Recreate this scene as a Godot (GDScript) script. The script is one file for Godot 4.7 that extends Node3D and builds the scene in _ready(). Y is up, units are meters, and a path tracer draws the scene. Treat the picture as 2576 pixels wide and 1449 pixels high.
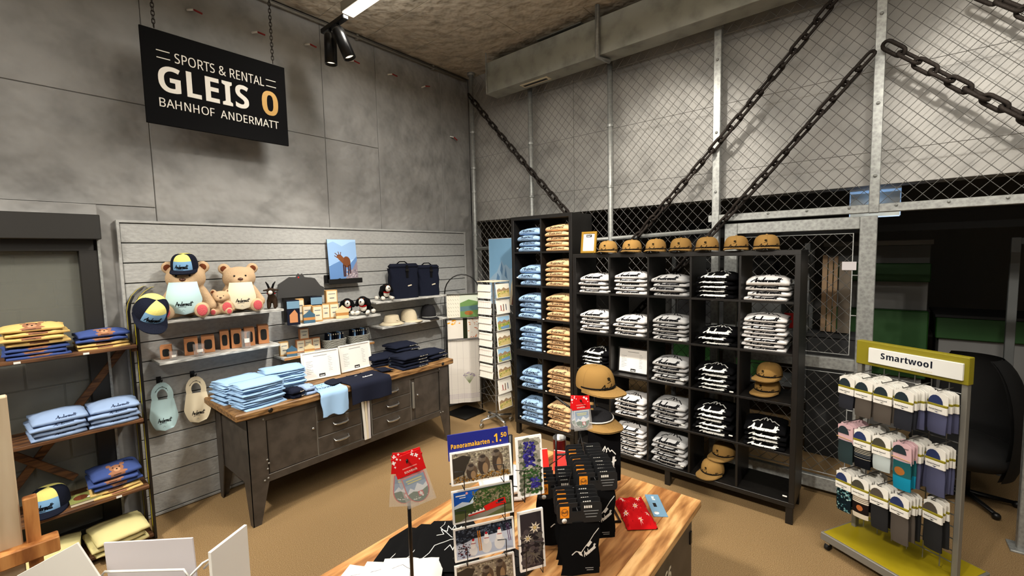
extends Node3D
# A souvenir corner of a mountain sports shop. Camera pose was solved from the photograph; pixels are turned into points on known planes.
const FL := 1099.38
const CAM := Vector3(0, 1.95, 0)
var CB := Basis.from_euler(Vector3(-0.0768351, 0.6963797, -0.0215451))
var mats := {}
var used := {}
var rng := RandomNumberGenerator.new()
var cache := {}

# ---------- pixel helpers (2576 x 1449 frame)
func ray(px, py) -> Vector3:
	return CB * Vector3((px - 1288.0) / FL, -(py - 724.5) / FL, -1.0)
func ox(px, py, x) -> Vector3:
	var r = ray(px, py)
	return CAM + r * ((x - CAM.x) / r.x)
func oy(px, py, y) -> Vector3:
	var r = ray(px, py)
	return CAM + r * ((y - CAM.y) / r.y)
func oz(px, py, z) -> Vector3:
	var r = ray(px, py)
	return CAM + r * ((z - CAM.z) / r.z)
func opl(px, py, p, n) -> Vector3:
	var r = ray(px, py)
	return CAM + r * ((p - CAM).dot(n) / r.dot(n))

# ---------- mesh builder
class MB:
	var st := SurfaceTool.new()
	var t := Transform3D()
	var n := 0
	func _init():
		st.begin(Mesh.PRIMITIVE_TRIANGLES)
		st.set_smooth_group(-1)
	func soft(on := true):
		st.set_smooth_group(0 if on else -1)
		return self
	func v(p, u = Vector2.ZERO):
		st.set_uv(u)
		st.add_vertex(t * p)
		n += 1
	func tri(a, b, c, ua = Vector2.ZERO, ub = Vector2.ZERO, uc = Vector2.ZERO):
		v(a, ua); v(b, ub); v(c, uc)
	func quad(a, b, c, d, ua = Vector2(0, 1), ub = Vector2(0, 0), uc = Vector2(1, 0), ud = Vector2(1, 1)):
		tri(a, b, c, ua, ub, uc); tri(a, c, d, ua, uc, ud)
	# a box with chamfered edges; each face carries the whole 0..1 texture
	func box(c, s, b := 0.0):
		var h = s / 2.0
		b = minf(b, minf(h.x, minf(h.y, h.z)) * 0.9)
		var fs = [[Vector3.RIGHT, Vector3.BACK, Vector3.UP], [Vector3.LEFT, Vector3.FORWARD, Vector3.UP], [Vector3.UP, Vector3.LEFT, Vector3.BACK], [Vector3.DOWN, Vector3.RIGHT, Vector3.BACK], [Vector3.BACK, Vector3.LEFT, Vector3.UP], [Vector3.FORWARD, Vector3.RIGHT, Vector3.UP]]
		for f in fs:
			var o = c + f[0] * h
			var u = f[1] * (absf(f[1].dot(h)) - b)
			var w = f[2] * (absf(f[2].dot(h)) - b)
			quad(o + u - w, o + u + w, o - u + w, o - u - w)
		if b > 0.0:
			for ax in 3:
				var a1 = (ax + 1) % 3
				var a2 = (ax + 2) % 3
				for s1 in [-1.0, 1.0]:
					for s2 in [-1.0, 1.0]:
						var p = Vector3.ZERO
						var q = Vector3.ZERO
						p[a1] = s1 * h[a1]; p[a2] = s2 * (h[a2] - b)
						q[a1] = s1 * (h[a1] - b); q[a2] = s2 * h[a2]
						var e = Vector3.ZERO
						e[ax] = h[ax] - b
						if s1 * s2 > 0:
							quad(c + p - e, c + p + e, c + q + e, c + q - e)
						else:
							quad(c + q - e, c + q + e, c + p + e, c + p - e)
			for sx in [-1.0, 1.0]:
				for sy in [-1.0, 1.0]:
					for sz in [-1.0, 1.0]:
						var g = Vector3(sx, sy, sz)
						var x = c + g * Vector3(h.x, h.y - b, h.z - b)
						var y = c + g * Vector3(h.x - b, h.y, h.z - b)
						var z = c + g * Vector3(h.x - b, h.y - b, h.z)
						if sx * sy * sz > 0: tri(x, z, y)
						else: tri(x, y, z)
		return self
	# round bar along a polyline; r a number or an array of numbers
	func tube(pts, r, k := 6, closed := false):
		var m = pts.size()
		var rings = []
		var prev = Vector3.ZERO
		for i in m:
			var d: Vector3
			if closed: d = pts[(i + 1) % m] - pts[(i + m - 1) % m]
			else: d = pts[mini(i + 1, m - 1)] - pts[maxi(i - 1, 0)]
			d = d.normalized()
			var a: Vector3
			if prev == Vector3.ZERO:
				a = d.cross(Vector3.UP if absf(d.y) < 0.9 else Vector3.RIGHT).normalized()
			else:
				a = (prev - d * prev.dot(d)).normalized()
			prev = a
			var b = d.cross(a)
			var rr = r[i] if r is Array else r
			var ring = []
			for j in k:
				var an = TAU * j / k
				ring.append(pts[i] + (a * cos(an) + b * sin(an)) * rr)
			rings.append(ring)
		for i in (m if closed else m - 1):
			var ra = rings[i]
			var rb = rings[(i + 1) % m]
			for j in k:
				var j2 = (j + 1) % k
				var i2 = i + 1
				quad(ra[j], ra[j2], rb[j2], rb[j], Vector2(float(j) / k, float(i) / m), Vector2(float(j + 1) / k, float(i) / m), Vector2(float(j + 1) / k, float(i2) / m), Vector2(float(j) / k, float(i2) / m))
		if not closed:
			for j in range(1, k - 1):
				tri(rings[0][0], rings[0][j + 1], rings[0][j])
				tri(rings[m - 1][0], rings[m - 1][j], rings[m - 1][j + 1])
		return self
	# profile of Vector2(radius, height), bottom to top, round the y axis at c
	func lathe(prof, k := 16, c := Vector3.ZERO, sx := 1.0, sz := 1.0):
		for i in prof.size() - 1:
			for j in k:
				var a = TAU * j / k
				var b = TAU * (j + 1) / k
				var p = prof[i]
				var q = prof[i + 1]
				var A = c + Vector3(cos(a) * p.x * sx, p.y, sin(a) * p.x * sz)
				var B = c + Vector3(cos(b) * p.x * sx, p.y, sin(b) * p.x * sz)
				var C = c + Vector3(cos(b) * q.x * sx, q.y, sin(b) * q.x * sz)
				var D = c + Vector3(cos(a) * q.x * sx, q.y, sin(a) * q.x * sz)
				var u0 = 1.0 - float(j) / k
				var u1 = 1.0 - float(j + 1) / k
				var v0 = 1.0 - float(i) / (prof.size() - 1)
				var v1 = 1.0 - float(i + 1) / (prof.size() - 1)
				if p.x > 1e-5: tri(A, C, B, Vector2(u0, v0), Vector2(u1, v1), Vector2(u1, v0))
				if q.x > 1e-5: tri(A, D, C, Vector2(u0, v0), Vector2(u0, v1), Vector2(u1, v1))
		return self
	# part of a turned shape between two angles (radians, 0 = +x, PI/2 = +z)
	func arc_lathe(prof, a0, a1, k := 10, sx := 1.0, sz := 1.0):
		grid(k, prof.size() - 1, func(u, w):
			var i = clampi(int(round(w * (prof.size() - 1))), 0, prof.size() - 1)
			var a = lerpf(a1, a0, u)
			return Vector3(cos(a) * prof[i].x * sx, prof[i].y, sin(a) * prof[i].x * sz))
		return self
	# polygon in the xy plane (counter-clockwise), from z = 0 towards -dz; uv laid over its bounds
	func prism(poly, dz, uvr = null):
		var idx = Geometry2D.triangulate_polygon(PackedVector2Array(poly))
		var lo = poly[0]
		var hi = poly[0]
		for p in poly:
			lo = lo.min(p); hi = hi.max(p)
		if uvr != null:
			lo = uvr[0]; hi = uvr[1]
		var uv = func(p): return Vector2((p.x - lo.x) / (hi.x - lo.x), 1.0 - (p.y - lo.y) / (hi.y - lo.y))
		for i in range(0, idx.size(), 3):
			var a = poly[idx[i]]
			var b = poly[idx[i + 1]]
			var c = poly[idx[i + 2]]
			if (b - a).cross(c - a) > 0:
				var s = b
				b = c; c = s
			tri(Vector3(a.x, a.y, 0), Vector3(b.x, b.y, 0), Vector3(c.x, c.y, 0), uv.call(a), uv.call(b), uv.call(c))
			if dz > 0.0:
				tri(Vector3(a.x, a.y, -dz), Vector3(c.x, c.y, -dz), Vector3(b.x, b.y, -dz))
		if dz > 0.0:
			for i in poly.size():
				var a = poly[i]
				var b = poly[(i + 1) % poly.size()]
				var e = Vector2(0.02, 0.02)
				quad(Vector3(a.x, a.y, 0), Vector3(a.x, a.y, -dz), Vector3(b.x, b.y, -dz), Vector3(b.x, b.y, 0), e, e, e, e)
		return self
	# surface f(u, v) over nu x nv cells
	func grid(nu, nv, f, flip := false):
		var g = []
		for i in nu + 1:
			var row = []
			for j in nv + 1: row.append(f.call(float(i) / nu, float(j) / nv))
			g.append(row)
		for i in nu:
			for j in nv:
				var ua = Vector2(float(i) / nu, 1.0 - float(j) / nv)
				var uc = Vector2(float(i + 1) / nu, 1.0 - float(j + 1) / nv)
				var ub = Vector2(ua.x, uc.y)
				var ud = Vector2(uc.x, ua.y)
				if flip: quad(g[i][j], g[i + 1][j], g[i + 1][j + 1], g[i][j + 1], ua, ud, uc, ub)
				else: quad(g[i][j], g[i][j + 1], g[i + 1][j + 1], g[i + 1][j], ua, ub, uc, ud)
		return self
	# ellipsoid
	func ball(c, r, k := 12, l := 8):
		var b = r if r is Vector3 else Vector3.ONE * r
		grid(k, l, func(u, w):
			var a = -u * TAU
			var e = (w - 0.5) * PI
			return c + b * Vector3(cos(a) * cos(e), sin(e), sin(a) * cos(e)))
		return self
	func done() -> ArrayMesh:
		st.generate_normals()
		st.index()
		return st.commit()

# ---------- scene helpers
func nm(base: String) -> String:
	var k = used.get(base, 0)
	used[base] = k + 1
	return base if k == 0 else "%s_%03d" % [base, k]
func obj(called: String, mesh, mat, parent = null, pos = Vector3.ZERO, bas = Basis()) -> MeshInstance3D:
	var o := MeshInstance3D.new()
	o.mesh = mesh.done() if mesh is MB else mesh
	o.material_override = mats[mat] if mat is String else mat
	o.transform = Transform3D(bas, pos)
	if parent == null:
		o.name = nm(called)
		add_child(o)
	else:
		o.name = called
		parent.add_child(o, true)
	return o
func tag(o, label: String, category: String, group := "", kind := ""):
	o.set_meta("label", label)
	if category: o.set_meta("category", category)
	if group: o.set_meta("group", group)
	if kind: o.set_meta("kind", kind)
	return o
func thing(called: String, label: String, category: String, pos = Vector3.ZERO, bas = Basis(), group := "") -> Node3D:
	var o := Node3D.new()
	o.name = nm(called)
	add_child(o)
	o.transform = Transform3D(bas, pos)
	tag(o, label, category, group)
	return o
func struct(called: String, label := "", pos = Vector3.ZERO) -> Node3D:
	var o := Node3D.new()
	o.name = nm(called)
	add_child(o)
	o.position = pos
	o.set_meta("kind", "structure")
	if label: o.set_meta("label", label)
	return o
func dup(src: Node3D, called: String, label: String, pos, bas = null, group := "") -> Node3D:
	var o = src.duplicate()
	o.name = nm(called)
	add_child(o)
	o.transform = Transform3D(bas if bas != null else src.transform.basis, pos)
	o.set_meta("label", label)
	if group: o.set_meta("group", group)
	return o
func bx(s, b := 0.0) -> ArrayMesh:
	var key = "bx%s_%s" % [s, b]
	if not cache.has(key): cache[key] = MB.new().box(Vector3.ZERO, s, b).done()
	return cache[key]
func part_box(called, parent, c, s, mat, b := 0.0, bas = Basis()):
	return obj(called, bx(s, b), mat, parent, c, bas)
func ry(a) -> Basis: return Basis(Vector3.UP, a)
func rx(a) -> Basis: return Basis(Vector3.RIGHT, a)
func rz(a) -> Basis: return Basis(Vector3.BACK, a)
# basis whose z axis is the given horizontal normal and whose y is up
func face(n: Vector3) -> Basis:
	var z = n.normalized()
	var x = Vector3.UP.cross(z).normalized()
	return Basis(x, z.cross(x), z)
func ordinal(i: int) -> String:
	return ["first", "second", "third", "fourth", "fifth", "sixth", "seventh", "eighth", "ninth", "tenth", "eleventh", "twelfth"][i]

# ---------- materials
func mk(key: String, c: Color, rough := 0.8, metal := 0.0, spec := 0.5) -> StandardMaterial3D:
	var m := StandardMaterial3D.new()
	m.resource_name = key
	m.albedo_color = c
	m.roughness = rough
	m.metallic = metal
	m.metallic_specular = spec
	mats[key] = m
	return m
func noise(freq: float, oct := 4, seedv := 1, type := FastNoiseLite.TYPE_SIMPLEX_SMOOTH) -> FastNoiseLite:
	var n := FastNoiseLite.new()
	n.noise_type = type
	n.frequency = freq
	n.fractal_octaves = oct
	n.seed = seedv
	return n
func ntex(n, a, size := 512, normal := false, bump := 4.0) -> NoiseTexture2D:
	var t := NoiseTexture2D.new()
	t.width = size
	t.height = size
	t.seamless = true
	t.noise = n
	if normal:
		t.as_normal_map = true
		t.bump_strength = bump
	else:
		var g := Gradient.new()
		g.offsets = PackedFloat32Array(a[0])
		g.colors = PackedColorArray(a[1])
		t.color_ramp = g
	return t
func tri_tex(m, col, nor, scale, nscale := 0.6, world := true):
	if col: m.albedo_texture = col
	if nor:
		m.normal_enabled = true
		m.normal_texture = nor
		m.normal_scale = nscale
	m.uv1_triplanar = true
	m.uv1_world_triplanar = world
	m.uv1_scale = scale if scale is Vector3 else Vector3.ONE * scale
	return m
func txt(s: String, capheight: float, mat, parent, pos: Vector3, bas := Basis(), bold := false, font := "Droid Sans", stretch := 1.0, depth := 0.001, fit := 0.0, called := "lettering"):
	var key = "txt_%s_%s_%s_%s" % [s, bold, font, depth / capheight]
	if not cache.has(key):
		var t := TextMesh.new()
		var f := SystemFont.new()
		f.font_names = PackedStringArray([font])
		if bold: f.font_weight = 700
		t.font = f
		t.text = s
		t.font_size = 32
		t.pixel_size = 1.0 / (0.714 * 32.0)
		t.depth = depth / capheight
		t.curve_step = 2.0
		cache[key] = t
		var hk = "txtH_%s_%s" % [bold, font]
		if not cache.has(hk):
			var h := TextMesh.new()
			h.font = f
			h.text = "H"
			h.font_size = 32
			h.pixel_size = t.pixel_size
			cache[hk] = h.get_aabb()
	var hb: AABB = cache["txtH_%s_%s" % [bold, font]]
	capheight /= hb.size.y
	pos -= bas * Vector3(0, hb.get_center().y * capheight, 0)
	if fit > 0.0: stretch = fit / (cache[key].get_aabb().size.x * capheight)
	return obj(called, cache[key], mat, parent, pos, bas * Basis.from_scale(Vector3(capheight * stretch, capheight, capheight)))
func grey(v) -> Color: return Color(v, v, v)
func make_materials():
	var fine = ntex(noise(0.05, 3, 5), null, 256, true, 6.0)
	cache["fine"] = fine
	var cn = ntex(noise(0.006, 5, 3), [[0.0, 0.35, 0.5, 0.65, 1.0], [grey(0.80), grey(0.90), grey(0.94), grey(0.97), grey(1.0)]], 1024)
	var cn2 = ntex(noise(0.008, 5, 8), [[0.0, 0.3, 0.45, 0.62, 1.0], [grey(0.78), grey(0.90), grey(0.95), grey(0.98), grey(1.0)]], 1024)
	var m = tri_tex(mk("concrete", Color(0.58, 0.578, 0.572), 0.72), cn, fine, 0.4, 0.25)
	m = tri_tex(mk("concrete_dark", Color(0.58, 0.578, 0.572), 0.9), cn, null, 0.4)
	m = tri_tex(mk("ceiling_concrete", Color(0.74, 0.70, 0.63), 0.9), cn2, fine, 0.5, 0.4)
	m = tri_tex(mk("board", Color(0.63, 0.625, 0.61), 0.5), cn2, null, 0.3)
	m = tri_tex(mk("slat", Color(0.66, 0.665, 0.66), 0.55), ntex(noise(0.02, 4, 21), [[0.0, 0.4, 0.55, 1.0], [grey(0.90), grey(0.955), grey(0.975), grey(1.0)]], 512), fine, Vector3(0.9, 3.0, 1.6), 0.2)
	var cork = ntex(noise(0.075, 4, 11), [[0.0, 0.36, 0.5, 0.64, 1.0], [Color(0.38, 0.28, 0.16), Color(0.52, 0.41, 0.26), Color(0.59, 0.475, 0.31), Color(0.66, 0.545, 0.375), Color(0.80, 0.70, 0.53)]], 1024)
	m = tri_tex(mk("floor", Color(0.92, 0.92, 0.92), 0.85), cork, fine, 2.4, 0.10)
	var steel = ntex(noise(0.01, 5, 31), [[0.0, 0.4, 0.6, 1.0], [grey(0.78), grey(0.9), grey(0.96), grey(1.0)]], 512)
	m = tri_tex(mk("bench_steel", Color(0.34, 0.315, 0.29), 0.45, 0.4), steel, null, 1.3)
	m = tri_tex(mk("galv", Color(0.68, 0.69, 0.68), 0.45, 0.45), ntex(noise(0.03, 3, 41, FastNoiseLite.TYPE_CELLULAR), [[0.0, 0.5, 1.0], [grey(0.75), grey(0.9), grey(1.0)]], 256), null, 4.0)
	m = tri_tex(mk("duct", Color(0.62, 0.63, 0.60), 0.5, 0.1), cn2, null, 0.5)
	mk("wire", Color(0.55, 0.55, 0.54), 0.45, 0.8)
	m = tri_tex(mk("chain_iron", Color(0.16, 0.13, 0.11), 0.75, 0.4), steel, fine, 6.0, 0.6)
	mk("black_frame", Color(0.075, 0.07, 0.065), 0.45)
	mk("black_plastic", Color(0.045, 0.045, 0.045), 0.4)
	mk("black_metal", Color(0.05, 0.05, 0.05), 0.38, 0.3)
	mk("spot_metal", Color(0.10, 0.10, 0.10), 0.3, 0.6)
	m = tri_tex(mk("kallax", Color(0.085, 0.075, 0.068), 0.42), ntex(noise(0.02, 4, 51), [[0.0, 0.5, 1.0], [grey(0.7), grey(0.9), grey(1.0)]], 256), null, Vector3(6, 1.0, 6))
	mk("white_plastic", Color(0.9, 0.9, 0.88), 0.5)
	mk("paper", Color(0.9, 0.89, 0.86), 0.75)
	mk("paper_grey", Color(0.80, 0.78, 0.79), 0.8)
	mk("ink", Color(0.06, 0.06, 0.07), 0.7)
	mk("text_grey", Color(0.45, 0.45, 0.45), 0.8)
	mk("white_ink", Color(0.92, 0.9, 0.86), 0.7)
	mk("gold_ink", Color(0.66, 0.5, 0.2), 0.5, 0.2)
	mk("chrome", Color(0.75, 0.75, 0.74), 0.22, 0.9)
	mk("red_plastic", Color(0.55, 0.06, 0.05), 0.5)
	mk("sign_black", Color(0.05, 0.05, 0.055), 0.85, 0.0, 0.2)
	var wood = ntex(noise(0.012, 5, 61), [[0.0, 0.3, 0.45, 0.6, 1.0], [Color(0.28, 0.18, 0.10), Color(0.44, 0.31, 0.18), Color(0.56, 0.41, 0.25), Color(0.65, 0.49, 0.31), Color(0.76, 0.60, 0.40)]], 512)
	m = tri_tex(mk("bench_wood", Color(0.86, 0.86, 0.84), 0.5), wood, fine, Vector3(5, 5, 0.7), 0.3)
	var wood2 = ntex(noise(0.01, 5, 71), [[0.0, 0.3, 0.48, 0.62, 1.0], [Color(0.48, 0.32, 0.18), Color(0.63, 0.46, 0.28), Color(0.72, 0.55, 0.36), Color(0.79, 0.63, 0.43), Color(0.87, 0.73, 0.54)]], 512)
	cache["wood2"] = wood2
	for i in 4:
		m = tri_tex(mk("table_wood%d" % i, [Color(1, 0.93, 0.84), Color(0.90, 0.80, 0.70), Color(1, 0.97, 0.92), Color(0.82, 0.72, 0.62)][i], 0.42), wood2, null, Vector3(4, 4, 0.6))
		m.uv1_offset = Vector3(i * 0.37, i * 0.21, i * 0.53)
	m = tri_tex(mk("easel_wood", Color(1.0, 0.86, 0.7), 0.6), wood2, null, Vector3(4, 0.6, 4))
	m = tri_tex(mk("easel_light", Color(0.95, 0.93, 0.9), 0.7), ntex(noise(0.02, 3, 75), [[0.0, 0.5, 1.0], [Color(0.78, 0.7, 0.58), Color(0.86, 0.79, 0.68), Color(0.9, 0.85, 0.75)]], 256), null, Vector3(4, 0.5, 4))
	m = tri_tex(mk("plank_wood", Color(0.62, 0.54, 0.46), 0.7), wood, null, Vector3(5, 5, 0.6))
	m = tri_tex(mk("shelf_board", Color(0.88, 0.88, 0.86), 0.5), ntex(noise(0.02, 4, 81), [[0.0, 0.45, 0.6, 1.0], [grey(0.55), grey(0.78), grey(0.9), grey(1.0)]], 512), null, Vector3(4, 4, 0.8))
	m = tri_tex(mk("shelf_oak", Color(0.95, 0.9, 0.82), 0.5), wood2, null, Vector3(5, 5, 0.7))
	mk("door_frame", Color(0.10, 0.095, 0.085), 0.5)
	m = mk("pane", Color(0.50, 0.51, 0.48, 0.45), 0.3)
	m.transparency = BaseMaterial3D.TRANSPARENCY_ALPHA
	m = mk("bag_film", Color(0.95, 0.95, 0.95, 0.12), 0.05)
	m.transparency = BaseMaterial3D.TRANSPARENCY_ALPHA
	m = mk("led", Color(1, 1, 1), 0.5)
	m.emission_enabled = true
	m.emission = Color(1, 0.95, 0.84)
	m.emission_energy_multiplier = 6.0
	m = mk("led_top", Color(1, 1, 1), 0.5)
	m.emission_enabled = true
	m.emission = Color(1, 0.95, 0.84)
	m.emission_energy_multiplier = 1.5
	m = mk("spot_glow", Color(1, 1, 1), 0.5)
	m.emission_enabled = true
	m.emission = Color(1, 0.93, 0.8)
	m.emission_energy_multiplier = 5.0
	m = mk("sign_glow", Color(0.8, 0.9, 1), 0.4)
	m.emission_enabled = true
	m.emission = Color(0.62, 0.80, 1.0)
	m.emission_energy_multiplier = 0.9
	mk("sign_face", Color(0.78, 0.80, 0.77), 0.4)
	mk("dark_room", Color(0.50, 0.50, 0.495), 0.9)
	mk("dark_grey", Color(0.16, 0.165, 0.17), 0.8)
	mk("deep_green", Color(0.08, 0.27, 0.06), 0.6)
	mk("store_floor", Color(0.19, 0.145, 0.10), 0.85)
	mk("grey_post", Color(0.34, 0.35, 0.35), 0.6)
	mk("chair_black", Color(0.035, 0.035, 0.04), 0.8)
	# cloth colours
	for c in [["cloth_blue", Color(0.52, 0.68, 0.86)], ["cloth_sky", Color(0.56, 0.74, 0.90)], ["cloth_peach", Color(0.84, 0.64, 0.42)], ["cloth_white", Color(0.86, 0.85, 0.84)], ["cloth_grey", Color(0.66, 0.66, 0.66)], ["cloth_black", Color(0.045, 0.045, 0.05)], ["cloth_navy", Color(0.085, 0.10, 0.155)], ["cloth_yellow", Color(0.87, 0.72, 0.38)], ["cloth_cream", Color(0.80, 0.76, 0.52)], ["cloth_royal", Color(0.20, 0.28, 0.55)], ["cloth_mustard", Color(0.54, 0.42, 0.24)], ["cloth_lemon", Color(0.88, 0.85, 0.50)], ["cloth_pale", Color(0.68, 0.80, 0.82)], ["cloth_ecru", Color(0.84, 0.79, 0.68)], ["cloth_red", Color(0.72, 0.06, 0.08)], ["cloth_charcoal", Color(0.14, 0.14, 0.15)], ["cloth_ice", Color(0.60, 0.70, 0.84)], ["plush", Color(0.76, 0.65, 0.52)], ["plush_dark", Color(0.19, 0.14, 0.10)], ["plush_black", Color(0.04, 0.04, 0.045)], ["plush_white", Color(0.86, 0.84, 0.8)], ["plush_pink", Color(0.78, 0.35, 0.37)], ["plush_brown", Color(0.42, 0.22, 0.13)]]:
		m = mk(c[0], c[1], 0.95, 0.0, 0.25)
		m.normal_enabled = true
		m.normal_texture = fine
		m.normal_scale = 0.5 if c[0].begins_with("cloth") else 1.2
		m.uv1_triplanar = true
		m.uv1_scale = Vector3.ONE * (7.0 if c[0].begins_with("cloth") else 9.0)
	mk("carton", Color(0.74, 0.50, 0.32), 0.75)
	mk("carton_dark", Color(0.03, 0.025, 0.02), 0.8)
	mk("kraft", Color(0.72, 0.56, 0.34), 0.8)
	mk("label_cream", Color(0.86, 0.82, 0.72), 0.75)
	mk("soap_blue", Color(0.22, 0.36, 0.45), 0.6)
	mk("soap_cream", Color(0.84, 0.77, 0.6), 0.6)
	mk("soap_ochre", Color(0.72, 0.5, 0.26), 0.6)
	m = mk("clear_glass", Color(1, 1, 1, 0.06), 0.02)
	m.transparency = BaseMaterial3D.TRANSPARENCY_ALPHA
	mk("basket", Color(0.55, 0.55, 0.52), 0.85)
	mk("gold_frame", Color(0.72, 0.56, 0.22), 0.32, 0.7)
	mk("white_frame", Color(0.92, 0.91, 0.88), 0.5)
	mk("lime", Color(0.52, 0.48, 0.05), 0.55)
	mk("lime_base", Color(0.62, 0.55, 0.05), 0.5)
	mk("rack_grey", Color(0.50, 0.49, 0.46), 0.45, 0.3)
	mk("orange", Color(0.92, 0.55, 0.08), 0.6)
	mk("buff_card", Color(0.075, 0.08, 0.09), 0.55)
	mk("price_blue", Color(0.05, 0.09, 0.45), 0.5)
	mk("price_yellow", Color(0.95, 0.68, 0.12), 0.6)
	mk("souvenir_red", Color(0.80, 0.07, 0.09), 0.5)
	mk("mug_red", Color(0.35, 0.02, 0.04), 0.2, 0.55)
	mk("red_box", Color(0.85, 0.12, 0.08), 0.55)
	mk("rubber", Color(0.05, 0.05, 0.05), 0.7)
	mk("ski_black", Color(0.05, 0.05, 0.06), 0.3)
	mk("ski_yellow", Color(0.85, 0.78, 0.12), 0.4)
	mk("nose", Color(0.30, 0.16, 0.10), 0.4)
	mk("eye", Color(0.02, 0.015, 0.01), 0.15)
	mk("buff_blue", Color(0.42, 0.56, 0.66), 0.5)
	mk("silhouette", Color(0.20, 0.20, 0.20), 0.6)

func spot(p: Vector3, target: Vector3, energy: float, half: float, size := 0.06, soft_edge := 0.7):
	var l := SpotLight3D.new()
	l.name = nm("spot_beam")
	add_child(l)
	l.position = p
	l.look_at_from_position(p, target, Vector3.UP if absf((target - p).normalized().y) < 0.98 else Vector3.FORWARD)
	l.light_energy = energy
	l.light_color = Color(1.0, 0.965, 0.91)
	l.spot_angle = half
	l.spot_angle_attenuation = soft_edge
	l.spot_range = 14.0
	l.spot_attenuation = 2.0
	l.light_size = size
	l.shadow_enabled = true

# twin spot heads hung from the light profile; heads = [[aim, energy, half angle], ...]
func twin_spot(p: Vector3, label: String, heads: Array):
	var t = thing("twin_spotlight", label, "spotlight", p, Basis(), "twin spotlights under the linear lights")
	part_box("mount", t, Vector3(0.02, -0.02, 0), Vector3(0.37, 0.04, 0.05), "black_metal", 0.006)
	var k = 0
	for h in heads:
		var piv = Vector3(-0.05 + 0.13 * k, -0.05, 0.0)
		obj("joint", MB.new().soft().tube([piv + Vector3(0, 0.03, 0), piv + Vector3(0, -0.03, 0)], 0.012, 8), "black_metal", t)
		var dir: Vector3 = (h[0] - (p + piv)).normalized()
		var y = -dir
		var xa = y.cross(Vector3.BACK if absf(y.z) < 0.9 else Vector3.RIGHT).normalized()
		var b = Basis(xa, y, xa.cross(y))
		var hd = obj("spot_head", MB.new().soft().lathe([Vector2(0, 0.02), Vector2(0.04, 0.02), Vector2(0.048, 0.01), Vector2(0.05, 0), Vector2(0.05, -0.23), Vector2(0.042, -0.23), Vector2(0.042, -0.20)].map(func(q): return q), 24), "spot_metal", t, piv + Vector3(0, -0.04, 0), b)
		hd.mesh = MB.new().soft().lathe([Vector2(0.042, -0.20), Vector2(0.042, -0.23), Vector2(0.05, -0.23), Vector2(0.05, 0), Vector2(0.044, 0.015), Vector2(0, 0.02)], 24).done()
		obj("lamp_lens", MB.new().soft().lathe([Vector2(0.0, -0.205), Vector2(0.042, -0.205)], 24), "spot_glow", hd)
		if h[1] > 0: spot(p + piv + Vector3(0, -0.04, 0) + dir * 0.245, h[0], h[1], h[2])
		k += 1

func area(p: Vector3, sx: float, sz: float, energy: float, up := false):
	var l := AreaLight3D.new()
	l.name = nm("linear_beam")
	add_child(l)
	l.position = p
	l.rotation.x = PI / 2 if up else -PI / 2
	l.area_size = Vector2(sx, sz)
	l.light_energy = energy
	l.light_color = Color(1.0, 0.98, 0.945)
	l.area_range = 14.0
	l.area_attenuation = 2.0
	l.shadow_enabled = true

func linear_light(x0: float, x1: float, z: float, label: String, energy: float):
	var t = thing("linear_light", label, "light", Vector3(x0, 3.9, z), Basis(), "linear ceiling lights")
	var L = x1 - x0
	part_box("housing", t, Vector3(L / 2, 0.045, 0), Vector3(L, 0.075, 0.115), "rack_grey", 0.004)
	part_box("lamp_diffuser", t, Vector3(L / 2, 0.002, 0), Vector3(L - 0.02, 0.012, 0.095), "led")
	for f in [0.02, 0.35, 0.68, 0.98]:
		obj("suspension_wire", MB.new().tube([Vector3(L * f, 0.08, 0), Vector3(L * f, 0.346, 0)], 0.003, 5), "white_plastic", t)
	part_box("lamp_diffuser", t, Vector3(L / 2, 0.086, 0), Vector3(L - 0.02, 0.006, 0.095), "led_top")
	area(Vector3(x0 + L / 2, 3.888, z), L - 0.02, 0.095, energy)
	area(Vector3(x0 + L / 2, 3.996, z), L - 0.02, 0.095, energy * 0.55, true)

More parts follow.
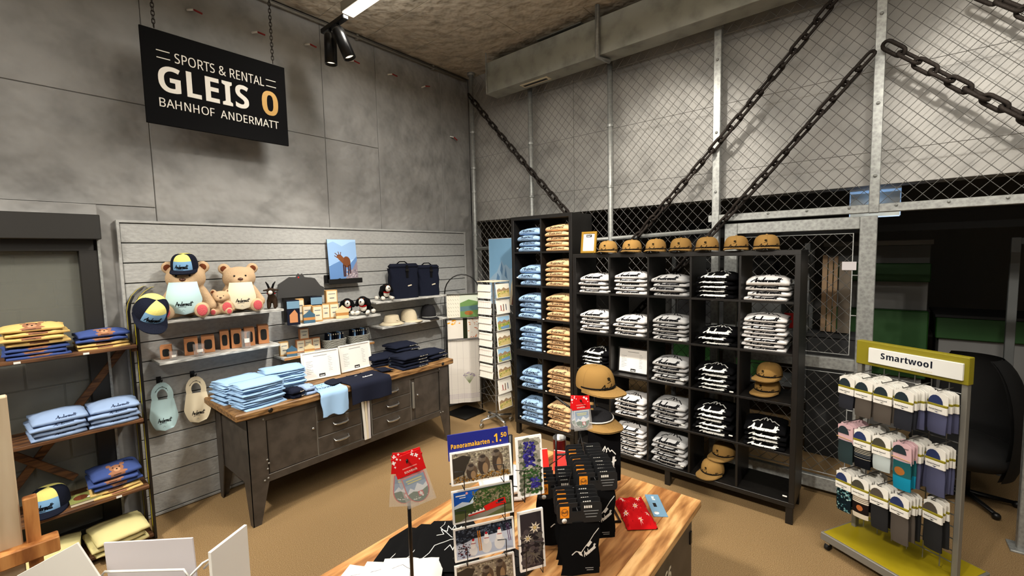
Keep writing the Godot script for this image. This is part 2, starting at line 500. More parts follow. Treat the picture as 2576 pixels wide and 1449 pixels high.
func setup_camera_and_light():
	var cam := Camera3D.new()
	cam.name = "camera"
	add_child(cam)
	cam.position = CAM
	cam.basis = CB
	cam.fov = 2.0 * rad_to_deg(atan(724.5 / FL))
	cam.near = 0.05
	cam.current = true
	var we := WorldEnvironment.new()
	we.name = "world"
	var e := Environment.new()
	e.background_mode = Environment.BG_COLOR
	e.background_color = Color(0, 0, 0)
	e.tonemap_mode = Environment.TONE_MAPPER_LINEAR
	e.tonemap_exposure = 0.40
	e.sdfgi_enabled = true
	e.ssao_enabled = true
	e.ssil_enabled = true
	we.environment = e
	add_child(we)
	# linear lights along x and the twin spots under them
	linear_light(-3.345, 2.0, -2.005, "long linear light hung from the concrete ceiling above the workbench", 36.0)
	linear_light(-3.345, 2.0, 1.2, "long linear light parallel to the one above the workbench, farther from the fence", 30.0)
	twin_spot(Vector3(-3.54, 3.90, -1.985), "black twin spotlight at the wall end of the linear light", [[Vector3(-3.6, 0, -1.9), 4.0, 34.0], [Vector3(-2.6, 0.6, -2.9), 6.0, 30.0]])
	twin_spot(Vector3(-1.9, 3.86, -2.005), "black twin spotlight aimed at the grey slatted wall", [[Vector3(-4.18, 1.4, -1.2), 9.0, 31.0], [Vector3(-4.0, 1.0, -2.7), 11.0, 31.0]])
	twin_spot(Vector3(-1.2, 3.86, -2.005), "black twin spotlight aimed at the fence and the tall bookcase", [[Vector3(-1.45, 2.75, -4.22), 10.0, 24.0], [Vector3(-2.7, 1.1, -3.6), 20.0, 30.0]])
	twin_spot(Vector3(0.5, 3.86, -2.005), "black twin spotlight aimed at the sock rack and the fence beyond it", [[Vector3(0.75, 2.75, -4.22), 11.0, 26.0], [Vector3(0.0, 0.7, -3.2), 4.0, 22.0]])
	twin_spot(Vector3(-1.0, 3.86, 1.2), "black twin spotlight aimed at the wooden table and the wide shelf", [[Vector3(-0.9, 0.9, -1.2), 14.0, 26.0], [Vector3(-1.4, 1.0, -3.4), 27.0, 24.0]])
	twin_spot(Vector3(-2.6, 3.86, 1.2), "black twin spotlight aimed at the ski shelf", [[Vector3(-3.9, 1.0, -0.3), 15.0, 28.0], [Vector3(-2.6, 0.0, -1.6), 14.0, 32.0]])
func panels_yz(parent, called, x, z0, z1, y0, y1, th, mat):
	# one panel of the left wall, its face at x
	var g = 0.004
	part_box(called, parent, Vector3(x - th / 2, (y0 + y1) / 2, (z0 + z1) / 2), Vector3(th, y1 - y0 - g, z1 - z0 - g), mat, 0.003)

func build_room():
	var f = struct("floor", "speckled tan cork floor")
	part_box("floor_slab", f, Vector3(-0.9, -0.1, -0.61), Vector3(8.6, 0.2, 7.62), "floor")
	part_box("store_slab", f, Vector3(-0.9, -0.1, -6.81), Vector3(8.6, 0.2, 4.78), "floor")
	# ceiling of board-marked concrete, staggered panels
	var c = struct("ceiling", "board-marked concrete ceiling")
	part_box("ceiling_slab", c, Vector3(-0.9, 4.37, -0.6), Vector3(7.4, 0.2, 7.6), "ceiling_concrete")
	var zi = 0
	var z = 3.0
	while z > -4.2:
		var z2 = maxf(z - 0.52, -4.22)
		var x = -4.2 - (1.1 if zi % 2 else 0.3)
		while x < 2.6:
			var xa = maxf(x, -4.2)
			var xb = minf(x + 1.55, 2.6)
			if xb - xa > 0.05:
				part_box("ceiling_panel", c, Vector3((xa + xb) / 2, 4.26, (z + z2) / 2), Vector3(xb - xa - 0.005, 0.024, z - z2 - 0.005), "ceiling_concrete", 0.002)
			x += 1.55
		z = z2
		zi += 1
	# left wall of cast panels with a glazed door
	var w = struct("wall_left", "cast grey concrete wall with panel seams")
	part_box("wall_core", w, Vector3(-4.34, 3.30, -0.6), Vector3(0.24, 1.9, 7.24), "concrete")
	part_box("wall_core", w, Vector3(-4.34, 1.18, -2.36), Vector3(0.24, 2.36, 3.72), "concrete")
	part_box("wall_core", w, Vector3(-4.34, 1.18, 1.9), Vector3(0.24, 2.36, 2.2), "concrete")
	for q in [[-0.85, 3.0, 3.11, 4.25], [-0.85, 3.0, 2.36, 3.11], [-0.85, -0.50, 0.0, 2.36], [0.8, 3.0, 0.0, 2.36], [-2.22, -0.85, 3.13, 4.25], [-2.22, -0.85, 0.0, 3.13], [-2.82, -2.22, 3.13, 4.25], [-2.82, -2.22, 0.0, 3.13], [-3.74, -2.82, 0.0, 4.25], [-4.22, -3.74, 0.0, 4.25]]:
		panels_yz(w, "concrete_panel", -4.21, q[0], q[1], q[2], q[3], 0.012, "concrete")
	# the wall board above the fence, concrete hung from the ceiling
	var bk = struct("wall_back", "pale fibre-cement wall boards behind the fence")
	part_box("wall_core", bk, Vector3(-0.8, 3.33, -4.33), Vector3(6.9, 1.86, 0.18), "concrete_dark")
	for q in [[-4.20, -2.6], [-2.6, -0.05], [-0.05, 2.6]]:
		part_box("wall_board", bk, Vector3((q[0] + q[1]) / 2, 3.33, -4.228), Vector3(q[1] - q[0] - 0.003, 1.86, 0.016), "board", 0.002)
	# unseen sides that close the shop
	var wr = struct("wall_right", "concrete wall on the side of the fence opening")
	part_box("wall_core", wr, Vector3(2.7, 2.13, -0.6), Vector3(0.2, 4.26, 7.4), "concrete")
	var wf = struct("wall_front", "concrete wall opposite the fence")
	part_box("wall_core", wf, Vector3(-0.9, 2.13, 3.1), Vector3(7.4, 4.26, 0.2), "concrete")
	# the unlit room beyond the fence
	var wd = struct("wall_store", "dark walls of the unlit store beyond the fence")
	part_box("wall_core", wd, Vector3(-0.9, 1.5, -9.1), Vector3(8.6, 3.2, 0.2), "dark_room")
	part_box("wall_core", wd, Vector3(-5.1, 1.5, -6.7), Vector3(0.2, 3.2, 5.0), "dark_room")
	part_box("wall_core", wd, Vector3(3.3, 1.5, -6.7), Vector3(0.2, 3.2, 5.0), "dark_room")
	part_box("wall_core", wd, Vector3(-0.9, 3.1, -6.7), Vector3(8.6, 0.2, 4.9), "dark_room")
	part_box("wall_core", wd, Vector3(-4.66, 1.5, -4.32), Vector3(0.9, 3.0, 0.16), "dark_room")
	part_box("wall_core", wd, Vector3(2.95, 1.5, -4.32), Vector3(0.9, 3.0, 0.16), "dark_room")
	# door in the left wall: dark frame, shutter box, pane, and the blockwork of the lobby seen through it
	var d = struct("door_1", "dark framed glazed door with a shutter box above it")
	part_box("lintel", d, Vector3(-4.17, 2.315, 0.16), Vector3(0.09, 0.075, 1.34), "concrete", 0.004)
	part_box("shutter_box", d, Vector3(-4.14, 2.195, 0.16), Vector3(0.16, 0.165, 1.345), "door_frame", 0.004)
	part_box("frame_bar", d, Vector3(-4.20, 2.075, 0.16), Vector3(0.10, 0.08, 1.28), "door_frame", 0.003)
	for zz in [-0.452, 0.772]:
		part_box("frame_post", d, Vector3(-4.20, 1.04, zz), Vector3(0.10, 2.0, 0.10), "door_frame", 0.003)
		part_box("guide_rail", d, Vector3(-4.165, 1.06, zz + (-0.052 if zz < 0 else 0.052)), Vector3(0.05, 2.11, 0.014), "galv")
	part_box("frame_bar", d, Vector3(-4.20, 0.06, 0.16), Vector3(0.10, 0.12, 1.28), "door_frame", 0.003)
	part_box("pane", d, Vector3(-4.215, 1.08, 0.16), Vector3(0.01, 1.95, 1.14), "pane")
	var lb = struct("wall_lobby", "grey concrete blockwork seen through the glazed door")
	part_box("wall_core", lb, Vector3(-4.90, 1.3, 0.16), Vector3(0.1, 2.7, 2.4), "concrete_dark")
	part_box("wall_core", lb, Vector3(-4.66, 1.3, -0.78), Vector3(0.4, 2.7, 0.06), "concrete_dark")
	part_box("wall_core", lb, Vector3(-4.66, 1.3, 1.1), Vector3(0.4, 2.7, 0.06), "concrete_dark")
	part_box("wall_core", lb, Vector3(-4.68, 2.55, 0.16), Vector3(0.5, 0.1, 2.0), "concrete_dark")
	part_box("wall_core", lb, Vector3(-4.68, -0.05, 0.16), Vector3(0.5, 0.1, 2.0), "concrete_dark")
	for r in 12:
		var y = 0.02 + r * 0.2
		var zz = -0.72 - (0.2 if r % 2 else 0.0)
		while zz < 1.05:
			var a = maxf(zz, -0.72)
			var b2 = minf(zz + 0.4, 1.05)
			if b2 - a > 0.06:
				part_box("block", lb, Vector3(-4.84 + 0.004 * ((r * 3 + int(zz * 9)) % 3), y + 0.1, (a + b2) / 2), Vector3(0.03, 0.188, b2 - a - 0.012), "concrete", 0.004)
			zz += 0.4
	# slatted wall cladding: frame and planks with shadow gaps
	var s = thing("slat_wall", "grey washed wooden slat wall panel behind the workbench", "wall panel")
	part_box("backing", s, Vector3(-4.199, 1.125, -2.333), Vector3(0.014, 2.24, 3.43), "dark_grey")
	var y0 = 0.0
	var tops = [0.03, 0.177, 0.324, 0.471, 0.618, 0.765, 0.912, 1.06, 1.207, 1.354, 1.502, 1.65, 1.798, 1.946, 2.092, 2.236]
	var prev = 0.002
	for ty in tops:
		part_box("slat", s, Vector3(-4.188, (prev + ty) / 2, -2.333), Vector3(0.016, ty - prev - 0.007, 3.41), "slat", 0.003)
		prev = ty
	part_box("frame_trim", s, Vector3(-4.187, 2.247, -2.333), Vector3(0.034, 0.018, 3.45), "slat", 0.002)
	part_box("frame_trim", s, Vector3(-4.187, 1.12, -0.617), Vector3(0.034, 2.24, 0.018), "slat", 0.002)
	part_box("frame_trim", s, Vector3(-4.187, 1.12, -4.049), Vector3(0.034, 2.24, 0.018), "slat", 0.002)
	# conduit in the wall and ceiling corner
	var cd = thing("conduit", "grey conduit running along the wall just below the ceiling", "conduit", Vector3(-4.17, 4.205, -0.6))
	obj("pipe", MB.new().soft().tube([Vector3(0, 0, 3.4), Vector3(0, 0, -3.55)], 0.016, 8), "rack_grey", cd)
	for k in 7: part_box("pipe_clip", cd, Vector3(-0.012, 0.0, 3.0 - k), Vector3(0.05, 0.05, 0.025), "rack_grey", 0.004)
	# formwork tie pins left in the wall
	var pins = [[487, 31, 0.0], [647, 86, 0.1], [778, 116, 0.0], [888, 157, 0.0], [984, 190, 0.05], [1067, 219, 0.4], [1138, 348, -0.35]]
	var k2 = 0
	for q in pins:
		var p = ox(q[0], q[1], -4.205)
		var t = thing("wall_pin", "red and white tie pin in the concrete wall, %s along from the hanging sign" % ordinal(k2), "pin", p, rx(q[2]), "tie pins in the concrete wall")
		obj("white_tip", MB.new().soft().tube([Vector3(0.0, 0, 0.045), Vector3(0.035, 0.004, 0.01)], 0.008, 6), "white_plastic", t)
		obj("red_tip", MB.new().soft().tube([Vector3(0.035, 0.004, 0.01), Vector3(0.05, -0.012, -0.045)], 0.007, 6), "red_plastic", t)
		k2 += 1
	build_fence()

func link_mesh(L: float, W: float, r: float) -> ArrayMesh:
	var pts = []
	var h = L / 2 - W / 2
	for i in 7:
		var a = -PI / 2 + PI * i / 6.0
		pts.append(Vector3(cos(a) * W / 2 + h, sin(a) * W / 2, 0))
	for i in 7:
		var a = PI / 2 + PI * i / 6.0
		pts.append(Vector3(cos(a) * W / 2 - h, sin(a) * W / 2, 0))
	return MB.new().soft().tube(pts, r, 6, true).done()

func iron_chain(label: String, a: Vector3, b: Vector3, pitch: float, L: float, W: float, r: float, sag := 0.0, group := "", mat := "chain_iron", called := "iron_chain"):
	var t = thing(called, label, "chain", a, Basis(), group)
	var key = "lk%s%s%s" % [L, W, r]
	if not cache.has(key): cache[key] = link_mesh(L, W, r)
	var n = int(a.distance_to(b) / pitch)
	var d = (b - a) / n
	var x = d.normalized()
	var zc = Vector3.BACK if absf(x.z) < 0.7 else Vector3.RIGHT
	var y = zc.cross(x).normalized()
	var z = x.cross(y)
	for i in n:
		var f = (i + 0.5) / n
		var p = d * (i + 0.5) + Vector3(0, -sag * 4.0 * f * (1.0 - f), 0)
		var tw = (0.62 if i % 2 == 0 else -0.95) + 0.16 * sin(i * 2.3)
		var bb = Basis(x, y, z) * Basis(Vector3.RIGHT, tw)
		obj("link", cache[key], mat, t, p, bb)
	return t

func mesh_panel(x0, x1, y0, y1, z) -> MB:
	# woven wire: two families of bars clipped to the panel, woven by small offsets
	var m = MB.new()
	var pw = 0.089
	var slope = 1.1
	for fam in 2:
		var s = slope if fam == 0 else -slope
		var c0 = (y0 - s * x1) if s > 0 else (y0 - s * x0)
		var c1 = (y1 - s * x0) if s > 0 else (y1 - s * x1)
		var step = pw * slope
		var k = ceil(c0 / step)
		while k * step < c1:
			var c = k * step
			var xa = x0
			var xb = x1
			var xs = [(y0 - c) / s, (y1 - c) / s]
			xs.sort()
			xa = maxf(xa, xs[0]); xb = minf(xb, xs[1])
			if xb - xa > 0.01:
				var dz = 0.002 if fam == 0 else -0.002
				m.tube([Vector3(xa, s * xa + c, z + dz), Vector3(xb, s * xb + c, z + dz)], 0.0019, 4)
			k += 1
	return m

func build_fence():
	var t = thing("chain_link_fence", "galvanised chain-link fence with round posts up to the ceiling", "fence", Vector3.ZERO)
	for x in [-4.03, -3.1, -2.1]:
		obj("post", MB.new().soft().tube([Vector3(x, 0, -4.1), Vector3(x, 4.25, -4.1)], 0.027, 12), "galv", t)
		obj("flange", MB.new().soft().tube([Vector3(x, 4.22, -4.1), Vector3(x, 4.248, -4.1)], 0.05, 12), "galv", t)
		for y in ([2.75, 3.05, 2.2, 3.5] if x < -4 else [2.6, 3.2]):
			obj("clamp", MB.new().tube([Vector3(x, y, -4.1), Vector3(x, y + 0.025, -4.1)], 0.034, 10), "galv", t)
	# flat bars
	for q in [[-1.09, 0.0, 4.25], [-0.03, 2.19, 4.25], [0.98, 0.0, 4.25]]:
		part_box("flat_post", t, Vector3(q[0], (q[1] + q[2]) / 2, -4.1), Vector3(0.06, q[2] - q[1], 0.06), "galv", 0.004)
		for y in [2.45, 2.95, 3.55, 3.95]:
			obj("bolt", MB.new().ball(Vector3(q[0], y, -4.068), 0.012, 8, 5), "galv", t)
	part_box("rail", t, Vector3(0.20, 2.222, -4.1), Vector3(2.7, 0.06, 0.05), "galv", 0.004)
	for k in 9: obj("bolt", MB.new().ball(Vector3(-0.95 + k * 0.26, 2.235, -4.074), 0.010, 8, 5), "galv", t)
	obj("rail_pipe", MB.new().soft().tube([Vector3(-4.03, 2.03, -4.1), Vector3(-1.09, 2.12, -4.1)], 0.021, 10), "galv", t)
	for q in [[-4.0, -3.13, 0.03], [-3.07, -2.13, 0.03], [-2.07, -1.12, 0.03], [-1.06, -0.06, 2.22], [0.0, 0.95, 2.22]]:
		var o = obj("wire_mesh", mesh_panel(q[0], q[1], q[2], 4.2, -4.1), "wire", t)
		o.set_meta("kind", "stuff")
	for y in [2.62, 3.18, 3.75]:
		obj("tension_wire", MB.new().tube([Vector3(-4.0, y, -4.096), Vector3(0.98, y, -4.096)], 0.0022, 4), "wire", t)
	# gate: welded frame, mesh infill on a thin rod frame, middle rail
	var g = thing("fence_gate", "galvanised steel gate with chain-link infill beside the sock rack", "gate", Vector3(-0.53, 0, -4.1))
	part_box("gate_stile", g, Vector3(-0.435, 1.09, 0), Vector3(0.10, 2.16, 0.05), "galv", 0.004)
	part_box("gate_stile", g, Vector3(0.475, 1.09, 0), Vector3(0.10, 2.16, 0.05), "galv", 0.004)
	part_box("gate_rail", g, Vector3(0.02, 2.125, 0), Vector3(0.81, 0.09, 0.05), "galv", 0.004)
	part_box("gate_rail", g, Vector3(0.02, 1.065, 0), Vector3(0.81, 0.09, 0.05), "galv", 0.004)
	part_box("gate_rail", g, Vector3(0.02, 0.10, 0), Vector3(0.81, 0.10, 0.05), "galv", 0.004)
	for q in [[1.14, 2.05], [0.18, 0.99]]:
		obj("rod_frame", MB.new().soft().tube([Vector3(-0.35, q[0], 0), Vector3(0.39, q[0], 0), Vector3(0.39, q[1], 0), Vector3(-0.35, q[1], 0)], 0.005, 6, true), "galv", g)
		for y in [0.33, 0.66]:
			obj("weld_tab", MB.new().tube([Vector3(0.39, lerpf(q[0], q[1], y), 0), Vector3(0.43, lerpf(q[0], q[1], y), 0)], 0.004, 5), "galv", g)
		var o = obj("wire_mesh", mesh_panel(-0.35, 0.39, q[0], q[1], 0.0), "wire", g)
		o.set_meta("kind", "stuff")
	var gp = thing("gate_post", "galvanised post at the open side of the fence doorway", "post", Vector3(0.79, 0, -4.1))
	part_box("post", gp, Vector3(0, 1.095, 0), Vector3(0.09, 2.19, 0.06), "galv", 0.004)
	part_box("foot_plate", gp, Vector3(0, 0.006, 0), Vector3(0.16, 0.012, 0.14), "galv", 0.002)
	# heavy chains across the fence
	var grp = "heavy rusty chains across the fence"
	iron_chain("dark iron chain from the corner post down behind the tall bookcase", Vector3(-4.0, 3.95, -4.02), Vector3(-2.36, 2.17, -4.02), 0.104, 0.140, 0.052, 0.0115, 0.03, grp)
	iron_chain("dark iron chain running under the ceiling duct down behind the brown caps", Vector3(-0.25, 3.77, -4.02), Vector3(-1.98, 1.90, -4.02), 0.104, 0.140, 0.052, 0.0115, 0.04, grp)
	iron_chain("dark iron chain from the knot on the flat post down to the gate stile", Vector3(-0.075, 3.285, -4.02), Vector3(-2.05, 1.09, -4.02), 0.104, 0.140, 0.052, 0.0115, 0.05, grp)
	iron_chain("dark iron chain from the knot on the flat post away over the fence doorway", Vector3(0.0, 3.32, -4.015), Vector3(0.96, 2.43, -4.0), 0.106, 0.145, 0.058, 0.0125, 0.03, grp)
	iron_chain("dark iron chain high above the fence doorway, under the duct", Vector3(0.42, 3.50, -4.02), Vector3(0.96, 3.0, -4.0), 0.106, 0.145, 0.058, 0.0125, 0.01, grp)
	# ventilation duct hung in front of the fence
	var d = thing("air_duct", "long grey sheet metal air duct hung below the ceiling along the fence", "duct", Vector3(-3.535, 3.80, -3.9))
	part_box("duct_body", d, Vector3(2.9, 0.17, -0.03), Vector3(5.8, 0.34, 0.2), "duct", 0.003)
	for q in [[0.62, 0.30], [3.4, 0.30]]:
		part_box("outlet_frame", d, Vector3(q[0] + 0.02, -0.003, -0.03), Vector3(0.36, 0.008, 0.09), "label_cream", 0.002)
		part_box("outlet_slot", d, Vector3(q[0] + 0.02, -0.006, -0.03), Vector3(0.31, 0.006, 0.035), "dark_grey")
	for x in [0.03, 2.9]:
		obj("hanger_rod", MB.new().tube([Vector3(x, 0.0, 0.085), Vector3(x, 0.445, 0.085)], 0.006, 6), "galv", d)
	obj("hanger", MB.new().soft().tube([Vector3(1.46, 0.44, 0.095), Vector3(1.46, -0.025, 0.095), Vector3(1.50, -0.025, -0.06)], 0.022, 10), "galv", d)
	var av = thing("ceiling_vent", "dark slotted vent in the ceiling behind the air duct", "vent", Vector3(-2.62, 4.243, -4.02))
	part_box("vent_frame", av, Vector3.ZERO, Vector3(0.55, 0.012, 0.12), "rack_grey", 0.002)
	part_box("vent_slot", av, Vector3(0, -0.006, 0), Vector3(0.5, 0.006, 0.06), "black_plastic")
# ---------- flat prints drawn into images (x right, y down, 0..1)
class Pt:
	var im: Image
	var w: int
	var h: int
	func _init(ww, hh, bg):
		w = ww; h = hh
		im = Image.create(w, h, false, Image.FORMAT_RGB8)
		im.fill(bg)
	func span(y, xa, xb, c):
		if y < 0 or y >= h: return
		var a = clampi(int(round(xa)), 0, w)
		var b = clampi(int(round(xb)), 0, w)
		if b > a: im.fill_rect(Rect2i(a, y, b - a, 1), c)
	func poly(pts, c):
		var p = []
		var lo = 1e9
		var hi = -1e9
		for q in pts:
			var s = Vector2(q[0] * w, q[1] * h)
			p.append(s)
			lo = minf(lo, s.y); hi = maxf(hi, s.y)
		for y in range(maxi(0, int(lo)), mini(h, int(hi) + 1)):
			var yy = y + 0.5
			var xs = []
			for i in p.size():
				var a = p[i]
				var b = p[(i + 1) % p.size()]
				if (a.y <= yy) != (b.y <= yy): xs.append(a.x + (yy - a.y) / (b.y - a.y) * (b.x - a.x))
			xs.sort()
			for i in range(0, xs.size() - 1, 2): span(y, xs[i], xs[i + 1], c)
		return self
	func rect(x, y, ww, hh, c):
		im.fill_rect(Rect2i(int(x * w), int(y * h), maxi(1, int(ww * w)), maxi(1, int(hh * h))), c)
		return self
	func ell(cx, cy, a, b, c):
		var X = cx * w
		var Y = cy * h
		var B = b * h
		for y in range(int(Y - B), int(Y + B) + 1):
			var k = 1.0 - pow((y + 0.5 - Y) / B, 2)
			if k > 0: span(y, X - a * w * sqrt(k), X + a * w * sqrt(k), c)
		return self
	# stroke along points, width in pixels
	func line(pts, wd, c):
		for i in pts.size():
			var a = Vector2(pts[i][0] * w, pts[i][1] * h)
			ell(pts[i][0], pts[i][1], wd * 0.5 / w, wd * 0.5 / h, c)
			if i + 1 < pts.size():
				var b = Vector2(pts[i + 1][0] * w, pts[i + 1][1] * h)
				var n = (b - a).orthogonal().normalized() * wd * 0.5
				poly([[(a + n).x / w, (a + n).y / h], [(b + n).x / w, (b + n).y / h], [(b - n).x / w, (b - n).y / h], [(a - n).x / w, (a - n).y / h]], c)
		return self
	func specks(k, cols, x, y, ww, hh, sz, sd):
		var g := RandomNumberGenerator.new()
		g.seed = sd
		for i in k:
			var s = g.randf_range(0.4, 1.0) * sz
			ell(x + g.randf() * ww, y + g.randf() * hh, s * float(h) / w, s * g.randf_range(0.5, 1.0), cols[g.randi() % cols.size()])
		return self
	func tex() -> ImageTexture: return ImageTexture.create_from_image(im)

const SCRIPT := [[[0, 0], [0.5, 1.0], [0.95, 2.0], [1.15, 1.0], [1.25, 0]], [[0.1, 0.65], [0.7, 0.8], [1.3, 0.75]], [[1.5, 1], [1.5, 0], [1.6, 0.6], [1.85, 1], [2.05, 0.85], [2.1, 0.1], [2.3, 0.1]], [[3.0, 0.9], [2.65, 0.95], [2.45, 0.45], [2.65, 0], [3.0, 0.4]], [[3.15, 2], [3.0, 0.4], [3.12, 0], [3.4, 0.4]], [[3.4, 0.45], [3.85, 0.65], [3.72, 1], [3.5, 0.9], [3.4, 0.4], [3.6, 0], [4.0, 0.25], [4.2, 1], [4.22, 0], [4.3, 0.6], [4.5, 0.95], [4.7, 0.9]], [[4.85, 1], [4.85, 0], [4.95, 0.6], [5.15, 1], [5.27, 0.8], [5.27, 0], [5.35, 0.6], [5.55, 1], [5.7, 0.8], [5.75, 0.05]], [[6.5, 0.9], [6.1, 1], [5.95, 0.4], [6.15, 0], [6.5, 0.5], [6.55, 1], [6.5, 0.25], [6.7, 0.05]], [[7.05, 1.9], [6.95, 0.2], [7.1, 0], [7.25, 0.15]], [[7.55, 1.9], [7.45, 0.2], [7.6, 0], [7.85, 0.2]], [[6.75, 1.2], [7.4, 1.3], [8.1, 1.4]]]
const SWASH := [[0.9, -0.75], [2.2, -0.45], [3.6, -0.4], [5.2, -0.55]]
const PEAKS := [[0.3, 2.4], [1.6, 2.9], [2.2, 2.75], [3.5, 3.8], [4.2, 3.2], [4.7, 3.5], [5.6, 2.9], [6.2, 3.1], [7.8, 2.4]]
# the handwritten word at (x, y) = its left end on the base line, s = height of a small letter as part of the image height
func word(p: Pt, x, y, s, wd, c, swash := true, peaks := false, tilt := 0.0, wide := 1.0):
	var asp = float(p.h) / p.w
	var put = func(q):
		var X = q[0] * 0.95 * wide + q[1] * 0.18
		var Y = q[1]
		return [x + (X * cos(tilt) - Y * sin(tilt)) * s * asp, y - (Y * cos(tilt) + X * sin(tilt)) * s]
	for st in SCRIPT: p.line(st.map(put), wd, c)
	if swash: p.line(SWASH.map(put), wd * 0.7, c)
	if peaks:
		p.line(PEAKS.map(put), wd * 0.6, c)
		for q in [[[3.3, 3.6], [3.55, 3.7], [3.45, 3.0], [3.2, 2.85]], [[4.0, 3.3], [4.4, 3.35], [4.5, 2.9], [4.1, 2.8]]]: p.poly(q.map(put), c)
func lines(p: Pt, x, y, ww, n, dy, c, sd := 1, thick := 0.012):
	for i in n: p.rect(x, y + i * dy, ww * (0.6 + 0.4 * absf(sin(i * 2.1 + sd))), thick, c)
func mimg(key, tex, rough := 0.7):
	var m = mk(key, Color(1, 1, 1), rough, 0.0, 0.35)
	m.albedo_texture = tex
	return m
func mcloth(key, tex):
	var m = mimg(key, tex, 0.95)
	m.metallic_specular = 0.2
	return m

const INK := Color(0.05, 0.05, 0.06)
func make_prints():
	# fronts of folded garments: print near the lower edge (the fold), logo peaks above it
	for q in [["hood_blue", Color(0.61, 0.74, 0.89), Color(0.07, 0.08, 0.12)], ["hood_peach", Color(0.88, 0.72, 0.54), Color(0.10, 0.07, 0.06)]]:
		var p = Pt.new(384, 384, q[1])
		word(p, 0.14, 0.80, 0.105, 8.0, q[2], true, true, 0.0, 0.84)
		for i in 5: p.rect(0.56 + i * 0.045, 0.93, 0.025, 0.02, q[2])
		mcloth(q[0], p.tex())
	for q in [["tee_white", Color(0.88, 0.87, 0.86), INK], ["tee_grey", Color(0.70, 0.70, 0.70), INK], ["tee_black", Color(0.035, 0.035, 0.04), Color(0.9, 0.9, 0.88)]]:
		var p = Pt.new(384, 384, q[1])
		if q[0] == "tee_grey": p.specks(900, [Color(0.64, 0.64, 0.64), Color(0.76, 0.76, 0.76)], 0, 0, 1, 1, 0.006, 3)
		word(p, 0.12, 0.76, 0.125, 15.0, q[2], false, true, 0.0, 0.72)
		for i in 5: p.rect(0.55 + i * 0.045, 0.94, 0.03, 0.025, q[2])
		mcloth(q[0], p.tex())
	for q in [["fold_sky", Color(0.60, 0.74, 0.88), Color(0.20, 0.30, 0.45)], ["fold_ice", Color(0.57, 0.66, 0.80), Color(0.16, 0.20, 0.30)], ["fold_navy", Color(0.10, 0.115, 0.17), Color(0.88, 0.86, 0.8)], ["fold_cream", Color(0.84, 0.80, 0.58), Color(0.80, 0.76, 0.53)]]:
		var p = Pt.new(256, 256, q[1])
		if q[0] == "fold_navy": word(p, 0.56, 0.86, 0.05, 6.0, q[2], false)
		elif q[0] == "fold_ice": word(p, 0.40, 0.62, 0.05, 4.0, q[2], false)
		elif q[0] == "fold_sky":
			for i in 4: p.rect(0.66 + i * 0.05, 0.95, 0.03, 0.02, q[2])
		mcloth(q[0], p.tex())
	for q in [["bear_yellow", Color(0.86, 0.73, 0.46)], ["bear_royal", Color(0.25, 0.32, 0.54)]]:
		var p = Pt.new(256, 256, q[1])
		for e in [[0.5, 0.47, 0.15, 0.09], [0.36, 0.38, 0.05, 0.04], [0.64, 0.38, 0.05, 0.04], [0.5, 0.60, 0.20, 0.08]]: p.ell(e[0], e[1], e[2], e[3], Color(0.60, 0.42, 0.32))
		p.ell(0.5, 0.51, 0.07, 0.045, Color(0.74, 0.57, 0.44))
		for e in [[0.43, 0.45], [0.57, 0.45], [0.5, 0.495]]: p.ell(e[0], e[1], 0.018, 0.016, INK)
		p.rect(0.34, 0.66, 0.30, 0.16, Color(0.52, 0.36, 0.27))
		p.rect(0.40, 0.70, 0.16, 0.05, Color(0.16, 0.13, 0.12))
		word(p, 0.68, 0.34, 0.03, 2.5, INK, false)
		mcloth(q[0], p.tex())
	# flat garments
	var p = Pt.new(512, 512, Color(0.60, 0.74, 0.88))
	word(p, 0.12, 0.36, 0.088, 7.0, Color(0.12, 0.16, 0.26), false, true)
	mcloth("flat_sky", p.tex())
	p = Pt.new(512, 512, Color(0.11, 0.125, 0.18))
	word(p, 0.52, 0.34, 0.03, 6.0, Color(0.9, 0.88, 0.84), false)
	p.rect(0.44, 0.1, 0.07, 0.02, Color(0.8, 0.8, 0.8))
	mcloth("flat_navy", p.tex())
	# bibs
	for q in [["bib_blue", Color(0.74, 0.86, 0.88)], ["bib_cream", Color(0.93, 0.89, 0.78)]]:
		p = Pt.new(256, 256, q[1])
		word(p, 0.26, 0.72, 0.065, 5.0, INK, true)
		p.line([[0.42, 0.88], [0.48, 0.84], [0.54, 0.89]], 2.0, Color(0.45, 0.5, 0.52))
		mcloth(q[0], p.tex())
	# cap fronts
	p = Pt.new(256, 128, Color(0.50, 0.68, 0.84))
	word(p, 0.12, 0.66, 0.17, 8.0, INK, true)
	mcloth("cap_patch", p.tex())
	p = Pt.new(512, 256, Color(0.56, 0.435, 0.245))
	for x in [0.02, 0.27, 0.52, 0.77]: p.line([[x, 0.0], [x, 1.0]], 1.5, Color(0.48, 0.37, 0.20))
	word(p, 0.655, 0.92, 0.07, 5.0, Color(0.10, 0.08, 0.05), false)
	p.ell(0.75, 0.62, 0.018, 0.06, Color(0.14, 0.11, 0.06))
	p.line([[0.735, 0.58], [0.765, 0.70], [0.73, 0.74]], 5.0, Color(0.14, 0.11, 0.06))
	mcloth("cap_mustard", p.tex())
	# price lists
	p = Pt.new(256, 192, Color(0.90, 0.89, 0.87))
	p.rect(0.3, 0.12, 0.4, 0.022, grey(0.45))
	lines(p, 0.08, 0.32, 0.2, 8, 0.07, grey(0.4))
	lines(p, 0.72, 0.22, 0.12, 9, 0.07, grey(0.45), 3)
	p.rect(0.42, 0.86, 0.18, 0.12, grey(0.1))
	word(p, 0.44, 0.95, 0.022, 2.0, grey(0.9), false)
	mimg("price_list", p.tex())
	p = Pt.new(192, 256, Color(0.90, 0.88, 0.84))
	p.rect(0.25, 0.05, 0.5, 0.16, grey(0.1))
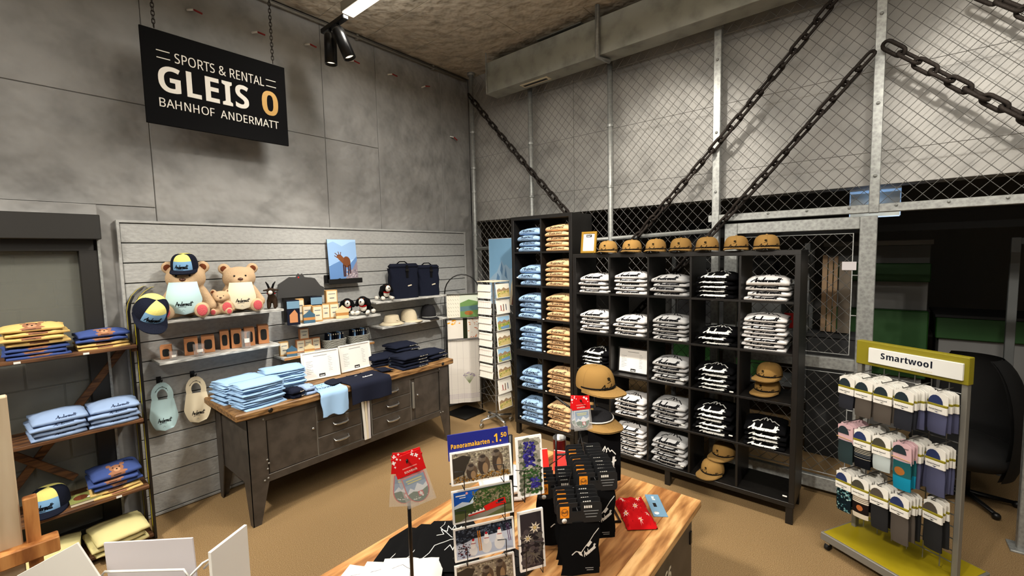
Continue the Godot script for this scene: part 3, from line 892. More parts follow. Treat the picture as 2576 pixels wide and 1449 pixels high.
	word(p, 0.31, 0.15, 0.03, 3.0, grey(0.9), false)
	lines(p, 0.2, 0.5, 0.6, 2, 0.1, grey(0.45))
	mimg("price_card", p.tex())
	# chamois poster
	p = Pt.new(256, 352, Color(0.64, 0.77, 0.90))
	p.poly([[0, 0.10], [0.2, 0.05], [0.5, 0.16], [0.8, 0.06], [1, 0.05], [1, 0.45], [0, 0.6]], Color(0.55, 0.68, 0.84))
	p.poly([[0, 0.62], [0.4, 0.5], [0.7, 0.6], [1, 0.4], [1, 1], [0, 1]], Color(0.36, 0.50, 0.70))
	p.poly([[0, 0.97], [0.35, 0.9], [0.5, 1], [0, 1]], Color(0.10, 0.16, 0.22))
	p.poly([[0.42, 1.0], [0.62, 0.86], [0.8, 0.72], [1, 0.5], [1, 1]], Color(0.52, 0.48, 0.52))
	p.specks(90, [Color(0.72, 0.68, 0.70), Color(0.34, 0.31, 0.36), Color(0.62, 0.56, 0.56)], 0.55, 0.72, 0.45, 0.28, 0.02, 5)
	p.ell(0.62, 0.53, 0.14, 0.13, Color(0.42, 0.25, 0.15))
	p.poly([[0.48, 0.56], [0.34, 0.46], [0.30, 0.38], [0.44, 0.36], [0.54, 0.44]], Color(0.46, 0.28, 0.17))
	p.ell(0.37, 0.40, 0.08, 0.05, Color(0.47, 0.29, 0.18))
	for s in [[[0.34, 0.38], [0.24, 0.32]], [[0.38, 0.37], [0.35, 0.29]], [[0.42, 0.37], [0.44, 0.30]], [[0.30, 0.42], [0.22, 0.38]]]: p.line(s, 6, Color(0.35, 0.17, 0.08))
	for s in [[[0.5, 0.6], [0.5, 0.86]], [[0.56, 0.62], [0.55, 0.86]], [[0.68, 0.62], [0.66, 0.82]], [[0.74, 0.6], [0.73, 0.80]]]: p.line(s, 11, Color(0.24, 0.12, 0.08))
	mimg("chamois_print", p.tex(), 0.4)
	# mountain poster
	p = Pt.new(256, 448, Color(0.50, 0.68, 0.82))
	p.poly([[0, 0.62], [0.15, 0.55], [0.28, 0.50], [0.38, 0.40], [0.46, 0.33], [0.54, 0.41], [0.62, 0.39], [0.75, 0.46], [1, 0.40], [1, 1], [0, 1]], Color(0.60, 0.72, 0.82))
	for q in [[[0.46, 0.34], [0.40, 0.48], [0.47, 0.56], [0.50, 0.46]], [[0.3, 0.52], [0.24, 0.66], [0.36, 0.7], [0.38, 0.58]], [[0.6, 0.42], [0.56, 0.56], [0.66, 0.62]]]: p.poly(q, Color(0.38, 0.52, 0.66))
	p.poly([[0.70, 1], [0.78, 0.7], [0.9, 0.5], [1, 0.38], [1, 1]], Color(0.86, 0.80, 0.68))
	p.poly([[0.78, 1], [0.86, 0.72], [0.95, 0.55], [1, 0.48], [1, 1]], Color(0.36, 0.16, 0.12))
	mimg("mountain_print", p.tex(), 0.4)
	# postcards
	var W = Color(0.93, 0.93, 0.92)
	p = Pt.new(384, 192, W)
	p.rect(0.03, 0.05, 0.94, 0.9, Color(0.50, 0.46, 0.40))
	p.specks(500, [Color(0.66, 0.63, 0.54), Color(0.36, 0.33, 0.28), Color(0.56, 0.52, 0.42)], 0.05, 0.07, 0.9, 0.86, 0.04, 7)
	p.poly([[0.03, 0.8], [0.03, 0.2], [0.2, 0.12], [0.33, 0.2], [0.2, 0.7]], Color(0.20, 0.18, 0.15))
	p.specks(260, [Color(0.42, 0.30, 0.12), Color(0.60, 0.42, 0.16), Color(0.30, 0.20, 0.08)], 0.04, 0.76, 0.9, 0.18, 0.03, 8)
	for q in [[0.33, 0.66, 0.09, 0.20], [0.53, 0.52, 0.10, 0.28], [0.76, 0.46, 0.09, 0.32]]:
		p.ell(q[0], q[1], q[2], q[3], Color(0.33, 0.27, 0.21))
		p.ell(q[0] - 0.03, q[1] + 0.03, q[2] * 0.6, q[3] * 0.9, Color(0.24, 0.20, 0.17))
		p.ell(q[0] + 0.02, q[1] + 0.10, q[2] * 0.45, q[3] * 0.6, Color(0.52, 0.42, 0.31))
		p.ell(q[0] - 0.02, q[1] - q[3] * 0.8, 0.062, 0.12, Color(0.38, 0.33, 0.28))
		p.ell(q[0] - 0.01, q[1] - q[3] * 0.95, 0.045, 0.05, Color(0.22, 0.19, 0.17))
		p.ell(q[0] - 0.06, q[1] - q[3] * 0.7, 0.025, 0.05, Color(0.42, 0.38, 0.34))
	mimg("card_marmots", p.tex(), 0.35)
	p = Pt.new(384, 192, W)
	p.rect(0.03, 0.05, 0.94, 0.9, Color(0.10, 0.33, 0.70))
	p.poly([[0.03, 0.48], [0.16, 0.38], [0.26, 0.42], [0.40, 0.12], [0.46, 0.05], [0.97, 0.05], [0.97, 0.95], [0.03, 0.95]], Color(0.20, 0.27, 0.14))
	p.poly([[0.03, 0.46], [0.16, 0.36], [0.28, 0.42], [0.38, 0.2], [0.42, 0.14], [0.36, 0.45], [0.2, 0.5], [0.03, 0.55]], Color(0.78, 0.84, 0.90))
	p.specks(420, [Color(0.40, 0.38, 0.28), Color(0.14, 0.24, 0.10), Color(0.26, 0.36, 0.16), Color(0.52, 0.48, 0.38)], 0.34, 0.12, 0.62, 0.5, 0.04, 9)
	p.poly([[0.03, 0.7], [0.3, 0.72], [0.97, 0.7], [0.97, 0.95], [0.03, 0.95]], Color(0.34, 0.36, 0.22))
	p.poly([[0.1, 0.95], [0.26, 0.8], [0.5, 0.8], [0.75, 0.72], [0.9, 0.72], [0.5, 0.95]], Color(0.48, 0.46, 0.42))
	p.poly([[0.50, 0.62], [0.72, 0.50], [0.86, 0.46], [0.88, 0.66], [0.54, 0.78]], Color(0.76, 0.10, 0.08))
	p.poly([[0.74, 0.52], [0.84, 0.49], [0.84, 0.57], [0.74, 0.60]], Color(0.12, 0.12, 0.16))
	p.poly([[0.24, 0.76], [0.50, 0.66], [0.52, 0.78], [0.26, 0.84]], Color(0.84, 0.82, 0.80))
	p.poly([[0.24, 0.80], [0.52, 0.74], [0.52, 0.78], [0.26, 0.84]], Color(0.72, 0.12, 0.10))
	for x in [0.28, 0.34, 0.40, 0.46]: p.rect(x, 0.72 - (x - 0.28) * 0.3, 0.03, 0.05, Color(0.2, 0.2, 0.22))
	p.rect(0.06, 0.15, 0.16, 0.04, W); p.rect(0.12, 0.22, 0.1, 0.03, W); p.ell(0.24, 0.12, 0.02, 0.04, Color(0.9, 0.6, 0.6))
	mimg("card_train", p.tex(), 0.35)
	p = Pt.new(384, 192, W)
	p.rect(0.03, 0.05, 0.94, 0.9, Color(0.66, 0.70, 0.78))
	p.rect(0.03, 0.05, 0.94, 0.42, Color(0.10, 0.13, 0.18))
	p.specks(300, [Color(0.20, 0.24, 0.30), Color(0.06, 0.08, 0.12), Color(0.34, 0.38, 0.44)], 0.04, 0.07, 0.92, 0.4, 0.04, 10)
	p.poly([[0.03, 0.55], [0.3, 0.4], [0.97, 0.36], [0.97, 0.6], [0.03, 0.7]], Color(0.74, 0.77, 0.83))
	for q in [[0.30, 0.60, 0.8], [0.52, 0.52, 1.0], [0.74, 0.48, 1.05]]:
		p.ell(q[0], q[1] + 0.20 * q[2], 0.085 * q[2], 0.20 * q[2], Color(0.82, 0.82, 0.82))
		p.ell(q[0], q[1], 0.05 * q[2], 0.12 * q[2], Color(0.88, 0.87, 0.86))
		p.ell(q[0] + 0.005, q[1] - 0.13 * q[2], 0.033 * q[2], 0.075 * q[2], Color(0.9, 0.89, 0.88))
		p.ell(q[0] + 0.005, q[1] - 0.21 * q[2], 0.02, 0.04, Color(0.70, 0.10, 0.14))
		p.line([[q[0] - 0.03, q[1] - 0.06], [q[0] + 0.04, q[1] - 0.05]], 4, Color(0.60, 0.16, 0.16))
	for x in [0.385, 0.415]: p.line([[x, 0.2], [x + 0.02, 0.8]], 6, Color(0.80, 0.50, 0.14))
	for x in [0.87, 0.90]: p.line([[x, 0.15], [x + 0.03, 0.7]], 4, Color(0.30, 0.14, 0.30))
	p.specks(60, [Color(0.3, 0.1, 0.12), Color(0.2, 0.22, 0.3)], 0.05, 0.5, 0.2, 0.4, 0.03, 11)
	mimg("card_snowmen", p.tex(), 0.35)
	p = Pt.new(128, 288, W)
	p.rect(0.08, 0.04, 0.84, 0.92, Color(0.56, 0.54, 0.50))
	p.specks(160, [Color(0.68, 0.66, 0.60), Color(0.30, 0.32, 0.26), Color(0.42, 0.42, 0.36)], 0.1, 0.05, 0.8, 0.9, 0.05, 12)
	p.specks(70, [Color(0.22, 0.36, 0.18), Color(0.16, 0.26, 0.14)], 0.2, 0.5, 0.7, 0.45, 0.035, 13)
	p.specks(130, [Color(0.16, 0.14, 0.42), Color(0.24, 0.22, 0.56), Color(0.10, 0.09, 0.28)], 0.28, 0.10, 0.42, 0.40, 0.028, 14)
	p.specks(45, [Color(0.16, 0.14, 0.42), Color(0.24, 0.22, 0.56)], 0.5, 0.70, 0.35, 0.16, 0.026, 15)
	mimg("card_bellflowers", p.tex(), 0.35)
	p = Pt.new(128, 288, W)
	p.rect(0.08, 0.04, 0.84, 0.92, Color(0.19, 0.17, 0.19))
	p.specks(120, [Color(0.12, 0.11, 0.13), Color(0.30, 0.27, 0.28), Color(0.36, 0.34, 0.32)], 0.1, 0.35, 0.8, 0.58, 0.05, 16)
	for i in 9: p.line([[0.5, 0.72], [0.5 + 0.36 * cos(i * 0.7), 0.80 + 0.12 * sin(i * 0.7 + 0.5)]], 3, Color(0.42, 0.40, 0.36))
	for f in [[0.64, 0.30, 1.0], [0.34, 0.46, 0.72]]:
		for i in 8:
			var a = i * TAU / 8.0 + 0.3
			var px = f[0] + cos(a) * 0.25 * f[2]
			var py = f[1] + sin(a) * 0.105 * f[2]
			p.poly([[px, py], [f[0] + cos(a + 0.5) * 0.09 * f[2], f[1] + sin(a + 0.5) * 0.04 * f[2]], [f[0] + cos(a - 0.5) * 0.09 * f[2], f[1] + sin(a - 0.5) * 0.04 * f[2]]], Color(0.88, 0.84, 0.76))
		p.ell(f[0], f[1], 0.07 * f[2], 0.03 * f[2], Color(0.82, 0.72, 0.48))
	mimg("card_edelweiss", p.tex(), 0.35)
	# greeting cards for the spinner
	var k = 0
	for sc in [["alp", Color(0.62, 0.78, 0.90), Color(0.56, 0.62, 0.30)], ["deer", Color(0.92, 0.90, 0.84), Color(0.74, 0.68, 0.42)], ["folk", Color(0.93, 0.92, 0.88), Color(0.90, 0.88, 0.84)]]:
		p = Pt.new(192, 160, Color(0.93, 0.92, 0.89))
		p.rect(0.03, 0.04, 0.94, 0.92, sc[1])
		if k < 2:
			p.poly([[0.03, 0.42], [0.2, 0.3], [0.35, 0.42], [0.55, 0.26], [0.75, 0.4], [0.97, 0.32], [0.97, 0.6], [0.03, 0.6]], Color(0.62, 0.52, 0.40))
			p.poly([[0.03, 0.56], [0.97, 0.48], [0.97, 0.96], [0.03, 0.96]], sc[2])
			p.specks(40, [Color(0.38, 0.48, 0.20), Color(0.72, 0.54, 0.28), Color(0.84, 0.78, 0.5)], 0.06, 0.5, 0.88, 0.4, 0.05, 20 + k)
			p.poly([[0.2, 0.78], [0.9, 0.7], [0.9, 0.92], [0.3, 0.94]], Color(0.42, 0.56, 0.72) if k == 0 else Color(0.80, 0.72, 0.5))
		else:
			for q in [[0.3, 0.4], [0.5, 0.34], [0.7, 0.36]]: p.line([[q[0], q[1]], [q[0], 0.74]], 12, [Color(0.3, 0.32, 0.4), Color(0.58, 0.2, 0.18), Color(0.4, 0.28, 0.2)][int(q[0] * 5) % 3])
			p.specks(16, [Color(0.7, 0.3, 0.2), Color(0.7, 0.6, 0.5)], 0.2, 0.74, 0.6, 0.1, 0.03, 30)
		mimg("greet_" + sc[0], p.tex(), 0.5)
		k += 1
	for q in [["small_rose", Color(0.80, 0.62, 0.58)], ["small_beige", Color(0.80, 0.74, 0.66)], ["small_green", Color(0.72, 0.74, 0.52)]]:
		p = Pt.new(192, 96, Color(0.92, 0.90, 0.87))
		for i in 6:
			p.rect(0.04 + i * 0.16, 0.1, 0.012, 0.8, q[1])
			for j in 5: p.ell(0.12 + i * 0.16, 0.16 + j * 0.17, 0.03, 0.05, q[1].lerp(Color(0.93, 0.9, 0.86), 0.35 + 0.1 * ((i + j) % 3)))
		mimg(q[0], p.tex(), 0.6)
	# tea towels
	p = Pt.new(256, 512, Color(0.88, 0.86, 0.83))
	for i in 5: p.rect(0.08 + i * 0.2, 0, 0.008, 1, Color(0.76, 0.73, 0.72))
	for i in 4: p.rect(0, 0.06 + i * 0.24, 1, 0.002, Color(0.80, 0.78, 0.75))
	for i in 15:
		var a = -PI / 2 + (i - 7) * 0.09
		p.line([[0.66, 0.70], [0.66 + cos(a) * 0.34, 0.70 + sin(a) * 0.17]], 2, Color(0.52, 0.56, 0.42))
		p.specks(4, [Color(0.60, 0.52, 0.66), Color(0.48, 0.42, 0.58)], 0.64 + cos(a) * 0.30, 0.69 + sin(a) * 0.17, 0.05, 0.05, 0.008, 40 + i)
	for i in 24:
		for j in 4: p.rect(i / 24.0, 0.86 + j * 0.02, 0.02, 0.01, Color(0.66, 0.60, 0.70))
	mcloth("towel_lavender", p.tex())
	p = Pt.new(256, 256, Color(0.90, 0.88, 0.82))
	p.rect(0.42, 0, 0.58, 1, Color(0.80, 0.84, 0.78))
	p.poly([[0.42, 0.4], [0.7, 0.25], [1, 0.35], [1, 1], [0.42, 1]], Color(0.42, 0.56, 0.34))
	p.poly([[0.42, 0.55], [1, 0.5], [1, 0.7], [0.42, 0.75]], Color(0.36, 0.48, 0.50))
	p.ell(0.7, 0.82, 0.14, 0.09, Color(0.62, 0.40, 0.22))
	for i in 30: p.line([[0.04 + (i % 5) * 0.075, 0.06 + (i / 5) * 0.16], [0.08 + (i % 5) * 0.075, 0.12 + (i / 5) * 0.16]], 2, Color(0.46, 0.48, 0.38))
	mcloth("towel_garden", p.tex())
	p = Pt.new(256, 256, Color(0.90, 0.88, 0.84))
	p.specks(14, [Color(0.90, 0.64, 0.16), Color(0.86, 0.54, 0.12)], 0, 0, 0.5, 0.3, 0.05, 50)
	p.specks(30, [Color(0.72, 0.36, 0.24), Color(0.80, 0.50, 0.30)], 0.66, 0, 0.3, 1.0, 0.03, 51)
	p.rect(0.5, 0.0, 0.14, 1, Color(0.14, 0.16, 0.10))
	mcloth("towel_citrus", p.tex())
	# shield patch
	p = Pt.new(160, 192, Color(0.50, 0.62, 0.74))
	p.rect(0, 0, 1, 0.28, Color(0.36, 0.52, 0.66))
	p.rect(0.12, 0.10, 0.76, 0.05, Color(0.80, 0.78, 0.40)); p.rect(0.16, 0.19, 0.68, 0.05, Color(0.80, 0.78, 0.40))
	p.poly([[0, 0.6], [0.2, 0.4], [0.36, 0.52], [0.58, 0.30], [0.8, 0.46], [1, 0.36], [1, 0.7], [0, 0.75]], Color(0.88, 0.90, 0.92))
	p.poly([[0, 0.62], [0.3, 0.56], [0.6, 0.66], [1, 0.54], [1, 1], [0, 1]], Color(0.16, 0.36, 0.24))
	p.rect(0.48, 0.62, 0.24, 0.20, Color(0.74, 0.10, 0.14)); p.rect(0.56, 0.65, 0.08, 0.14, W); p.rect(0.52, 0.69, 0.16, 0.06, W)
	p.specks(10, [W], 0.2, 0.78, 0.7, 0.14, 0.035, 60)
	mimg("patch_print", p.tex(), 0.8)
	p = Pt.new(192, 128, Color(0.80, 0.07, 0.09))
	for q in [[0.06, 0.1, 0.14], [0.2, 0.02, 0.08], [0.72, 0.02, 0.12], [0.84, 0.12, 0.14], [0.3, 0.12, 0.06], [0.06, 0.36, 0.07], [0.9, 0.4, 0.06]]:
		p.rect(q[0] - q[2] * 0.17, q[1], q[2] * 0.34, q[2] * 1.5, W); p.rect(q[0] - q[2] * 0.5, q[1] + q[2] * 0.5, q[2], q[2] * 0.5, W)
	p.rect(0.26, 0.62, 0.5, 0.05, Color(0.9, 0.55, 0.52))
	mimg("souvenir_card", p.tex(), 0.5)
	# red scarf with edelweiss, black scarf with peaks
	p = Pt.new(256, 256, Color(0.72, 0.07, 0.09))
	p.specks(60, [Color(0.82, 0.14, 0.14), Color(0.60, 0.04, 0.07)], 0, 0, 1, 1, 0.03, 70)
	for f in [[0.2, 0.2], [0.62, 0.14], [0.86, 0.5], [0.4, 0.55], [0.12, 0.78], [0.7, 0.84]]:
		for i in 7:
			var a = i * TAU / 7.0 + f[0] * 5
			p.poly([[f[0] + cos(a) * 0.10, f[1] + sin(a) * 0.10], [f[0] + cos(a + 0.6) * 0.03, f[1] + sin(a + 0.6) * 0.03], [f[0] + cos(a - 0.6) * 0.03, f[1] + sin(a - 0.6) * 0.03]], Color(0.90, 0.80, 0.76))
		p.ell(f[0], f[1], 0.025, 0.025, Color(0.86, 0.60, 0.2))
	mcloth("scarf_red", p.tex())
	p = Pt.new(256, 256, Color(0.04, 0.04, 0.045))
	p.line([[0.30, 0.62], [0.42, 0.56], [0.55, 0.58], [0.66, 0.46], [0.76, 0.36], [0.84, 0.26], [0.96, 0.16]], 5, Color(0.86, 0.85, 0.82))
	p.poly([[0.68, 0.45], [0.76, 0.36], [0.82, 0.40], [0.74, 0.48]], Color(0.86, 0.85, 0.82)); p.poly([[0.46, 0.57], [0.55, 0.58], [0.58, 0.66], [0.5, 0.63]], Color(0.86, 0.85, 0.82))
	word(p, 0.62, 0.66, 0.045, 5.0, Color(0.86, 0.85, 0.82), false, false, 0.45)
	p.rect(0.62, 0.88, 0.22, 0.014, Color(0.7, 0.7, 0.7)); p.rect(0.66, 0.92, 0.18, 0.012, Color(0.7, 0.7, 0.7))
	mcloth("scarf_black", p.tex())
	# black shirt with sunburst line art
	p = Pt.new(256, 256, Color(0.055, 0.055, 0.06))
	var ring = []
	for i in 21:
		var a = -PI * 0.95 + i * PI * 1.55 / 20.0
		var rr = 0.16 if i % 2 else 0.26
		ring.append([0.55 + cos(a) * rr, 0.42 + sin(a) * rr])
	p.line(ring, 3, Color(0.86, 0.86, 0.84))
	p.line([[0.05, 0.95], [0.25, 0.72], [0.3, 0.58], [0.52, 0.47], [0.70, 0.46]], 3, Color(0.86, 0.86, 0.84))
	p.line([[0.32, 0.05], [0.35, 0.14], [0.31, 0.22], [0.45, 0.33], [0.55, 0.43]], 3, Color(0.86, 0.86, 0.84))
	p.poly([[0.62, 0.42], [0.70, 0.38], [0.72, 0.48]], Color(0.86, 0.86, 0.84))
	mcloth("shirt_sunburst", p.tex())
	p = Pt.new(256, 256, Color(0.87, 0.86, 0.85))
	p.line([[0.2, 0.3], [0.35, 0.22], [0.5, 0.34], [0.52, 0.6], [0.7, 0.5], [0.8, 0.6]], 2, Color(0.4, 0.4, 0.42))
	mcloth("shirt_line", p.tex())
	# sock patterns
	p = Pt.new(64, 128, Color(0.06, 0.07, 0.09))
	for i in 6: p.rect(0, 0.1 + i * 0.07, 1, 0.025, Color(0.84, 0.80, 0.72) if i < 4 else Color(0.4, 0.42, 0.44))
	p.rect(0, 0.55, 1, 0.02, Color(0.84, 0.80, 0.72))
	mcloth("sock_stripe", p.tex())
	p = Pt.new(64, 128, Color(0.05, 0.10, 0.12))
	p.specks(70, [Color(0.36, 0.56, 0.58), Color(0.62, 0.74, 0.72), Color(0.10, 0.2, 0.22)], 0, 0, 1, 1, 0.04, 80)
	mcloth("sock_splash", p.tex())
	p = Pt.new(64, 128, Color(0.80, 0.76, 0.68))
	p.rect(0, 0.35, 1, 0.45, Color(0.10, 0.07, 0.06)); p.ell(0.5, 0.56, 0.2, 0.12, Color(0.66, 0.38, 0.20))
	for i in 4: p.rect(0, 0.05 + i * 0.07, 1, 0.03, Color(0.22, 0.18, 0.18))
	mcloth("sock_brown", p.tex())
	p = Pt.new(64, 128, Color(0.08, 0.50, 0.62))
	p.rect(0, 0.0, 1, 0.55, Color(0.12, 0.34, 0.36)); p.ell(0.4, 0.36, 0.3, 0.14, Color(0.60, 0.38, 0.18))
	mcloth("sock_teal", p.tex())
# ---------- folded garments
func fold_mesh(w, d, h, sd, hump := 0.0, v_split := 0.42) -> ArrayMesh:
	# front towards +z, base at y = 0; v runs from the lower front edge over the fold to the back
	var key = "fold%s_%s_%s_%s_%s" % [w, d, h, sd, hump]
	if cache.has(key): return cache[key]
	var n = noise(1.0, 2, 100 + sd)
	var m = MB.new().soft()
	var r = h / 2
	var arc = PI * r
	var tot = arc + d - r
	var f = func(u, v):
		var e = absf(2 * u - 1)
		var hs = h * (1.0 - 0.30 * pow(e, 5.0)) * (1.0 + 0.10 * n.get_noise_2d(u * 2.2, 3.0))
		var bow = 0.016 * (1.0 - e * e) + 0.008 * n.get_noise_2d(u * 2.5, 9.0)
		var s = v * tot
		var y: float
		var z: float
		if s < arc:
			var a = -PI / 2 + s / r
			y = hs / 2 + sin(a) * hs / 2
			z = d / 2 - r + cos(a) * r + bow
		else:
			var q = (s - arc) / (d - r)
			z = d / 2 - r + bow * (1 - q) - (d - r) * q
			y = hs + hump * sin(PI * clampf(q * 1.1, 0, 1)) * (1.0 - e * e * 0.6) + 0.005 * n.get_noise_2d(u * 3, q * 3 + 5)
		return Vector3((u - 0.5) * w * (1.0 - 0.02 * sin(v * 6.0)), y, z)
	var vm = func(v):
		var s = v * tot
		return v_split * s / arc if s < arc else v_split + (1.0 - v_split) * (s - arc) / (tot - arc)
	for i in 12:
		for j in 16:
			var ja = j / 16.0
			var jb = (j + 1) / 16.0
			var ia = i / 12.0
			var ib = (i + 1) / 12.0
			m.quad(f.call(ia, ja), f.call(ia, jb), f.call(ib, jb), f.call(ib, ja), Vector2(ia, 1.0 - vm.call(ja)), Vector2(ia, 1.0 - vm.call(jb)), Vector2(ib, 1.0 - vm.call(jb)), Vector2(ib, 1.0 - vm.call(ja)))
	# sides, back and base
	for sgn in [0.0, 1.0]:
		for j in 16:
			var a = f.call(sgn, j / 16.0)
			var b = f.call(sgn, (j + 1) / 16.0)
			var o = Vector3(a.x, 0.0, -d / 2)
			if sgn < 0.5: m.tri(o, b, a)
			else: m.tri(o, a, b)
	for i in 12:
		var a = f.call(i / 12.0, 1.0)
		var b = f.call((i + 1) / 12.0, 1.0)
		m.quad(b, a, Vector3(a.x, 0, a.z), Vector3(b.x, 0, b.z), Vector2(0, 0), Vector2(0, 0), Vector2(0, 0), Vector2(0, 0))
	cache[key] = m.done()
	return cache[key]

# a pile of folded garments; base = centre of the pile's foot, bas turns it; returns the height reached
func pile(called, what, where, cat, group, base: Vector3, bas: Basis, w, d, hs: Array, mats_: Array, jitter := 0.008, hump := 0.03, sd := 0):
	var y = 0.0
	var n = hs.size()
	for i in n:
		var top = i == n - 1
		var h = hs[i]
		var q = (sd * 7 + i * 3) % 4
		var mesh = fold_mesh(w, d, h, q, hump if top else 0.004)
		var off = Vector3(jitter * sin(i * 2.7 + sd), y, jitter * sin(i * 4.1 + sd * 2))
		var pos = "" if n == 1 else ("top of pile " if top else ("bottom of pile " if i == 0 else "%s from bottom " % ordinal(i)))
		var o = obj(called, mesh, mats_[i % mats_.size()], null, base + bas * off, bas * ry(0.05 * sin(i * 3.3 + sd)))
		tag(o, what + " " + pos + where, cat, group)
		y += mesh.get_aabb().end.y + 0.0008
	return y

# ---------- black cube bookcases
func bookcase(called, label, x0, x1, y0, y1, z, depth, frame, colsx: Array, rowsy: Array, legs: float, extra = null):
	var t = thing(called, label, "bookcase", Vector3((x0 + x1) / 2, 0, z - depth / 2))
	var cx = (x0 + x1) / 2
	var W = x1 - x0
	var H = y1 - y0
	part_box("side_panel", t, Vector3(x0 + frame / 2 - cx, (y0 + y1) / 2, 0), Vector3(frame, H, depth), "kallax", 0.0025)
	part_box("side_panel", t, Vector3(x1 - frame / 2 - cx, (y0 + y1) / 2, 0), Vector3(frame, H, depth), "kallax", 0.0025)
	part_box("top_panel", t, Vector3(0, y1 - frame / 2, 0), Vector3(W, frame, depth + 0.001), "kallax", 0.0025)
	part_box("bottom_panel", t, Vector3(0, y0 + frame / 2, 0), Vector3(W, frame, depth + 0.001), "kallax", 0.0025)
	var yb = y0 + frame
	for q in rowsy:
		part_box("shelf", t, Vector3(0, q[0] - q[1] / 2, -0.002), Vector3(W - 2 * frame, q[1], depth - 0.006), "kallax", 0.001)
	var ys = [y0 + frame]
	for q in rowsy: ys.append(q[0])
	ys.append(y1 - frame)
	for x in colsx:
		for i in ys.size() - 1:
			var top = ys[i + 1] - (rowsy[i][1] if i < rowsy.size() else 0.0)
			part_box("divider", t, Vector3(x - cx, (ys[i] + top) / 2, -0.003), Vector3(0.016, top - ys[i], depth - 0.008), "kallax", 0.001)
	if legs > 0:
		for sx in ([-1.0, 0.0, 1.0] if W > 1.2 else [-1.0, 1.0]):
			for sz in [-1.0, 1.0]:
				part_box("leg", t, Vector3(sx * (W / 2 - 0.03), legs / 2, sz * (depth / 2 - 0.03)), Vector3(0.045, legs, 0.045), "kallax", 0.002)
	return t

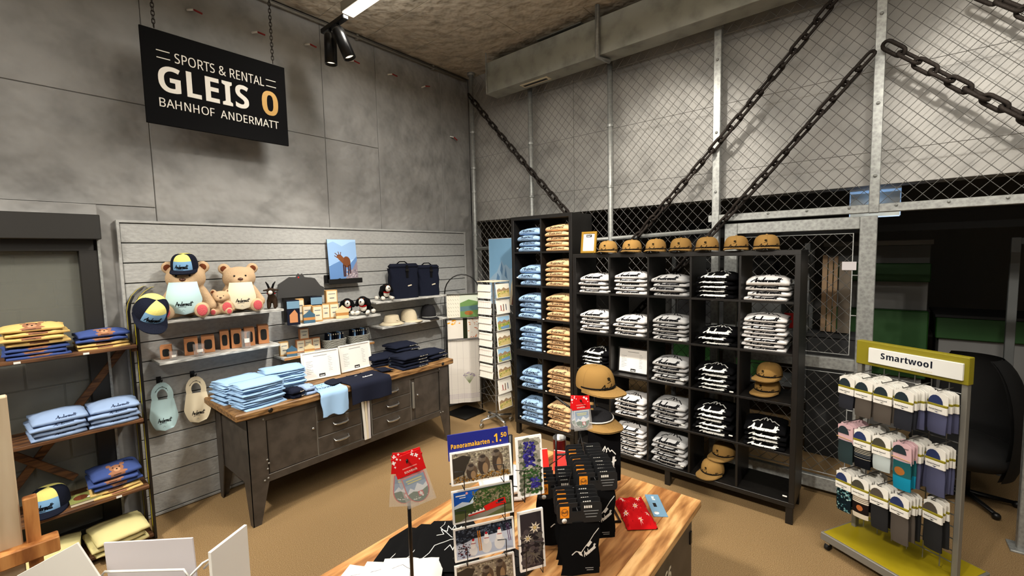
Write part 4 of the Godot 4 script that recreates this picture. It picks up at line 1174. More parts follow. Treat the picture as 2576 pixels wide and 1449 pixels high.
func build_bookcases():
	var tall = bookcase("tall_bookcase", "tall black bookcase of two columns filled with blue and peach hoodies", -2.981, -2.232, 0.126, 2.336, -3.57, 0.385, 0.036, [-2.602], [[0.529, 0.016], [0.935, 0.062], [1.278, 0.016], [1.622, 0.016], [1.972, 0.016]], 0.126)
	var wide = bookcase("wide_bookcase", "wide black open-backed bookcase of five columns filled with printed T-shirts", -2.18, -0.39, 0.125, 1.94, -3.495, 0.385, 0.036, [-1.807, -1.455, -1.112, -0.763], [[0.51, 0.016], [0.868, 0.016], [1.222, 0.016], [1.584, 0.016]], 0.125)
	# hoodies
	var rows = [1.972, 1.622, 1.278, 0.935, 0.529, 0.162]
	var blue = [4, 3, 4, 5, 3, 4]
	var peach = [5, 5, 5, 5, 5, 5]
	for r in 6:
		for c in 2:
			var n = blue[r] if c == 0 else peach[r]
			var hs = []
			for i in n: hs.append([0.050, 0.048, 0.053, 0.046, 0.051][(i + r + c) % 5] * (0.82 if n > 4 else (0.98 if n > 3 else 1.1)) * (1.25 if i == n - 1 else 1.0))
			var x = -2.766 if c == 0 else -2.420
			var mt = "hood_blue" if c == 0 else "hood_peach"
			pile("folded_hoodie", ("light blue hoodie" if c == 0 else "peach hoodie"), "on %s shelf of tall bookcase" % ["top", "second", "third", "fourth", "fifth", "lowest"][r], "hoodie", "blue hoodies in the tall bookcase" if c == 0 else "peach hoodies in the tall bookcase", Vector3(x + 0.004 * sin(r * 3.0 + c), rows[r] + 0.001, -3.735), Basis(), 0.268, 0.30, hs, [mt], 0.010, 0.024, r * 2 + c)
	# T-shirts: row, column, colour, how many, sideways offset
	var tees = [[0, 0, "tee_white", 4, -0.01, "white"], [0, 1, "tee_white", 5, 0.0, "white"], [0, 2, "tee_grey", 4, -0.01, "grey"], [0, 3, "tee_black", 5, 0.0, "black"], [0, 4, "tee_white", 4, 0.0, "white"], [1, 0, "tee_white", 5, 0.0, "white"], [1, 1, "tee_white", 4, 0.0, "white"], [1, 2, "tee_grey", 5, 0.0, "grey"], [1, 3, "tee_black", 3, 0.004, "black"], [1, 4, "tee_white", 8, -0.015, "white"], [2, 0, "tee_black", 5, 0.0, "black"], [2, 2, "tee_grey", 5, 0.0, "grey"], [2, 3, "tee_black", 5, 0.0, "black"], [3, 1, "tee_white", 4, 0.0, "white"], [3, 2, "tee_grey", 5, 0.0, "grey"], [3, 3, "tee_black", 6, -0.01, "black"], [3, 4, "tee_black", 4, 0.004, "black"], [4, 1, "tee_white", 8, 0.0, "white"], [4, 2, "tee_grey", 6, 0.0, "grey"]]
	var wy = [1.584, 1.222, 0.868, 0.51, 0.161]
	var wx = [-1.976, -1.631, -1.283, -0.937, -0.594]
	var sd = 0
	for q in tees:
		var hs = []
		for i in q[3]: hs.append([0.026, 0.03, 0.028, 0.032][(i + sd) % 4] * (0.74 if q[3] > 6 else (0.9 if q[3] > 4 else 1.0)) * (1.3 if i == q[3] - 1 else 1.0))
		var col = ["first", "second", "third", "fourth", "fifth"][q[1]]
		pile("folded_tshirt", q[5] + " printed T-shirt", "in %s cube, %s row, wide bookcase" % [col, ["top", "second", "middle", "fourth", "lowest"][q[0]]], "T-shirt", q[5] + " T-shirts in the wide bookcase", Vector3(wx[q[1]] + q[4], wy[q[0]] + 0.001, -3.655), ry(0.04 * sin(sd * 1.7)), 0.265, 0.29, hs, [q[2]], 0.010, 0.028, sd)
		sd += 1
	# white price pegs on the shelf edges
	for q in [[1302, 625], [1302, 698], [1367, 803], [1370, 884], [1374, 984], [1310, 1047], [1372, 1067]]:
		var p = oz(q[0], q[1], -3.567)
		tag(obj("price_clip", bx(Vector3(0.022, 0.012, 0.006), 0.002), "white_plastic", null, p), "small white price clip on a shelf edge of the tall bookcase", "clip", "price clips of the tall bookcase")
	for q in [[1614, 1042], [1716, 957], [1718, 1069], [1616, 1141], [1716, 1173], [1840, 986], [1838, 1096], [1974, 1248], [1532, 733], [1712, 857]]:
		var p = oz(q[0], q[1], -3.492)
		tag(obj("price_clip", bx(Vector3(0.028, 0.010, 0.006), 0.002), "white_plastic", null, p), "small white price clip on a shelf edge of the wide bookcase", "clip", "price clips of the wide bookcase")
	# mustard caps along the top, and in two cubes
	var proto = mustard_cap("mustard_cap", "tmp")
	var xs = [1530, 1590, 1650, 1713, 1779, 1852, 1928]
	var ord = ["beside the gold frame", "second from the gold frame", "third from the gold frame", "fourth from the gold frame", "fifth from the gold frame", "sixth from the gold frame", "farthest from the gold frame"]
	for i in 7:
		var p = oz(xs[i], 632 - i * 1.5, -3.60)
		p.y = 1.956
		dup(proto, "mustard_cap", "mustard brown cap on top of the wide bookcase, " + ord[i], p, ry(0.12), "mustard caps on the wide bookcase")
	for q in [[-0.60, 0.870, 0.0, 1.0, "lower cap of the pair in the fifth cube, middle row"], [-0.585, 0.985, 0.02, 1.0, "upper cap of the pair in the fifth cube, middle row"], [-0.955, 0.161, 0.08, 1.0, "lower cap of the pair in the fourth cube, lowest row"], [-0.90, 0.278, -0.03, 1.0, "upper cap of the pair in the fourth cube, lowest row"]]:
		dup(proto, "mustard_cap", "mustard cap, " + q[4], Vector3(q[0], q[1] + 0.026, -3.68 + q[2]), ry(-0.35) * rx(0.06), "mustard caps stacked inside the wide bookcase")
	proto.queue_free()
	remove_child(proto)
	# gold frame on top, framed price list in a cube
	var gf = thing("price_card_holder", "small gold picture frame with a price card on the wide bookcase", "picture frame", Vector3(-2.085, 1.945, -3.62), ry(0.1) * rx(-0.16))
	picture_frame(gf, 0.155, 0.205, 0.022, "gold_frame", "price_card")
	var pf = thing("price_list_holder", "black framed price list in the second cube, middle row", "picture frame", Vector3(-1.635, 0.8725, -3.60), rx(-0.12))
	picture_frame(pf, 0.285, 0.225, 0.012, "black_frame", "price_list")

func picture_frame(t, w, h, b, frame, print_):
	for s in [-1.0, 1.0]:
		part_box("frame_bar", t, Vector3(s * (w - b) / 2, h / 2, 0), Vector3(b, h, 0.018), frame, 0.003)
		part_box("frame_bar", t, Vector3(0, h / 2 + s * (h - b) / 2, 0), Vector3(w - 2 * b + 0.002, b, 0.017), frame, 0.003)
	obj("sheet", MB.new().prism([Vector2(-w / 2 + b, b), Vector2(w / 2 - b, b), Vector2(w / 2 - b, h - b), Vector2(-w / 2 + b, h - b)], 0.003), print_, t, Vector3(0, 0, 0.002))
	obj("stand", MB.new().box(Vector3(0, h * 0.35, -0.045), Vector3(0.03, h * 0.7, 0.004)), frame, t, Vector3.ZERO, rx(0.05))

# five-panel cap, brim towards +z, base at y = 0
func cap_parts(t, crown_mat, brim_mat, r := 0.088, tall := 0.105, cord = null):
	var prof = []
	for i in 9:
		var a = i / 8.0 * PI / 2
		prof.append(Vector2(r * pow(cos(a), 0.55) if i < 8 else 0.0, 0.012 + tall * pow(sin(a), 0.9)))
	prof.push_front(Vector2(r * 0.98, 0.0))
	obj("crown", MB.new().soft().lathe(prof, 28, Vector3.ZERO, 0.94, 1.08), crown_mat, t, Vector3.ZERO, Basis())
	brim_part(t, brim_mat, r)
	obj("button", MB.new().soft().ball(Vector3(0, tall + 0.012, 0), Vector3(0.008, 0.005, 0.008), 8, 5), brim_mat, t)
	if cord:
		var pts = []
		for i in 13:
			var a = PI * i / 12.0
			pts.append(Vector3(cos(a) * (r * 0.95 + 0.001), 0.014, sin(a) * (r * 1.09 + 0.002)))
		obj("cord", MB.new().soft().tube(pts, 0.003, 5), cord, t)
func brim_part(t, mat, r, len := 0.072, dip := 0.012):
	var m = MB.new().soft()
	for side in 2:
		var off = 0.0 if side == 0 else -0.005
		m.grid(16, 5, func(u, v):
			var a = PI * u
			var q = v
			var x = cos(a) * r * 0.94 * (1.0 + 0.10 * q * sin(a))
			var z = sin(a) * r * 1.08 + q * len * pow(sin(a), 0.45)
			return Vector3(x, 0.008 + off - dip * q * (0.35 + 0.65 * absf(cos(a))) - 0.25 * dip * q, z), side == 0)
	return obj("brim", m, mat, t)
func mustard_cap(called, label):
	var t = thing(called, label, "cap")
	cap_parts(t, "cap_mustard", "cloth_mustard", 0.088, 0.085, "cloth_black")
	return t
# ---------- soft toys: smooth union of ellipsoids and tapered capsules, meshed as surface nets
func blob(prims: Array, cell: float, k: float) -> ArrayMesh:
	var lo = Vector3(1e9, 1e9, 1e9)
	var hi = -lo
	for p in prims:
		var r = p[1] if p.size() == 2 else Vector3.ONE * maxf(p[2], p[3])
		var a = p[0] - r
		var b = p[0] + r
		if p.size() == 4:
			a = a.min(p[1] - r); b = b.max(p[1] + r)
		lo = lo.min(a); hi = hi.max(b)
	lo -= Vector3.ONE * (k + 2 * cell)
	hi += Vector3.ONE * (k + 2 * cell)
	var n = ((hi - lo) / cell).ceil()
	var nx = int(n.x) + 1
	var ny = int(n.y) + 1
	var nz = int(n.z) + 1
	var f := PackedFloat32Array()
	f.resize(nx * ny * nz)
	f.fill(1.0)
	for p in prims:
		var cap = p.size() == 4
		var r = p[1] if not cap else Vector3.ONE * maxf(p[2], p[3])
		var a = (p[0] - r).min(p[1] - r) if cap else p[0] - r
		var b = (p[0] + r).max(p[1] + r) if cap else p[0] + r
		a = ((a - lo - Vector3.ONE * (k + cell * 2)) / cell).floor()
		b = ((b - lo + Vector3.ONE * (k + cell * 2)) / cell).ceil()
		for x in range(maxi(0, int(a.x)), mini(nx, int(b.x) + 1)):
			for y in range(maxi(0, int(a.y)), mini(ny, int(b.y) + 1)):
				for z in range(maxi(0, int(a.z)), mini(nz, int(b.z) + 1)):
					var q = lo + Vector3(x, y, z) * cell
					var d: float
					if cap:
						var ab = p[1] - p[0]
						var h = clampf((q - p[0]).dot(ab) / ab.length_squared(), 0.0, 1.0)
						d = (q - p[0] - ab * h).length() - lerpf(p[2], p[3], h)
					else:
						var e = (q - p[0]) / r
						var l = e.length()
						d = (l - 1.0) * minf(r.x, minf(r.y, r.z)) if l < 0.2 else l * (l - 1.0) / (e / r).length()
					var i = (x * ny + y) * nz + z
					var o = f[i]
					var hh = maxf(k - absf(o - d), 0.0) / k
					f[i] = minf(o, d) - hh * hh * k * 0.25
	var vid := {}
	var vs := []
	var st := SurfaceTool.new()
	st.begin(Mesh.PRIMITIVE_TRIANGLES)
	for x in nx - 1:
		for y in ny - 1:
			for z in nz - 1:
				var base = (x * ny + y) * nz + z
				var c = [f[base], f[base + 1], f[base + nz], f[base + nz + 1], f[base + ny * nz], f[base + ny * nz + 1], f[base + ny * nz + nz], f[base + ny * nz + nz + 1]]
				var neg = 0
				for v in c:
					if v < 0: neg += 1
				if neg == 0 or neg == 8: continue
				var s = Vector3.ZERO
				var m = 0
				for e in [[0, 1], [0, 2], [0, 4], [1, 3], [1, 5], [2, 3], [2, 6], [3, 7], [4, 5], [4, 6], [5, 7], [6, 7]]:
					var u = c[e[0]]
					var w = c[e[1]]
					if (u < 0) != (w < 0):
						var t = u / (u - w)
						var pa = Vector3((e[0] >> 2) & 1, (e[0] >> 1) & 1, e[0] & 1)
						var pb = Vector3((e[1] >> 2) & 1, (e[1] >> 1) & 1, e[1] & 1)
						s += pa.lerp(pb, t)
						m += 1
				vid[base] = vs.size()
				vs.append(lo + (Vector3(x, y, z) + s / m) * cell)
	for v in vs: st.add_vertex(v)
	var sx = ny * nz
	for base in vid:
		for ax in 3:
			var d = [sx, nz, 1][ax]
			var u = [nz, 1, sx][ax]
			var w = [1, sx, nz][ax]
			var a = f[base]
			var b = f[base + d]
			if (a < 0) == (b < 0): continue
			var q = [base, base - u, base - u - w, base - w]
			var ok = true
			for i in q:
				if not vid.has(i): ok = false
			if not ok: continue
			var o = [0, 1, 2, 0, 2, 3] if a >= 0 else [0, 2, 1, 0, 3, 2]
			for i in o: st.add_index(vid[q[i]])
	st.generate_normals()
	return st.commit()

func mir(prims: Array) -> Array:
	# adds the mirror image of each shape across x = 0
	var out = []
	for p in prims:
		out.append(p)
		var q = p.duplicate()
		q[0] = q[0] * Vector3(-1, 1, 1)
		if q.size() == 4: q[1] = q[1] * Vector3(-1, 1, 1)
		out.append(q)
	return out

func bear(label, pos, bas, s):
	var t = thing("teddy_bear", label, "teddy bear", pos, bas * Basis.from_scale(Vector3.ONE * s), "teddy bears on the grey shelf")
	if not cache.has("bear"):
		var pr = [[Vector3(0, 0.125, 0), Vector3(0.115, 0.125, 0.10)], [Vector3(0, 0.30, 0.03), Vector3(0.128, 0.102, 0.105)], [Vector3(0, 0.272, 0.115), Vector3(0.068, 0.050, 0.052)]]
		pr += mir([[Vector3(0.108, 0.385, 0.0), Vector3(0.047, 0.047, 0.026)], [Vector3(0.09, 0.195, 0.02), Vector3(0.148, 0.085, 0.055), 0.040, 0.042], [Vector3(0.065, 0.052, 0.05), Vector3(0.105, 0.055, 0.15), 0.048, 0.045], [Vector3(0.112, 0.062, 0.18), Vector3(0.049, 0.060, 0.028)]])
		cache["bear"] = blob(pr, 0.011, 0.022)
		cache["bear_low"] = -cache["bear"].get_aabb().position.y
	var up = Vector3(0, cache["bear_low"], 0)
	obj("body", cache["bear"], "plush", t, up)
	obj("nose", MB.new().soft().ball(Vector3(0, 0.294, 0.160), Vector3(0.021, 0.014, 0.012), 10, 6), "nose", t, up)
	obj("mouth", MB.new().soft().tube([Vector3(-0.028, 0.246, 0.158), Vector3(-0.012, 0.242, 0.167), Vector3(0, 0.252, 0.170), Vector3(0, 0.282, 0.168), Vector3(0, 0.252, 0.170), Vector3(0.012, 0.242, 0.167), Vector3(0.028, 0.246, 0.158)], 0.0015, 4), "nose", t, up)
	for sgn in [-1.0, 1.0]:
		obj("eye", MB.new().soft().ball(Vector3(sgn * 0.042, 0.322, 0.130), 0.0085, 8, 6), "eye", t, up)
		obj("foot_pad", MB.new().soft().ball(Vector3(sgn * 0.114, 0.062, 0.203), Vector3(0.034, 0.043, 0.009), 14, 8), "plush_pink", t, up)
		obj("inner_ear", MB.new().soft().ball(Vector3(sgn * 0.110, 0.384, 0.021), Vector3(0.026, 0.027, 0.007), 10, 6), "plush_brown", t, up)
	return t

func bib(label, pos, bas, s, mat, hung := false):
	# worn on a chest when not hung: bends round it
	var m = MB.new().soft()
	var outline = func(u, v):
		var y = lerpf(0.0, 0.26, v)
		var half = 0.122 * pow(clampf(v / 0.45, 0.0, 1.0), 0.28) if v < 0.45 else lerpf(0.122, 0.092, (v - 0.45) / 0.55)
		if hung: half *= 0.78
		return Vector3((u * 2 - 1) * half, y, 0)
	for side in [0, 1]:
		m.grid(12, 14, func(u, v):
			var p = outline.call(u, v)
			var bend = 0.10 - sqrt(maxf(0.0, 0.0196 - p.x * p.x)) * 0.714 if not hung else 0.012 * sin(p.x * 50.0) * (1.0 - v)
			return Vector3(p.x, p.y, -bend - 0.003 * side + (0.0 if hung else 0.05 * sin(PI * clampf(v, 0, 1)) * 0.6)), side == 1)
	var t = thing("bib", label, "bib", pos, bas * Basis.from_scale(Vector3.ONE * s), "baby bibs")
	obj("cloth", m, mat, t)
	if hung:
		var pts = []
		for i in 13:
			var a = lerpf(-0.25, PI + 0.25, i / 12.0)
			pts.append(Vector3(cos(a) * 0.058, 0.30 + sin(a) * 0.085, 0.0))
		var mm = MB.new().soft()
		for side in [0, 1]:
			mm.grid(12, 2, func(u, v):
				var a = lerpf(-0.6, PI + 0.6, u)
				var rr = lerpf(0.034, 0.072, v)
				return Vector3(cos(a) * rr, 0.295 + sin(a) * rr * 1.5, 0.004 * side + 0.006 * sin(a * 3)), side == 0)
		obj("neck_band", mm, mat, t)
	return t

func color_cap(label, pos, bas, s := 1.0):
	var t = thing("panel_cap", label, "cap", pos, bas * Basis.from_scale(Vector3.ONE * s), "yellow, blue and navy caps")
	var r = 0.088
	var prof = [Vector2(r * 0.98, 0.0)]
	for i in 9:
		var a = i / 8.0 * PI / 2
		prof.append(Vector2(maxf(r * pow(cos(a), 0.5), 0.002), 0.012 + 0.10 * pow(sin(a), 0.9)))
	obj("crown_side", MB.new().soft().arc_lathe(prof, PI * 0.74, PI * 1.12, 10, 0.95, 1.1), "cloth_navy", t)
	obj("crown_side", MB.new().soft().arc_lathe(prof, -PI * 0.12, PI * 0.26, 10, 0.95, 1.1), "cloth_navy", t)
	obj("crown_back", MB.new().soft().arc_lathe(prof, PI * 1.12, PI * 1.88, 12, 0.95, 1.1), "cloth_lemon", t)
	obj("crown_top", MB.new().soft().arc_lathe(prof.slice(4), PI * 0.26, PI * 0.74, 10, 0.95, 1.1), "cloth_lemon", t)
	obj("front_patch", MB.new().soft().arc_lathe(prof.slice(0, 5), PI * 0.26, PI * 0.74, 10, 0.95, 1.1), "cap_patch", t)
	brim_part(t, "cloth_navy", r, 0.075, 0.010)
	return t

func shelf_board(label, z0, z1, y, depth, mat := "shelf_board", edge = null):
	var t = thing("wall_shelf", label, "shelf", Vector3(-4.18, y, (z0 + z1) / 2), Basis(), "shelves on the slat wall")
	part_box("board", t, Vector3(depth / 2 + 0.002, -0.010, 0), Vector3(depth, 0.020, z0 - z1), mat, 0.002)
	if edge: part_box("edge_strip", t, Vector3(depth + 0.003, -0.010, 0), Vector3(0.003, 0.020, z0 - z1), edge)
	for s in [-1.0, 1.0]:
		part_box("bracket", t, Vector3(0.05, -0.030, s * ((z0 - z1) / 2 - 0.10)), Vector3(0.09, 0.018, 0.035), "black_plastic", 0.003)
	return t

func carton_box(label, pos, w, h, d, group, window := true):
	var t = thing("glass_carton", label, "box", pos, ry(PI / 2 - 0.25), group)
	part_box("carton", t, Vector3(0, h / 2, 0), Vector3(w, h, d), "carton", 0.0015)
	if window:
		var pts = []
		var a = w * 0.30
		var b = h * 0.30
		for i in 20:
			var g = TAU * i / 20.0
			pts.append(Vector2(signf(cos(g)) * pow(absf(cos(g)), 0.5) * a, signf(sin(g)) * pow(absf(sin(g)), 0.5) * b + h * 0.5))
		obj("window", MB.new().prism(pts, 0.001), "carton_dark", t, Vector3(0, 0, d / 2 + 0.0012))
	return t

func tumbler(label, pos, r, h):
	var t = thing("glass_tumbler", label, "glass", pos, Basis(), "glasses in front of their cartons")
	obj("glass", MB.new().soft().lathe([Vector2(0, 0.0), Vector2(r * 0.85, 0.0), Vector2(r * 0.9, 0.005), Vector2(r, h), Vector2(r - 0.002, h), Vector2(r * 0.9 - 0.002, 0.012), Vector2(0, 0.012)], 20), "clear_glass", t)
	obj("etching", MB.new().soft().arc_lathe([Vector2(r * 0.97, h * 0.35), Vector2(r * 0.985, h * 0.6)], -0.5, 0.6, 6), "white_ink", t)

func soap_box(label, pos, s := Vector3(0.07, 0.10, 0.055), turn := 0.2, tone := "kraft"):
	var t = thing("soap_box", label, "box", pos, ry(PI / 2 - turn), "boxed soaps on the shelves")
	part_box("carton", t, Vector3(0, s.y / 2, 0), s, tone, 0.0015)
	part_box("label_sheet", t, Vector3(0, s.y * 0.52, s.z / 2 + 0.0006), Vector3(s.x * 0.84, s.y * 0.84, 0.001), "label_cream")
	part_box("print_line", t, Vector3(0, s.y * 0.72, s.z / 2 + 0.0014), Vector3(s.x * 0.6, s.y * 0.05, 0.0006), "text_grey")
	part_box("print_line", t, Vector3(0, s.y * 0.40, s.z / 2 + 0.0014), Vector3(s.x * 0.4, s.y * 0.08, 0.0006), "text_grey")

func soap(label, pos, tone, w := 0.075, h := 0.08):
	var t = thing("soap_bar", label, "soap", pos, ry(PI / 2 - 0.3), "mountain soaps on the shelves")
	var peaks = [Vector2(-0.5, 0.62), Vector2(-0.5, 0.45), Vector2(0.5, 0.45), Vector2(0.5, 0.66), Vector2(0.2, 0.86), Vector2(0.05, 1.0), Vector2(-0.2, 0.78)]
	peaks.reverse()
	var pk = []
	for p in peaks: pk.append(p * Vector2(w, h))
	pk.reverse()
	obj("soap_top", MB.new().prism(pk, 0.03), tone, t, Vector3(0, 0, 0.015))
	part_box("soap_middle", t, Vector3(0, h * 0.34, 0), Vector3(w, h * 0.22, 0.03), "soap_ochre", 0.001)
	part_box("soap_base", t, Vector3(0, h * 0.115, 0), Vector3(w, h * 0.23, 0.03), "soap_blue" if tone == "soap_blue" else "soap_cream", 0.001)

func tall_carton(label, pos, w, h, d, turn):
	var t = thing("candle_box", label, "box", pos, ry(PI / 2 - turn), "dark blue gift boxes on the shelf")
	part_box("carton", t, Vector3(0, h / 2, 0), Vector3(w, h, d), "cloth_navy", 0.0015)
	obj("mountain_print", MB.new().prism([Vector2(-0.32 * w, 0.1 * h), Vector2(0.32 * w, 0.1 * h), Vector2(0.32 * w, 0.45 * h), Vector2(0.1 * w, 0.62 * h), Vector2(-0.05 * w, 0.55 * h), Vector2(-0.32 * w, 0.42 * h)], 0.0008), "carton", t, Vector3(0, 0, d / 2 + 0.001))
	part_box("sky_print", t, Vector3(0, 0.82 * h, d / 2 + 0.0006), Vector3(w * 0.98, 0.3 * h, 0.001), "buff_blue")

func plush_dog(label, pos, bas, lying: bool, s := 1.0):
	var t = thing("plush_dog", label, "soft toy", pos, bas * Basis.from_scale(Vector3.ONE * s), "plush mountain dogs")
	if not cache.has("dog"):
		cache["dog"] = blob([[Vector3(0, 0.055, -0.03), Vector3(0.045, 0.05, 0.07)], [Vector3(0, 0.115, 0.035), Vector3(0.042, 0.040, 0.042)], [Vector3(0, 0.06, -0.10), Vector3(0.02, 0.03, -0.16), 0.016, 0.010]] + mir([[Vector3(0.042, 0.12, 0.02), Vector3(0.05, 0.085, 0.03), 0.014, 0.018]]), 0.007, 0.015)
	var low = Vector3(0, 0.006, 0)
	obj("body", cache["dog"], "plush_black", t, low)
	obj("muzzle", MB.new().soft().ball(Vector3(0, 0.108, 0.068), Vector3(0.024, 0.030, 0.026), 12, 8), "plush_white", t, low)
	obj("nose", MB.new().soft().ball(Vector3(0, 0.114, 0.094), 0.007, 8, 6), "eye", t, low)
	obj("chest", MB.new().soft().ball(Vector3(0, 0.062, 0.030), Vector3(0.030, 0.036, 0.016), 10, 8), "plush_white", t, low)
	obj("collar", MB.new().soft().tube([Vector3(-0.036, 0.082, 0.02), Vector3(-0.02, 0.074, 0.046), Vector3(0, 0.070, 0.052), Vector3(0.02, 0.074, 0.046), Vector3(0.036, 0.082, 0.02)], 0.006, 6), "cloth_red", t, low)
	for g in [-1.0, 1.0]:
		obj("paw", MB.new().soft().tube([Vector3(g * 0.036, 0.022, 0.02), Vector3(g * 0.045, 0.016, 0.075)], [0.018, 0.016], 8), "plush_white", t, low)
		obj("eyebrow", MB.new().soft().ball(Vector3(g * 0.016, 0.135, 0.068), Vector3(0.007, 0.005, 0.005), 6, 5), "plush_brown", t, low)
		obj("hind_paw", MB.new().soft().ball(Vector3(g * 0.058, 0.018, -0.06), Vector3(0.02, 0.018, 0.036), 8, 6), "plush_white", t, low)

func roll_bag(label, pos, bas, w, h, d):
	var t = thing("roll_top_bag", label, "bag", pos, bas, "navy roll-top bags")
	var m = MB.new().soft()
	m.grid(24, 10, func(u, v):
		var a = -u * TAU
		var e = lerpf(0.42, 0.30, v)
		var f = 1.0 - 0.06 * sin(v * PI) * 0.5 + 0.04 * v
		var x = signf(cos(a)) * pow(absf(cos(a)), e) * w / 2 * f
		var z = signf(sin(a)) * pow(absf(sin(a)), e) * d / 2 * (1.0 - 0.35 * v * v)
		return Vector3(x + 0.004 * sin(v * 14.0 + u * 20.0), v * h * 0.86, z + 0.004 * sin(v * 9 + u * 31.0)))
	m.grid(24, 1, func(u, v):
		var a = -u * TAU
		return Vector3(signf(cos(a)) * pow(absf(cos(a)), 0.42) * w / 2 * (0.02 + v * 0.96), 0.0, signf(sin(a)) * pow(absf(sin(a)), 0.42) * d / 2 * (0.02 + v * 0.96)))
	obj("sack", m, "cloth_navy", t)
	obj("roll", MB.new().soft().box(Vector3(0, h * 0.91, 0.012), Vector3(w * 1.06, h * 0.15, d * 0.62), 0.025), "cloth_navy", t)
	part_box("strap", t, Vector3(0.02, h * 0.76, d * 0.42), Vector3(0.028, h * 0.36, 0.004), "cloth_black")
	part_box("buckle", t, Vector3(0.02, h * 0.80, d * 0.42 + 0.005), Vector3(0.04, 0.026, 0.008), "black_plastic", 0.002)
	obj("handle", MB.new().soft().tube([Vector3(-0.06, h * 0.98, -d * 0.1), Vector3(-0.03, h * 1.04, -d * 0.1), Vector3(0.03, h * 1.04, -d * 0.1), Vector3(0.06, h * 0.98, -d * 0.1)], 0.007, 6), "cloth_black", t)
	part_box("badge", t, Vector3(0.04, h * 0.36, d * 0.5 + 0.001), Vector3(0.045, 0.012, 0.002), "label_cream", 0.0, rz(0.2))

